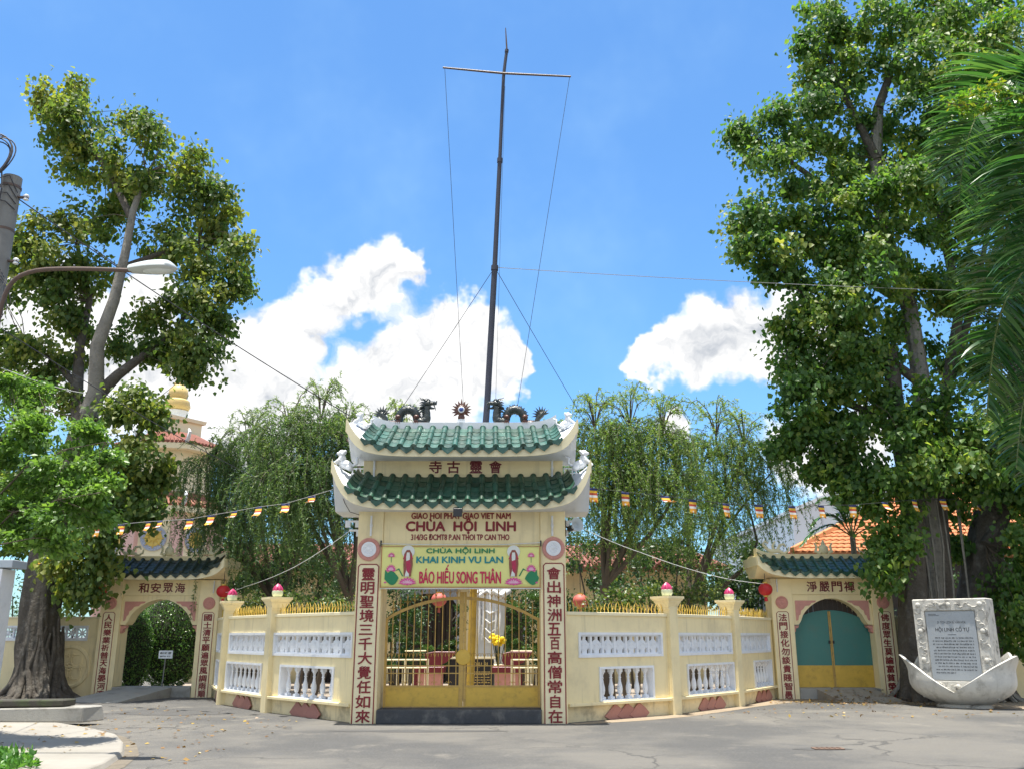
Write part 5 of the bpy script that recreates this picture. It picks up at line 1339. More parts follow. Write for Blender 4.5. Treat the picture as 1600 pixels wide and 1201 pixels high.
# ------------------------------------------------------------------ shrubs and background greenery behind the walls
LEAF_BUSH = leafmat('hedge_leaf', [(0, (.03, .07, .018)), (.6, (.09, .15, .03)), (.9, (.24, .26, .045)), (1, (.30, .26, .06))], .35)
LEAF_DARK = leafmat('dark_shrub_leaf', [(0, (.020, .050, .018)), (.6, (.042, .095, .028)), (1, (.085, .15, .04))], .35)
def shrub(lst, Y, m, label, seed, size=.085, per=90, name='shrub', base_z=0, subr=.25, subk=22):
    cs = [(pt(px, py, Y + dy), r / (1400 / (Y + .5))) for px, py, r, dy in lst]
    bx = sum(c.x for c, r in cs) / len(cs); t = thing(name, label, 'shrub', (bx, Y, base_z))
    g = np.random.default_rng(seed); b = MB()
    for c_, r in cs: b.tube([(bx + (c_.x - bx) * .6, Y, base_z - .02), ((bx + c_.x) / 2 + (c_.x - bx) * .3, Y, c_.z * .5), tuple(c_)], [.05, .035, .015], 5)
    b.build('stems', M_TWIG, t, world=True)
    crown(t, cs, m, size, .6, per, subr, subk, seed, droop=.2, out=.6, shape='kite')
shrub([(945, 945, 16, 0), (970, 938, 18, 0), (1000, 938, 18, .2), (1025, 932, 16, .3), (925, 955, 10, 0)], 21.2, LEAF_BUSH, 'yellow-green bush above the wall just right of the main gate', 51)
shrub([(1075, 935, 20, 0), (1100, 925, 20, .2), (1125, 940, 16, .4), (1060, 945, 14, 0)], 23.2, LEAF_BUSH, 'yellow-green bush above the wall between its two posts', 52)
shrub([(455, 945, 14, 0), (490, 950, 12, 0), (525, 945, 14, -.5), (400, 945, 12, .5), (380, 950, 10, 1)], 22.5, LEAF_BUSH, 'low sunlit bush behind the spikes of the left wall', 53)
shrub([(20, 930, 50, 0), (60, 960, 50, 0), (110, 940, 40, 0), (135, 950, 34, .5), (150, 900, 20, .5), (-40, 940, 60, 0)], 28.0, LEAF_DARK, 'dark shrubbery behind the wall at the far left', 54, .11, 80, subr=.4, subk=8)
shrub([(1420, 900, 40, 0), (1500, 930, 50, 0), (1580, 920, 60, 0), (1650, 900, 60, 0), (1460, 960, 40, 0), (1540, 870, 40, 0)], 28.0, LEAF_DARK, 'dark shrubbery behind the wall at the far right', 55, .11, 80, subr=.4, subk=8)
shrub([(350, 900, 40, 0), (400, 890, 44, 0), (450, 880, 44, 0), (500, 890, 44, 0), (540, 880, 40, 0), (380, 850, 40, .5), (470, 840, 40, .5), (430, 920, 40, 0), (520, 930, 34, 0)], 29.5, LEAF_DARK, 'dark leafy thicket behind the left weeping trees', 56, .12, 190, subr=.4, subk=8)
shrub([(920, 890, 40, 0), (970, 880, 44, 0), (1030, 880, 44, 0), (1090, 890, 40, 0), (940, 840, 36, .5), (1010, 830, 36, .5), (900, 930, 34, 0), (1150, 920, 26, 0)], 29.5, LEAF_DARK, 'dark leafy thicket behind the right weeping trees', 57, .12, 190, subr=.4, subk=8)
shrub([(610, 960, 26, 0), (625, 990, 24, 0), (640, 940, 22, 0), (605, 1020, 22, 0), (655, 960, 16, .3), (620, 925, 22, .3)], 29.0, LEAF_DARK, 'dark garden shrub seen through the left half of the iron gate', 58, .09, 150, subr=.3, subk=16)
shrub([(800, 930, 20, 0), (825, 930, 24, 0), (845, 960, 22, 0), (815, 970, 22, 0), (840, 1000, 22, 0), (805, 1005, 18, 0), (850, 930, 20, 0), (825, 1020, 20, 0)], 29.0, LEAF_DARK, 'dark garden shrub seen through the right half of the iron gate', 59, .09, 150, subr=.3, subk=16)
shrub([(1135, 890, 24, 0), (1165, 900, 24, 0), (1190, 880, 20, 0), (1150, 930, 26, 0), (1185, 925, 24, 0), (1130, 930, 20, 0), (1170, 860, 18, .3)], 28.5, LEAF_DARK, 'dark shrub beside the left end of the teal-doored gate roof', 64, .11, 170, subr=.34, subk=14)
shrub([(900, 860, 30, 0), (1060, 860, 34, 0), (1000, 860, 30, 0), (950, 930, 30, 0), (1020, 930, 30, 0), (1080, 930, 26, 0)], 27.0, LEAF_DARK, 'tall leafy shrub before the hall, right of the main gate', 65, .11, 150, subr=.36, subk=12)
shrub([(360, 860, 30, 0), (410, 900, 30, 0), (460, 930, 30, 0), (510, 880, 34, 0), (545, 930, 30, 0), (440, 860, 30, 0)], 27.6, LEAF_DARK, 'tall leafy shrub before the hall, left of the main gate', 66, .11, 150, subr=.36, subk=12)
# small fan palm behind the right gate
sp = thing('small_palm', 'small feathery palm rising behind the roof of the teal-doored gate', 'palm tree', (pt(1332, 900, 28).x, 28, 0))
b = MB(); tp = pt(1332, 838, 28); b.tube([(tp.x, 28, -.05), (tp.x, 28, tp.z)], [.11, .085], 10); b.build('trunk', M_BARKL, sp, smooth=60, world=True)
for i, (dx, dz1, dz2) in enumerate(((-1.2, 1.1, .2), (-1.0, 1.5, 1.0), (-.5, 1.6, 1.5), (.1, 1.7, 1.7), (.6, 1.4, 1.1), (1.0, 1.1, .4), (-1.5, .7, -.3), (1.2, .5, -.2))):
    t0 = Vector((tp.x, 28, tp.z)); frond([t0, t0 + Vector((dx * .4, -.1 * (i % 3), dz1 * .6)), t0 + Vector((dx * .8, -.2 * (i % 3), (dz1 + dz2) * .5)), t0 + Vector((dx * 1.1, -.25 * (i % 3), dz2))], .38, 90 + i, sp, np.array([0, 0, 1.0]))

# ================================================================== STELE ON A STONE LOTUS
so = gpt(1508, 1104)
st = thing('stone_stele', 'weathered white stone stele with grey inscribed plaque standing in a stone lotus', 'stele', (so.x, so.y, 0), R(-40))
b = MB(); b.lathe([(.60, -.03), (.62, .03), (.52, .10), (.40, .14), (.36, .30)], 20, ell=(1.0, .7)); b.build('foot', M_STONE, st, smooth=40)
def petal(a0, wa, tip_h, edge_h, r_tip, thick=.06, rb=.50):
    """broad upturned petal; s runs across, t up"""
    ns, ntt = 18, 10; outer = []; inner = []
    for j in range(ntt + 1):
        for i in range(ns + 1):
            s = -1 + 2 * i / ns; t = j / ntt
            top = edge_h + (tip_h - edge_h) * (1 - abs(s) ** 1.15)
            z = .08 + (top - .08) * t
            q_ = max(0, min(1, (z - .08) / .55))
            r = rb + (1.0 - rb) * (1 - (1 - q_) ** 2.6) + max(0, (z - .82) / .36) ** 1.5 * (r_tip - 1.0)
            a = a0 + R(wa) * s
            for lst, rr in ((outer, r), (inner, r - thick)): lst.append((math.cos(a) * rr * 1.16, math.sin(a) * rr * .84, z))
    b = MB(); n = len(outer); fs = []
    for j in range(ntt):
        for i in range(ns):
            q = j * (ns + 1) + i; fs += [(q, q + 1, q + ns + 2, q + ns + 1), (n + q + 1, n + q, n + q + ns + 1, n + q + ns + 2)]
    for i in range(ns): q = ntt * (ns + 1) + i; fs.append((q, q + 1, n + q + 1, n + q)); fs.append((i + 1, i, n + i, n + i + 1))
    for j in range(ntt):
        for q in (j * (ns + 1), j * (ns + 1) + ns): fs.append((q, q + ns + 1, n + q + ns + 1, n + q))
    b.add(outer + inner, fs); b.build('lotus_petal', M_STONEW, st, smooth=50)
petal(R(196), 75, 1.16, .34, 1.16); petal(R(344), 75, 1.16, .34, 1.18); petal(R(90), 60, 1.10, .5, 1.1); petal(R(140), 44, 1.22, .55, 1.08, .05, .40); petal(R(40), 44, 1.22, .55, 1.08, .05, .40)
b = MB(); b.box(-.82, .82, -.30, .34, .20, 2.44); sl = b.build('slab', M_STONE, st, bevel=.02)
b = MB(); b.grid_panel(-.80, .80, .36, 2.42, -.345, -.302, [(-.56, .56, .58, 2.17)]); fr = b.build('carved_border', M_STONE, st, bevel=.006)
b = MB()
g = np.random.default_rng(9)
for k in range(70):
    e = g.integers(0, 4); u = g.uniform(-1, 1)
    x, z = ((u * .75, 2.30), (u * .75, .46), (-.68, 1.38 + u * .9), (.68, 1.38 + u * .9))[e]
    x += g.normal() * .03; z += g.normal() * .03; a = g.uniform(0, 6.28)
    b.tube([(x + .07 * math.cos(a + w_), -.35, z + .05 * math.sin(a + w_)) for w_ in (0, .9, 1.8, 2.7)], [.008, .014, .014, .006], 5)
for (x, z) in ((-.68, 2.30), (.68, 2.30), (-.68, 1.7), (.68, 1.7), (-.68, 1.05), (.68, 1.05), (-.68, .46), (.68, .46), (0, 2.3), (0, .46)):
    b.ell((x, -.348, z), (.06, .03, .06), 10, 7)
b.build('carved_cloud', M_STONE, fr, smooth=50)['kind'] = 'stuff'
b = MB(); b.box(-.54, .54, -.325, -.303, .60, 2.15); pq = b.build('plaque', M_MARBLE, st, bevel=.006)
words('inscription', 'DI TÍCH LỊCH SỬ VĂN HÓA', pq, .02, 1.90, .62, .085, -.325, M_INK, .02, .003)
words('inscription', 'HỘI LINH CỔ TỰ', pq, .02, 1.745, .74, .15, -.325, M_INK, .03, .003)
b = MB(); b.box(-.09, .09, -.3265, -.3255, 1.615, 1.625); b.build('rule', M_INK, pq)
b = MB()
for i in range(12):     # weathered body text, too worn to read: word-length strokes of lettering
    z = 1.53 - i * .071; x = -.44 + (.06 if i in (0, 3, 9) else 0); xe = .45 if i < 11 else -.02
    while x < xe:
        wl = g.uniform(.03, .09)
        q = x
        while q < min(x + wl, xe): b.box(q, q + .007, -.3265, -.3252, z, z + g.choice([.028, .028, .038])); b.box(q, q + .014, -.3265, -.3252, z + g.choice([0, .013, .024]), z + g.choice([.006, .019, .029])) if g.random() < .8 else None; q += .018
        x += wl + .022
b.build('worn_lettering', M_INK, pq)['kind'] = 'stuff'
b = MB()
for i in range(2): b.box(-.48, -.30 + i * .06, -.3265, -.3255, 2.08 - i * .03, 2.09 - i * .03)
b.build('worn_heading', M_INK, pq)

# ================================================================== FLAGPOLE
FY = 20.0
fb = pt(733, 1100, FY); fp = thing('flagpole', 'very tall dark steel flagpole with ochre foot, crossbar and guy wires behind the gate', 'flagpole', (fb.x, FY, 0))
FPX_ = [(733, 1100), (740, 920), (748, 780), (760, 655), (773, 418), (781, 250), (787, 115), (792, 78)]
FPP = [pt(x, y, FY) for x, y in FPX_]; FPP[0].z = -.05
def fpP(z):
    for a, b_ in zip(FPP[:-1], FPP[1:]):
        if z <= b_.z: return a.lerp(b_, (z - a.z) / (b_.z - a.z))
    return FPP[-1].copy()
def mast(name, z0, z1, r0, r1, m, collar):
    b = MB(); zs = [z0 + (z1 - z0) * i / 8 for i in range(9)]
    b.tube([tuple(fpP(z)) for z in zs], [r0 + (r1 - r0) * i / 8 for i in range(9)], 14)
    if collar: b.tube([tuple(fpP(z1 - .08)), tuple(fpP(z1 + .04))], r1 * 1.25, 14)
    b.build(name, m, fp, smooth=40, world=True)
mast('ochre_foot', -.05, 3.4, .085, .080, M_GOLD, True); mast('lower_mast', 3.4, FPP[4].z, .078, .070, M_POLE, True); mast('middle_mast', FPP[4].z, FPP[5].z, .060, .054, M_POLE, True); mast('upper_mast', FPP[5].z, FPP[7].z, .046, .040, M_POLE, True)
tz = FPP[7]; b = MB(); b.tube([tuple(tz), tuple(pt(791, 62, FY)), tuple(pt(790, 44, FY))], [.022, .018, .010], 8); b.build('lightning_rod', M_ARM, fp, smooth=40, world=True)
cl_, cr_ = pt(692, 106, FY - .1), pt(892, 120, FY - .1)
b = MB(); b.tube([tuple(cl_), tuple(pt(787, 115, FY - .08)), tuple(cr_)], [.024, .03, .024], 8); b.build('crossbar', M_ARM, fp, smooth=40, world=True)
def wire_part(name, a, b_, r, m, parent, sag=0.0, n=10):
    a, b_ = Vector(a), Vector(b_); mb = MB()
    mb.tube([tuple(a.lerp(b_, i / n) - Vector((0, 0, sag * 4 * (i / n) * (1 - i / n)))) for i in range(n + 1)], r, 5); return mb.build(name, m, parent, world=parent is not None)
wire_part('halyard', pt(695, 108, FY - .1), pt(725, 650, FY - .1), .006, M_WIRE, fp, 0)
wire_part('halyard', pt(890, 121, FY - .1), pt(806, 650, FY - .1), .006, M_WIRE, fp, 0)
wire_part('halyard', pt(789, 135, FY - .05), pt(774, 640, FY - .05), .004, M_WIRE, fp, 0)
wire_part('guy_wire', FPP[4], pt(560, 737, 23.8), .007, M_WIRE, fp, .03); wire_part('guy_wire', FPP[4], pt(945, 710, 23.6), .007, M_WIRE, fp, .03)
tag(wire_part('stay_wire', FPP[4], pt(1525, 455, 23.0), .008, M_WIREW, None, .06), 'thin stay wire running from the flagpole into the right bodhi tree', 'wire')

# ================================================================== UTILITY POLE, STREET LAMP, WIRES
ux = pt(16, 300, 13.0)
up = thing('utility_pole', 'grey concrete utility pole with insulators and coiled cable at the left edge', 'utility pole', (ux.x, 13.0, 0))
zt_ = pt(18, 278, 13.0).z
b = MB(); b.tube([(0, 0, -.2), (0, 0, 3), (0, 0, zt_)], [.20, .18, .145], 14); b.build('shaft', M_UPOLE, up, smooth=40)
for z, sg in ((zt_ - .35, 1), (zt_ - .75, -1), (zt_ - 1.45, 1)):
    b = MB(); b.box(sg * .13, sg * .30, -.03, .03, z - .012, z + .012); br_ = b.build('bracket', M_ARM, up)
    b = MB(); b.lathe([(.03, -.05), (.045, -.04), (.025, -.01), (.045, .01), (.045, .03), (.02, .05)], 12, (sg * .27, 0, z)); b.build('insulator', M_WHITE, br_, smooth=40)
for z in (zt_ - .2, zt_ - .95): b = MB(); b.lathe([(.158, 0), (.158, .04)], 14, (0, 0, z)); b.build('steel_band', M_ARM, up)
b = MB()
g = np.random.default_rng(4)
for k in range(5):
    r = .22 + .02 * k; c0 = Vector((-.14 + g.normal() * .03, -.2 - .01 * k, zt_ + .25 + g.normal() * .05))
    b.tube([tuple(c0 + Vector((math.cos(a) * r * .8, .05 * math.sin(2 * a), math.sin(a) * r * 1.3))) for a in [i * 2 * math.pi / 22 for i in range(23)]], .011, 5)
b.tube([(-.1, -.16, zt_ + .1), (-.02, -.2, zt_ - .3), (-.05, -.19, zt_ - 1.2), (-.04, -.19, zt_ - 3)], .012, 5)
for k in range(4): b.tube([(-.12, -.17, zt_ - .1 - .12 * k), (.05, -.17, zt_ - .05 - .15 * k), (.16, -.06, zt_ - .3 - .1 * k)], .008, 5)
b.build('coiled_cable', M_WIRE, up)
b = MB()
for k in range(3): x = .22 + .05 * k; b.tube([(x - .3, -.1, zt_ - 1.5), (x - .02 * k, -.12, zt_ - 1.9), (x + .05, -.12, zt_ - 2.4 + .1 * k), (x - .06, -.14, zt_ - 2.75 + .2 * k)], .006, 4)
b.build('loose_wire', M_WIRE, up)

LY = 12.6
sl_ = thing('street_lamp', 'grey cobra-head street lamp on a long brown arm in front of the left tree', 'street lamp', (pt(-12, 470, LY).x, LY, 0))
b = MB(); arm = [pt(-20, 620, LY + .2), pt(-8, 520, LY + .1), pt(6, 460, LY), pt(22, 434, LY), pt(55, 421, LY), pt(110, 420, LY), pt(160, 421, LY), pt(206, 423, LY)]
ap = []
for i in range(len(arm) - 1):
    for k in range(3): ap.append(tuple(arm[i].lerp(arm[i + 1], k / 3)))
ap.append(tuple(arm[-1]))
apn = np.array(ap)
for _ in range(3): apn[1:-1] = (apn[:-2] + 2 * apn[1:-1] + apn[2:]) / 4
b.tube([tuple(p) for p in apn], .034, 10); b.build('arm', M_ARM, sl_, smooth=50, world=True)
b = MB(); a0 = arm[0]; b.tube([tuple(a0), (a0.x - .2, LY + .3, a0.z - .1)], .03, 8); b.build('clamp', M_ARM, sl_, world=True)
h0 = pt(203, 423, LY); h1 = pt(277, 418, LY)
Lh = (h1 - h0).length
def headprof(u): return (.05 + .095 * math.sin(math.pi * min(1, u * .62 + .12)) ** 1.0) * (1 - max(0, (u - .75) / .25) ** 2 * .85)
def lamp_shell(z0f, z1f, nm, m):
    b = MB(); vs = []; fs = []; n = 14
    for i in range(15):
        u = i / 14; w_ = headprof(u) * 1.25
        for k in range(n):
            a = 2 * math.pi * k / n; z = math.sin(a); zz = z * (z1f if z > 0 else z0f) * headprof(u)
            vs.append(tuple(h0 + Vector((u * Lh, math.cos(a) * w_, zz + .03 * u))))
    for i in range(14):
        for k in range(n): k2 = (k + 1) % n; fs.append((i * n + k, i * n + k2, (i + 1) * n + k2, (i + 1) * n + k))
    fs += [tuple(range(n)), tuple(14 * n + k for k in range(n))]
    b.add(vs, fs); return b.build(nm, m, sl_, smooth=50, world=True)
lamp_shell(.25, 1.0, 'housing', M_LAMP)
b = MB(); vs = []
hm = h0.lerp(h1, .56); b.ell(tuple(hm + Vector((0, 0, .0))), (Lh * .36, .125, .085), 18, 10); b.build('lens', M_LAMPG, sl_, smooth=60, world=True)
b = MB(); b.ell(tuple(hm + Vector((-.06, 0, .11))), (.04, .04, .035), 8, 6); b.build('photocell', M_LAMP, sl_, smooth=60, world=True)

def wire(label, pts, r, m, sag=0.0):
    mb = MB(); out = []
    for i in range(len(pts) - 1):
        a, b_ = Vector(pts[i]), Vector(pts[i + 1]); n = 8
        for k in range(n): u = k / n; out.append(tuple(a.lerp(b_, u) - Vector((0, 0, sag * 4 * u * (1 - u)))))
    out.append(tuple(pts[-1])); mb.tube(out, r, 5); return tag(mb.build('overhead_wire', m), label, 'wire')
wire('black overhead wire from the utility pole down to the gate roof', [pt(30, 312, 13), pt(548, 650, 18.2)], .010, M_WIRE, .08)
wire('dark wire from the utility pole past the pagoda spire into the weeping tree', [pt(4, 515, 13), pt(440, 765, 24)], .008, M_WIRE, .12)
wire('short pale wire crossing the lime-green tree', [pt(2, 575, 13), pt(132, 614, 20)], .009, M_WIREW, .05)
wire('white cable sagging from the main gate to the open side gate', [pt(550, 826, 18.1), pt(460, 885, 20.5), pt(385, 915, 23.4), pt(343, 926, 25.35)], .006, M_PVC, .03)
wire('white cable sagging from the loudspeaker to the teal-doored gate', [pt(897, 818, 18.05), pt(1000, 862, 20), pt(1120, 900, 22.5), pt(1206, 912, 24.62)], .007, M_PVC, .03)

# ================================================================== BUNTING
M_FB = mat('flag_blue', (.02, .03, .12), .7, .1, 9); M_FY = mat('flag_yellow', (.70, .42, .03), .7, .1, 9); M_FR = mat('flag_red', (.45, .07, .03), .7, .1, 9); M_FW = mat('flag_white', (.68, .66, .62), .7, .1, 9); M_FO = mat('flag_orange', (.65, .30, .03), .7, .1, 9)
def flag(p, curl, yaw, label, seed, grp, sc=1.0):
    g = random.Random(seed); b = MB(); W, H = .22 * sc, .30 * sc; nx_, nz_ = 6, 12; vs = []
    for j in range(nz_ + 1):
        for i in range(nx_ + 1):
            u = i / nx_; v = j / nz_
            x = (u - .5) * W * (1 - .1 * v); z = -v * H; y = .018 * math.sin(u * 5 + seed) * v
            ca = curl * v; z2 = z * math.cos(ca) ; y2 = y + z * math.sin(ca) * .8; x2 = x + curl * .25 * v * H
            vs.append((x2, y2, z2 - (.015 * math.sin(u * 9) if j == nz_ else 0)))
    b0 = 0
    b.v = vs
    for j in range(nz_):
        for i in range(nx_):
            a = j * (nx_ + 1) + i; b.f.append((a, a + 1, a + nx_ + 2, a + nx_ + 1))
            v = j / nz_
            b.mi.append(0 if v < .16 else 1 if v < .33 else 2 if v < .5 else 3 if v < .66 else 4 if v < .80 else (1, 4, 3, 1, 2, 1)[i])
    o = b.build('prayer_flag', [M_FB, M_FY, M_FR, M_FW, M_FO], None, smooth=60)
    o.location = p; o.rotation_euler = (0, 0, yaw)
    sm = o.modifiers.new('cloth_thickness', 'SOLIDIFY'); sm.thickness = .003
    return tag(o, label, 'flag', grp)
ORD = ['first', 'second', 'third', 'fourth', 'fifth', 'sixth', 'seventh', 'eighth', 'ninth', 'tenth', 'eleventh', 'twelfth', 'thirteenth']
rf_ = [(926, 762), (977, 768), (1038, 774), (1082, 780), (1134, 786), (1185, 788), (1237, 790), (1283, 789), (1332, 788), (1382, 784), (1428, 780), (1472, 779), (1520, 780)]
rpts = [pt(900, 757, 18.6)]
for i, (px, py) in enumerate(rf_):
    Y = 18.8 + 4.6 * (i + .5) / len(rf_); p = pt(px, py, Y); rpts.append(p)
    flag(p, (.1, .05, 1.1, .05, .1, .05, .1, .12, .05, .8, .25, .3, .4)[i], R(28 + 8 * math.sin(i * 2.1)), f'striped prayer flag right of the main gate, {ORD[i]} along the cord from the gate', i, 'prayer flags on the right-hand cord')
rpts.append(pt(1545, 778, 23.6)); wire('cord of prayer flags from the main gate to the right bodhi tree', rpts, .006, M_WIRE)
lf_ = [(487, 774), (446, 786), (404, 791), (366, 798), (330, 804), (297, 810), (250, 813), (232, 814), (190, 818), (152, 820), (112, 826)]
lpts = [pt(520, 764, 18.5)]
for i, (px, py) in enumerate(lf_):
    Y = 18.8 + 4.2 * (i + .5) / len(lf_); p = pt(px, py, Y); lpts.append(p)
    flag(p, (1.0, .75, .7, 1.0, .6, .55, .9, .6, .35, .15, .3)[i], R(-30 + 10 * math.sin(i * 1.7)), f'striped prayer flag left of the main gate, {ORD[i]} along the cord from the gate', 20 + i, 'prayer flags on the left-hand cord', .95)
lpts.append(pt(74, 866, 23.6)); wire('cord of prayer flags from the main gate to the left bodhi tree', lpts, .006, M_WIREW)
fz = pt(72, 868, 23.55)
for i in range(3): flag(fz + Vector((.06 * i, -.03 * i, -.02 * i)), .9 - .5 * i, R(-20 + 30 * i), f'striped prayer flag knotted to the left bodhi trunk, {("uppermost", "middle", "lowest")[i]} of three', 50 + i, 'prayer flags tied to the trunk', 1.1)

# ================================================================== LANTERNS
def lantern(p, r, label, m, cord):
    t = thing('paper_lantern', label, 'lantern', tuple(p))
    b = MB(); n = 24; vs = []; fs = []
    for j in range(9):
        ph = math.pi * (.10 + .80 * j / 8)
        for k in range(n): a = 2 * math.pi * k / n; rr = r * math.sin(ph) * (1 - .04 * (k % 2)); vs.append((rr * math.cos(a), rr * math.sin(a), -r * .88 * math.cos(ph)))
    for j in range(8):
        for k in range(n): k2 = (k + 1) % n; fs.append((j * n + k, j * n + k2, (j + 1) * n + k2, (j + 1) * n + k))
    b.add(vs, fs); b.build('globe', m, t, smooth=60)
    b = MB(); b.lathe([(r * .34, -.03), (r * .34, .03)], 14, (0, 0, r * .86)); b.lathe([(r * .34, -.03), (r * .34, .03)], 14, (0, 0, -r * .86)); b.build('collar', M_SPIKE, t)
    b = MB(); b.tube([(0, 0, r * .86), (0, 0, r + cord)], .008, 5); b.build('cord', M_WIRE, t)
    b = MB(); b.tube([(0, 0, -r * .86), (0, 0, -r * 1.6)], [.03, .05], 8); b.build('tassel', m, t)
lantern(pt(156, 922, 25.0), .19, 'red lantern hanging at the left end of the open side gate', M_LANT, .35)
lantern(pt(349, 923, 25.0), .19, 'red lantern hanging at the right end of the open side gate', M_LANT, .35)
lantern(pt(1196, 920, 24.35), .19, 'red lantern hanging at the left end of the teal-doored gate', M_LANT, .35)
lantern(pt(907, 938, 22.5), .19, 'faded red lantern seen above the wall beside the main gate', M_LANTP, 1.0)
lantern(pt(686, 936, 30.5), .26, 'faded pink lantern seen through the iron gate', M_LANTP, 1.0)

# ================================================================== COURTYARD SEEN THROUGH THE GATE
yard = MB(); yard.add([(-12, 18.9, .006), (11, 18.9, .006), (11, 44, .006), (-12, 44, .006)], [(0, 1, 2, 3)])
# trimmed to lie behind the walls
yard.v = [(-2.9, 18.85, .006), (.95, 18.85, .006), (3.3, 20.3, .006), (5.2, 22.6, .006), (6.9, 25.2, .006), (7.4, 44, .006), (-12, 44, .006), (-11, 26, .006), (-8, 25.9, .006), (-6.9, 23.0, .006), (-5.2, 20.8, .006)]
yard.f = [tuple(range(11))]; structure(yard.build('courtyard_floor', mat('courtyard_paving', (.30, .25, .20), .85, .15, 1.2, .3, 30)))
# white robed statue on its pedestal
STY = 25.2
sx_ = pt(766, 1000, STY).x
stt = thing('robed_statue', 'white standing robed statue seen through the right half of the iron gate', 'statue', (sx_, STY, .86))
b = MB(); vs = []; fs = []; n = 40; prof = [(0, .50, .42), (.06, .52, .44), (.25, .44, .38), (.6, .42, .36), (1.0, .46, .38), (1.4, .50, .40), (1.7, .52, .40), (2.0, .54, .38), (2.3, .50, .34), (2.5, .42, .28), (2.62, .20, .18), (2.75, .15, .15)]
for z, rx, ry in prof:
    for k in range(n):
        a = 2 * math.pi * k / n; fold = 1 + (.05 * math.sin(9 * a + z * 2) + .03 * math.sin(17 * a - z * 3)) * (1 if z < 2.4 else .3)
        vs.append((math.cos(a) * rx * fold * .82, math.sin(a) * ry * fold, z))
for i in range(len(prof) - 1):
    for k in range(n): k2 = (k + 1) % n; fs.append((i * n + k, i * n + k2, (i + 1) * n + k2, (i + 1) * n + k))
b.add(vs, fs + [tuple(range(n)), tuple((len(prof) - 1) * n + k for k in range(n))])
b.ell((0, -.02, 2.95), (.17, .19, .24), 16, 12); b.ell((0, .03, 3.1), (.19, .20, .20), 14, 10); b.ell((0, .02, 3.3), (.09, .09, .12), 10, 8)
b.build('body', M_STATUE, stt, smooth=70)
b = MB()
for sg in (-1, 1): b.tube([(sg * .38, -.05, 2.3), (sg * .46, -.18, 1.9), (sg * .26, -.36, 1.75), (sg * .06, -.42, 1.9)], [.12, .12, .09, .05], 10)
for i in range(6): x = -.30 + .11 * i; b.tube([(x, -.36 - .02 * math.sin(i), 1.9 - .05 * i), (x + .02, -.40, 1.2), (x - .02, -.41, .5 + .12 * (i % 3))], [.03, .04, .015], 6)
for i in range(4): b.tube([(-.30, -.34, 1.5 - i * .22), (0, -.45, 1.30 - i * .25), (.30, -.34, 1.45 - i * .22)], [.02, .032, .02], 6)
b.build('robe_folds', M_STATUE, stt, smooth=70)
pdl = thing('statue_pedestal', 'cream and maroon altar pedestal below the white statue', 'pedestal', (sx_, STY, 0))
b = MB(); b.box(-.55, .55, -.5, .5, 0, .62); b.build('base_block', M_PINK, pdl, bevel=.02)
b = MB(); b.frustum(.62, .55, .62, .50, .46, .72); b.lathe([(.50, .72), (.60, .80), (.48, .87)], 20); b.build('lotus_seat', M_PALE, pdl, smooth=30)
b = MB(); b.box(.28, .52, -.62, -.50, .60, .86); b.build('incense_box', M_RED, pdl, bevel=.01)
# black inscription panel
bp = thing('inscription_panel', 'black stone panel with small gold lettering behind the gate', 'panel', (pt(737, 1060, 23.9).x, 23.9, 0))
b = MB(); b.box(-.56, .56, 0, .14, 0, 1.02); b.build('stone', M_BLACK, bp, bevel=.015)
b = MB(); b.box(-.60, .60, -.02, .18, 1.022, 1.07); b.build('cornice', M_PALE, bp)
M_GTXT = mat('gold_lettering', (.62, .45, .14), .5, .1, 8)
glyph('lettering', 'ĐẠI BI', bp, .22, .88, .36, .13, 0, M_GTXT, .02, .006)
b = MB(); g = np.random.default_rng(3)
for i in range(9):
    x = .02; z = .70 - i * .065
    while x < .46: wl = g.uniform(.02, .06); b.box(x, x + wl, -.004, 0, z, z + .018); x += wl + .015
b.build('fine_lettering', M_GTXT, bp)['kind'] = 'stuff'
for sg, px in ((-1, 672), (1, 792)):
    c = pt(px, 1060, 23.2)
    t = thing('altar_table', 'maroon-topped altar table with flared end, ' + ('left' if sg < 0 else 'right') + ' of the black panel', 'altar table', (c.x, 23.2, 0))
    b = MB(); b.box(-.30, .30, -.2, .3, 0, .72); b.build('body', M_PINK, t, bevel=.012)
    b = MB(); b.prism([(-.36 * sg * -1, .72), (.36 * sg * -1, .72), (.36 * sg * -1, .86), (-.36 * sg * -1 + 0, .86)], -.26, .36)
    b.build('top_slab', M_MAROON, t, bevel=.01)
    b = MB(); pl = [(-.02, .80), (-.40, .96), (-.62, 1.16), (-.62, 1.22), (-.10, 1.22), (.10, 1.18), (.12, 1.0), (.05, .86)]
    b.prism([(x * -sg * -1 * (1) if sg < 0 else -x, z) for x, z in pl], -.24, -.06); b.build('scroll_end', M_MAROON, t, bevel=.01)
    b = MB(); b.tube([((.62 if sg > 0 else -.62), -.15, 1.23), ((.10 if sg > 0 else -.10), -.15, 1.235)], .02, 6); b.build('edge_line', M_PALE, t)
    b = MB(); b.box(*sorted((sg * .30, sg * .37)), -.22, .30, 0, .72); b.build('corner_post', M_MAROON, t)
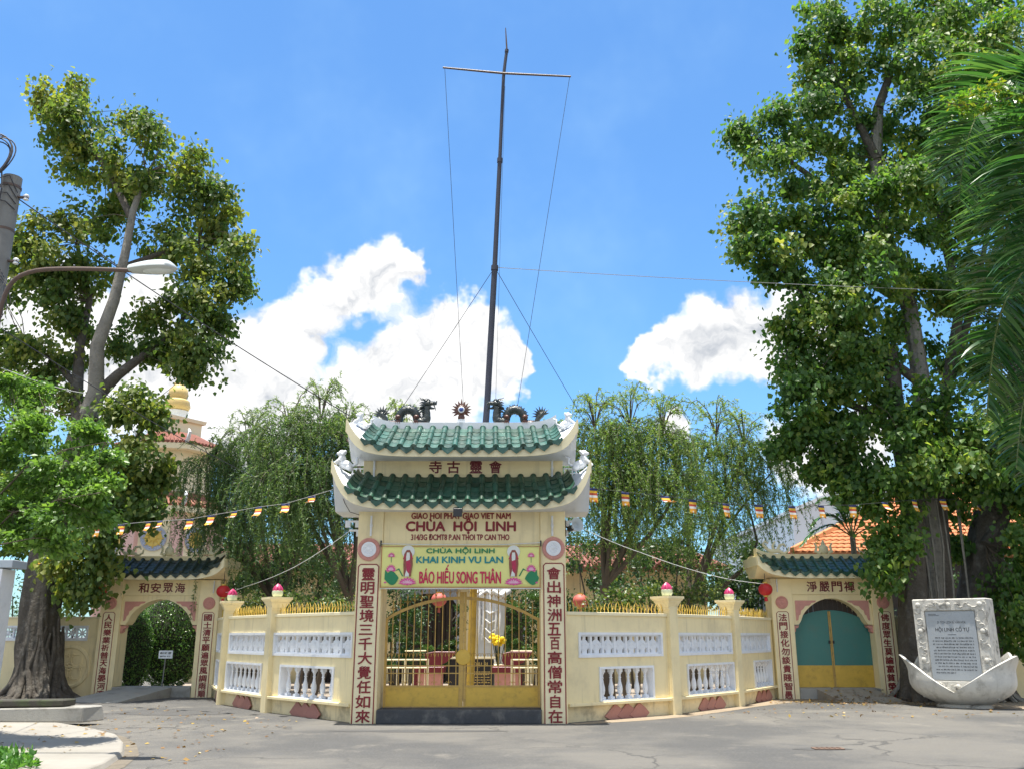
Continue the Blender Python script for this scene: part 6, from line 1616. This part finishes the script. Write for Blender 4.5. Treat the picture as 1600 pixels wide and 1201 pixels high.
def railing(px0, px1, Y, label):
    x0, x1 = pt(px0, 1050, Y).x, pt(px1, 1050, Y).x; t = thing('courtyard_railing', label, 'railing', (x0, Y, 0)); L = x1 - x0
    for z in (.18, .86, 1.04): b = MB(); b.tube([(0, 0, z), (L, 0, z)], .022, 6); b.build('rail', M_PALE, t)
    n = max(2, int(L / .75))
    for i in range(n + 1): b = MB(); b.tube([(L * i / n, 0, 0), (L * i / n, 0, 1.06)], .03, 6); b.build('post', M_PALE, t)
    m_ = int(L / .12)
    for i in range(m_): b = MB(); b.tube([(L * (i + .5) / m_, 0, .18), (L * (i + .5) / m_, 0, .86)], .010, 5); b.build('picket', M_PALE, t)
railing(598, 668, 22.4, 'cream pipe railing in the courtyard, left of the altar tables'); railing(800, 850, 22.4, 'cream pipe railing in the courtyard, right of the altar tables')
for px, lab in ((650, 'low cream stone bench left of the altar tables'), (825, 'low cream stone bench right of the altar tables')):
    c = pt(px, 1080, 21.6); t = thing('stone_bench', lab, 'bench', (c.x, 21.6, 0)); b = MB(); b.box(-.32, .32, -.16, .16, .36, .43); b.build('seat', M_PALE, t, bevel=.012)
    for s_ in (-1, 1): b = MB(); b.box(s_ * .2 - .06, s_ * .2 + .06, -.12, .12, 0, .36); b.build('leg', M_PALE, t, bevel=.01)
# vase of yellow flowers
fv = pt(779, 1010, 24.3); fl_ = thing('flower_vase', 'vase of bright yellow chrysanthemums beside the statue', 'vase', (fv.x, 24.3, 0))
b = MB(); b.lathe([(.10, 0), (.13, .06), (.10, .25), (.15, .5), (.13, .66), (.10, .72), (.12, .76)], 16); b.build('vase', M_LOTG, fl_, smooth=40)
b = MB(); g = np.random.default_rng(8)
M_YFL = mat('yellow_petals', (.85, .60, .01), .6, .1, 20)
for k in range(16): a = g.uniform(0, 6.28); r = g.uniform(0, .2); b.tube([(0, 0, .7), (math.cos(a) * r, math.sin(a) * r, 1.45 + g.uniform(-.15, .15))], .008, 4)
b.build('stems', LEAF_DARK, fl_)
b = MB()
for k in range(22): a = g.uniform(0, 6.28); r = g.uniform(0, .26); b.ell((math.cos(a) * r * .8, math.sin(a) * r * .8, 1.50 + g.uniform(-.13, .11)), (.065, .065, .05), 8, 6)
b.build('blooms', M_YFL, fl_)
# cloud-pruned topiary
LEAF_TOP = leafmat('topiary_leaf', [(0, (.02, .06, .015)), (.6, (.06, .13, .025)), (1, (.14, .24, .05))], .3)
def topiary(px, Y, pads, label, seed):
    c = pt(px, 1000, Y); t = thing('cloud_topiary', label, 'topiary', (c.x, Y, 0)); g = np.random.default_rng(seed)
    cs = [(pt(x, y, Y + dy), (r / (1400 / Y), r / (1400 / Y), r / (1400 / Y) * .45)) for x, y, r, dy in pads]
    zt = max(c_.z for c_, r in cs); b = MB(); b.tube([(0, 0, -.02), (.08, 0, zt * .3), (-.05, 0, zt * .65), (0, 0, zt)], [.08, .07, .05, .02], 8); b.build('trunk', M_TWIG, t, smooth=60)
    b = MB()
    for c_, r in cs: b.tube([(c.x, Y, max(.3, c_.z - .35)), tuple(c_)], [.03, .012], 5)
    b.build('branches', M_TWIG, t, world=True)
    crown(t, cs, LEAF_TOP, .065, .5, 130, .15, 170, seed, droop=-.1, out=.6, shape='kite', name='leaf_pads', flat=.55)
topiary(648, 26.2, [(640, 1003, 14, 0), (660, 1012, 13, -.2), (630, 1020, 14, 0), (652, 1030, 16, 0), (620, 985, 14, .2), (645, 975, 12, .2), (615, 960, 12, .3), (612, 1035, 14, 0)], 'cloud-pruned tree left of the dark doorway', 61)
topiary(705, 26.6, [(712, 1002, 10, 0), (700, 1012, 13, 0), (715, 985, 9, 0), (706, 1026, 14, 0), (722, 970, 8, 0), (722, 950, 7, 0)], 'cloud-pruned tree between the gate stiles and the dark doorway', 62)
topiary(815, 26.0, [(805, 950, 14, 0), (790, 940, 10, 0), (830, 935, 14, .2), (820, 968, 16, 0), (845, 960, 12, .2), (800, 980, 14, 0), (830, 992, 14, 0), (805, 1002, 15, -.1), (820, 1020, 17, -.2), (798, 1020, 12, -.2), (840, 1010, 12, 0)], 'cloud-pruned tree right of the white statue', 63)
# temple hall at the back of the courtyard
HY = 33.0
hall = thing('temple_hall', 'cream temple hall with dark folding door and blue-trimmed arches behind the courtyard', 'building', (-2.0, HY, 0))
doors = [(-8.2, -6.4, 0, 2.6), (-5.4, -3.8, 0, 2.6), (-2.02, .06, 0, 3.1), (.95, 2.4, 0, 2.6), (4.0, 5.4, 0, 2.6)]
b = MB(); b.grid_panel(-9.5, 9.0, -.02, 4.1, 0, .4, doors); b.build('wall', M_CREAM, hall)
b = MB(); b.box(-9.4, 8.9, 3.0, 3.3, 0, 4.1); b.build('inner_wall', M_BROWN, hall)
M_BLUEW = mat('blue_white_mosaic', (.38, .42, .54), .4, .6, 18)
for (x0, x1, z0, z1) in doors:
    n = 15; cxx = (x0 + x1) / 2; hw = (x1 - x0) / 2
    xs = [x0 + (x1 - x0) * i / (n - 1) for i in range(n)]
    lo = [z1 - .55 + .5 * math.sqrt(max(0, 1 - ((x - cxx) / hw) ** 2)) for x in xs]
    b = MB(); b.arch(xs, lo, [z1 + .16] * n, -.05, .1)
    for s_ in (x0, x1): b.box(s_ - .07, s_ + .07, -.05, .1, 0, z1 - .5)
    b.build('arch_trim', M_BLUEW, hall)
    b = MB(); nn = 14
    for i in range(nn): xa = x0 + (x1 - x0) * i / nn; b.box(xa + .005, xa + (x1 - x0) / nn - .02, .22 + .05 * (i % 2), .25 + .05 * (i % 2), 0.02, z1)
    b.build('folding_door', M_BROWN, hall)
b = MB(); b.add([(-10.2, -.9, 3.95), (9.7, -.9, 3.95), (8.6, 2.6, 5.0), (-9.1, 2.6, 5.0), (-10.2, -.9, 3.83), (9.7, -.9, 3.83), (8.6, 5, 3.83), (-9.1, 5, 3.83)], [(0, 1, 2, 3), (4, 7, 6, 5), (0, 4, 5, 1), (1, 5, 6, 2), (2, 6, 7, 3), (3, 7, 4, 0)])
rfh = b.build('roof', M_RTILE, hall)
b = MB()
for i in range(80): x = -9.8 + 19.1 * i / 79; b.tube([(x, -.92, 3.99), (x * .91 + .02, 2.55, 5.03)], .07, 6)
o = b.build('roof_ribs', M_RTILE, rfh); o['kind'] = 'stuff'

# ================================================================== PAGODA TOWER, far left
PY = 46.0; pc = pt(270, 700, PY)
pg = thing('pagoda_tower', 'cream and pink pagoda tower with red tiled tiers and golden gourd spire', 'tower', (pc.x, PY, 0), R(-34))
def zz(py): return pt(270, py, PY).z
def octo(r, z0, r1, z1, nm, m, par): b = MB(); b.lathe([(r, z0), (r1, z1)], 8, M=Matrix.Rotation(R(22.5), 4, 'Z')); return b.build(nm, m, par)
M_PINKW = mat('pale_pink_paint', (.72, .46, .40), .75, .06, 2)
z1 = zz(800); octo(2.75, 0, 2.75, z1, 'lower_wall', M_PALE, pg)
for k in range(8):
    a = R(22.5 + 45 * k); b = MB(); b.box(-.32, .32, -.32, .32, 0, z1, M=Matrix.Translation((2.62 * math.cos(a), 2.62 * math.sin(a), 0)) @ Matrix.Rotation(a, 4, 'Z')); b.build('corner_pier', M_PINKW, pg)
    b = MB(); a2 = R(45 * k); Mw = Matrix.Rotation(a2 + math.pi / 2, 4, 'Z') @ TR(0, -2.56, zz(848))
    b.lathe([(.60, 0), (.60, .04), (.52, .05), (.49, .03)], 28, M=Mw @ Matrix.Rotation(R(90), 4, 'X')); wh = b.build('dharma_wheel', M_BLUEW, pg)
    b = MB(); b.lathe([(.40, 0), (.40, .06), (.30, .06), (.28, .045), (.16, .045), (.14, .08), (.001, .09)], 24, M=Mw @ Matrix.Rotation(R(90), 4, 'X'), caps=False)
    for q in range(8): aa = q * math.pi / 4; b.tube([(0, -.05, 0), (.48 * math.cos(aa), -.05, .48 * math.sin(aa))], .03, 5, M=Mw)
    b.build('wheel_spokes', M_SPIKE, wh, smooth=40)
def tier_roof(r_e, z_e, r_t, z_t):
    rf = octo(r_e, z_e, r_t, z_t, 'tier_roof', M_RTILE, pg); b = MB()
    for k in range(8):
        a0, a1 = R(22.5 + 45 * k), R(67.5 + 45 * k)
        for i in range(11):
            u = (i + .5) / 11
            e = Vector((math.cos(a0), math.sin(a0), 0)).lerp(Vector((math.cos(a1), math.sin(a1), 0)), u)
            b.tube([tuple(e * (r_e + .06) + Vector((0, 0, z_e + .03))), tuple(e * (r_e + r_t) / 2 + Vector((0, 0, (z_e + z_t) / 2 + .0))), tuple(e * r_t + Vector((0, 0, z_t + .03)))], .085, 6)
    b.build('roof_tile_ribs', M_RTILE, rf)['kind'] = 'stuff'
    b = MB(); b.lathe([(r_e - .02, z_e - .30), (r_e + .02, z_e - .02), (r_e - .3, z_e - .02)], 8, M=Matrix.Rotation(R(22.5), 4, 'Z')); b.build('cornice', M_PALE, rf)
    for k in range(8):
        a = R(22.5 + 45 * k); d = Vector((math.cos(a), math.sin(a), 0)); b = MB()
        o = d * r_e + Vector((0, 0, z_e + .05)); b.tube([tuple(o), tuple(o + d * .3 + Vector((0, 0, .12))), tuple(o + d * .45 + Vector((0, 0, .4))), tuple(o + d * .25 + Vector((0, 0, .55))), tuple(o + d * .12 + Vector((0, 0, .4)))], [.09, .1, .08, .06, .03], 7); b.build('eave_scroll', M_SOFFIT, rf, smooth=50)
tier_roof(3.35, z1, 2.3, zz(778))
octo(2.15, zz(785), 2.15, zz(705), 'upper_wall', M_PALE, pg)
tier_roof(2.85, zz(705), 1.2, zz(683))
b = MB(); b.box(-.95, .95, -.95, .95, zz(690), zz(662)); b.frustum(1.08, 1.08, zz(662), 1.12, 1.12, zz(657)); b.build('spire_base', M_PALE, pg)
s0 = zz(657); b = MB(); b.lathe([(.62, s0), (.66, s0 + .1), (.58, s0 + .3), (.62, s0 + .5)], 20); b.build('spire_collar', M_SOFFIT, pg, smooth=40)
h = zz(592) - s0
b = MB(); b.lathe([(.55, s0 + .5), (.68, s0 + .75), (.62, s0 + 1.05), (.42, s0 + 1.2), (.52, s0 + 1.4), (.46, s0 + 1.7), (.26, s0 + 1.9), (.28, s0 + 2.0), (.16, s0 + 2.15), (.2, s0 + 2.25), (.1, s0 + 2.4), (.01, s0 + h)], 24); b.build('gourd_spire', mat('golden_cream_paint', (.70, .52, .20), .5, .06, 4), pg, smooth=40)

# ================================================================== ORANGE-ROOFED HOUSE AND WAREHOUSE, right
eL, eR, rL, rR, eB = pt(1238, 862, 33), pt(1800, 862, 33), pt(1450, 752, 39), pt(1720, 752, 39), pt(1186, 868, 45)
eB.z = eL.z
hz = thing('orange_roofed_house', 'house with broad orange tiled hip roof behind the teal-doored gate', 'building', ((eL.x + eR.x) / 2, 36, 0))
eB2 = Vector((eR.x, eB.y, eL.z))
b = MB(); b.box(eL.x + .9, eR.x - .9, eL.y + .9, eB.y - .9, -.02, eL.z - .05); b.build('wall', M_BROWN, hz, world=True)
b = MB(); vs = [eL, eR, rR, rL, eB, eB2]; vs = [tuple(v) for v in vs] + [(v[0], v[1], v[2] - .12) for v in (eL, eR, eB2, eB)]
b.add(vs, [(0, 1, 2, 3), (4, 0, 3), (1, 5, 2), (5, 4, 3, 2), (6, 9, 8, 7), (0, 6, 7, 1), (1, 7, 8, 5), (5, 8, 9, 4), (4, 9, 6, 0)]); rfo = b.build('roof', M_ORANGE, hz, world=True)
def tile_rows(a, b_, c, d, rows, nm):
    """stepped, scalloped tile courses between eave a-b and ridge d-c"""
    mb = MB(); a, b_, c, d = map(Vector, (a, b_, c, d)); nrm = (b_ - a).cross(d - a).normalized(); nrm = nrm if nrm.z > 0 else -nrm
    for j in range(rows):
        u0, u1 = j / rows, (j + 1.25) / rows
        p0, p1 = a.lerp(d, u0), b_.lerp(c, u0); q0, q1 = a.lerp(d, min(1, u1)), b_.lerp(c, min(1, u1))
        n = max(2, int((p1 - p0).length / .24))
        for i in range(n):
            f0, f1 = (i + .04) / n, (i + .96) / n
            v = [p0.lerp(p1, f0) + nrm * .05, p0.lerp(p1, (f0 + f1) / 2) + nrm * .085, p0.lerp(p1, f1) + nrm * .05, q0.lerp(q1, f1) + nrm * .012, q0.lerp(q1, (f0 + f1) / 2) + nrm * .03, q0.lerp(q1, f0) + nrm * .012]
            mb.add([tuple(x) for x in v] + [tuple(v[k] - nrm * .035) for k in range(3)], [(0, 1, 4, 5), (1, 2, 3, 4), (0, 6, 7, 1), (1, 7, 8, 2)])
    o = mb.build(nm, M_ORANGE, rfo, world=False); o['kind'] = 'stuff'; o.matrix_local = Matrix.Translation(-Vector(hz.location)); return o
tile_rows(eL, eR, rR, rL, 22, 'front_tile_courses'); tile_rows(eB, eL, rL, rL, 26, 'side_tile_courses')
for (a, b_) in ((eL, rL), (rL, rR), (eB, rL)): wire_part('ridge_cap', a + Vector((0, 0, .08)), b_ + Vector((0, 0, .08)), .12, M_ORANGE, hz)
b = MB()
for i in range(5): b.box(eL.x + 2 + i * 1.6, eL.x + 3 + i * 1.6, eL.y + .85, eL.y + .89, .9, 2.6)
b.build('shutter', M_BLACK, hz, world=True)
wY = 62.0
wl, wp, wr = pt(1238, 800, wY), pt(1300, 774, wY), pt(1700, 774, wY)
wh_ = thing('warehouse', 'pale grey metal warehouse standing beyond the orange roof', 'building', (wp.x, wY, 0))
b = MB(); b.prism([(wl.x, 0), (wr.x, 0), (wr.x, wr.z), (wp.x, wp.z), (wl.x, wl.z)], wY, wY + 25); b.build('sheet_wall', M_METALW, wh_, world=True)
for i in range(9): x = wl.x + (wr.x - wl.x) * (i + 1) / 10; b = MB(); b.box(x - .03, x + .03, wY - .06, wY - .002, 0, wl.z - .1); b.build('wall_seam', M_SOFFIT, wh_, world=True)
b = MB(); b.prism([(wl.x - .3, wl.z - .1), (wp.x, wp.z + .03), (wr.x, wr.z + .03), (wr.x, wr.z + .3), (wp.x, wp.z + .3), (wl.x - .3, wl.z + .17)], wY - .3, wY + 25.2); b.build('roof_sheet', M_METALW, wh_, world=True)

# ================================================================== LEFT FOREGROUND
apron = [(-34, 19.3), (-10.2, 18.7), (-8.6, 17.7), (-7.35, 16.55), (-6.4, 15.45), (-5.85, 14.4), (-5.4, 13.3), (-5.12, 12.1), (-4.95, 10.0), (-5.2, 6), (-34, 6)]
b = MB(); n = len(apron); b.add([(x, y, .07) for x, y in apron] + [(x + .06 if x > -30 else x, y, -.02) for x, y in apron], [tuple(range(n)), tuple(range(2 * n - 1, n - 1, -1))] + [(i, i + n, (i + 1) % n + n, (i + 1) % n) for i in range(n)])
structure(b.build('pavement', M_CONCL, bevel=.015))
gut = [(x + .20, y + .05) for x, y in apron[1:10]]
b = MB(); k = len(gut); b.add([(x, y, .005) for x, y in apron[1:10]] + [(x + random.uniform(-.06, .10), y, .005) for x, y in gut], [(i, i + 1, k + i + 1, k + i) for i in range(k - 1)])
structure(b.build('gutter_soil', mat('gutter_silt', (.17, .145, .11), .95, .3, 5, .5, 40, dirt=((.08, .07, .055), .6, 6))))
bk = thing('concrete_slab', 'low concrete kerb block at the left edge below the tree', 'slab', (-10.2, 18.15, .068))
b = MB(); b.add([(-3, -.45, 0), (2.35, -.75, 0), (2.55, -.25, 0), (-3, .6, 0), (-3, -.45, .16), (2.35, -.75, .27), (2.5, -.28, .27), (-3, .6, .2)], [(0, 3, 2, 1), (4, 5, 6, 7), (0, 1, 5, 4), (1, 2, 6, 5), (2, 3, 7, 6), (3, 0, 4, 7)]); b.build('block', M_CONC, bk, bevel=.02)
pk = thing('mossy_plank', 'dark mossy plank lying on the concrete kerb block', 'plank', (-10.4, 18.0, .31))
b = MB(); b.add([(-2.5, -.25, -.02), (2.15, -.55, .03), (2.2, -.15, .03), (-2.5, .35, -.02), (-2.5, -.25, .09), (2.15, -.55, .15), (2.2, -.15, .15), (-2.5, .35, .09)], [(0, 3, 2, 1), (4, 5, 6, 7), (0, 1, 5, 4), (1, 2, 6, 5), (2, 3, 7, 6), (3, 0, 4, 7)]); b.build('board', mat('mossy_dark_stone', (.06, .055, .045), .95, .3, 4, .6, 30, dirt=((.06, .09, .03), .6, 3)), pk, bevel=.02)
# whitewashed portal post with an inscribed edge
pp = gpt(8, 1109); pp.x -= .50; post = thing('portal_post', 'whitewashed portal post with a lettered edge at the left margin', 'post', (pp.x, pp.y, 0))
ztp = pt(45, 886, pp.y).z
b = MB(); b.box(-1.0, -.30, .02, .60, 0, ztp); b.build('grey_face', mat('dull_blue_grey_paint', (.36, .41, .46), .7, .08, 1.5), post, bevel=.01)
b = MB(); b.box(-.299, -.03, 0, .58, 0, ztp - .02); eg = b.build('lettered_edge', M_WHITE, post, bevel=.006)
b = MB()
g = np.random.default_rng(12)
for i in range(13):
    z = .45 + i * .19
    for k in range(5):
        x, dz = -.19 + g.uniform(-.04, .03), g.uniform(0, .10)
        if k % 2: b.box(x, x + g.uniform(.04, .08), -.003, -.0005, z + dz, z + dz + .013)
        else: b.box(x, x + .012, -.0035, -.0005, z + dz * .3, z + dz * .3 + g.uniform(.04, .09))
b.build('worn_character', M_INK, eg)['kind'] = 'stuff'
b = MB(); b.box(-.30, -.285, -.004, .0, .2, ztp - .2); b.build('edge_line', M_INK, eg)
b = MB(); b.box(-1.1, .20, -.03, .62, ztp, ztp + .18); b.build('capital', mat('dull_blue_grey_paint', (.36, .41, .46)), post, bevel=.01)
# small notice on a stake inside the open gate
ns = pt(246, 1066, 25.0); nb_ = thing('notice_board', 'small white notice board on a thin stake in the open side gate', 'sign', (ns.x, LGY + .12, .262))
b = MB(); b.tube([(-.03, 0, 0), (.0, 0, .95)], .018, 6); b.build('stake', M_UPOLE, nb_)
zc = pt(246, 1022, LGY + .1).z - .262
b = MB(); b.box(-.19, .19, -.035, -.02, zc - .10, zc + .11); bd_ = b.build('board', M_WHITE, nb_, bevel=.004)
b = MB()
for row, (z, h_) in enumerate(((zc + .015, .055), (zc - .06, .035))):
    x = -.15
    while x < .14:
        wl = g.uniform(.05, .10); q = x
        while q < x + wl and q < .15: b.box(q, q + .008, -.0365, -.0352, z, z + h_); b.box(q, q + .018, -.0366, -.0352, z + g.choice([0, h_ * .45, h_ * .8]), z + g.choice([.012, h_ * .65, h_])); q += .024
        x += wl + .025
b.build('worn_lettering', M_INK, bd_)['kind'] = 'stuff'

# ground cover, bottom left
LEAF_GRASS = leafmat('ground_cover_leaf', [(0, (.04, .12, .02)), (.6, (.08, .22, .03)), (1, (.16, .34, .05))], .4)
rg = np.random.default_rng(77); n = 5200
ex, ey = rg.uniform(-9.5, -5.7, n), rg.uniform(10.8, 13.0, n)
keep = (ey < 12.62 + (-(ex + 6.7)) * .28 - np.maximum(0, ex + 6.3) * 1.1 + rg.normal(size=n) * .06); ex, ey = ex[keep], ey[keep]; n = len(ex)
Pg = np.stack([ex, ey, .075 + np.abs(rg.normal(size=n)) * .045], 1)
gm = leaf_mesh('ground_cover', Pg, rg.normal(size=(n, 3)) + np.array([0, 0, .9]), rg.normal(size=(n, 3)) + np.array([0, -.3, .8]), rg.uniform(.06, .13, n), .45, LEAF_GRASS, rg, 'kite')
o = place('ground_cover', gm, None); tag(o, 'bright green ground cover in the bottom left corner', 'ground cover'); o['kind'] = 'stuff'
# leaf litter
LEAF_LIT = leafmat('fallen_leaf', [(0, (.14, .07, .03)), (.6, (.28, .16, .05)), (1, (.40, .28, .06))], .1)
n = 900
sel = rg.random(n)
ax_ = np.where(sel < .45, rg.normal(8.6, 1.1, n), np.where(sel < .7, rg.uniform(2, 11, n), rg.uniform(-9, -4, n)))
ay_ = np.where(sel < .45, rg.normal(23.5, .5, n), np.where(sel < .7, rg.uniform(19, 23.5, n), rg.uniform(12.5, 22, n)))
ok = ~((sel >= .45) & (sel < .7) & (ay_ > 17.5 + .8 * (ax_ - 1))) & ~((sel >= .7) & (ay_ > 17.4 - (ax_ + 3.3))); ax_, ay_ = ax_[ok], ay_[ok]; n = len(ax_)
onr = (sel[ok] < .45) & (np.abs(ax_ - (RGX + .3)) < 1.0) & (ay_ > RGY - 1.2)
hz_ = np.where(onr, .03 + .25 * np.clip((ay_ - (RGY - 1.2)) / 1.2, 0, 1), .012) + .004; hz_ = np.where(ax_ < -5.0, .012 + .07 * (ay_ < 18) * (ax_ < -5.9), hz_)
lm = leaf_mesh('leaf_litter', np.stack([ax_, ay_, hz_], 1), rg.normal(size=(n, 3)) * np.array([1, 1, .15]), rg.normal(size=(n, 3)) * .25 + np.array([0, 0, 1.]), rg.uniform(.05, .10, n), .7, LEAF_LIT, rg, 'kite')
o = place('leaf_litter', lm, None); tag(o, 'scattered brown fallen leaves on the road and ramp', 'fallen leaves'); o['kind'] = 'stuff'
# dark road patches, soil strip and drain
def blob(name, cx, cy, rx, ry, z, m, seed, n=26):
    g = random.Random(seed); sheet(name, [(cx + rx * math.cos(a) * g.uniform(.8, 1.15), cy + ry * math.sin(a) * g.uniform(.8, 1.15)) for a in [2 * math.pi * i / n for i in range(n)]], z, m)
M_SOIL = mat('sandy_soil', (.30, .24, .17), .95, .2, 2, .6, 30, dirt=((.12, .09, .06), .5, 2.5))
sheet('verge_soil', [(1.2, 17.75), (2.6, 18.6), (3.6, 19.45), (4.8, 20.9), (5.6, 22.0), (7.0, 23.6), (9.4, 23.0), (11.5, 21.2), (20, 20.6), (20, 24.7), (10.2, 24.7), (6.95, 24.6), (5.3, 22.2), (3.4, 19.9), (1.1, 18.0)], .004, M_SOIL)
M_PATCH = mat('dark_road_patch', (.085, .083, .08), .9, .2, 2, .5, 50)
blob('dark_patch', 4.55, 14.05, .42, .16, .004, M_PATCH, 3); blob('dark_patch', -1.5, 16.6, 1.6, .18, .004, M_PATCH, 4); blob('dark_patch', -7.2, 20.3, 1.2, .5, .004, M_PATCH, 6)
mh = thing('drain_cover', 'small rusty drain cover set in the road at the right', 'drain cover', (4.62, 14.05, .008))
b = MB(); b.box(-.22, .22, -.10, .10, -.004, .01); b.build('plate', mat('rusty_iron', (.16, .10, .07), .8, .25, 8, .4, 40), mh, bevel=.004)
for i in range(5): b = MB(); b.box(-.16 + i * .075, -.13 + i * .075, -.07, .07, .010, .016); b.build('grate_bar', M_ARM, mh)
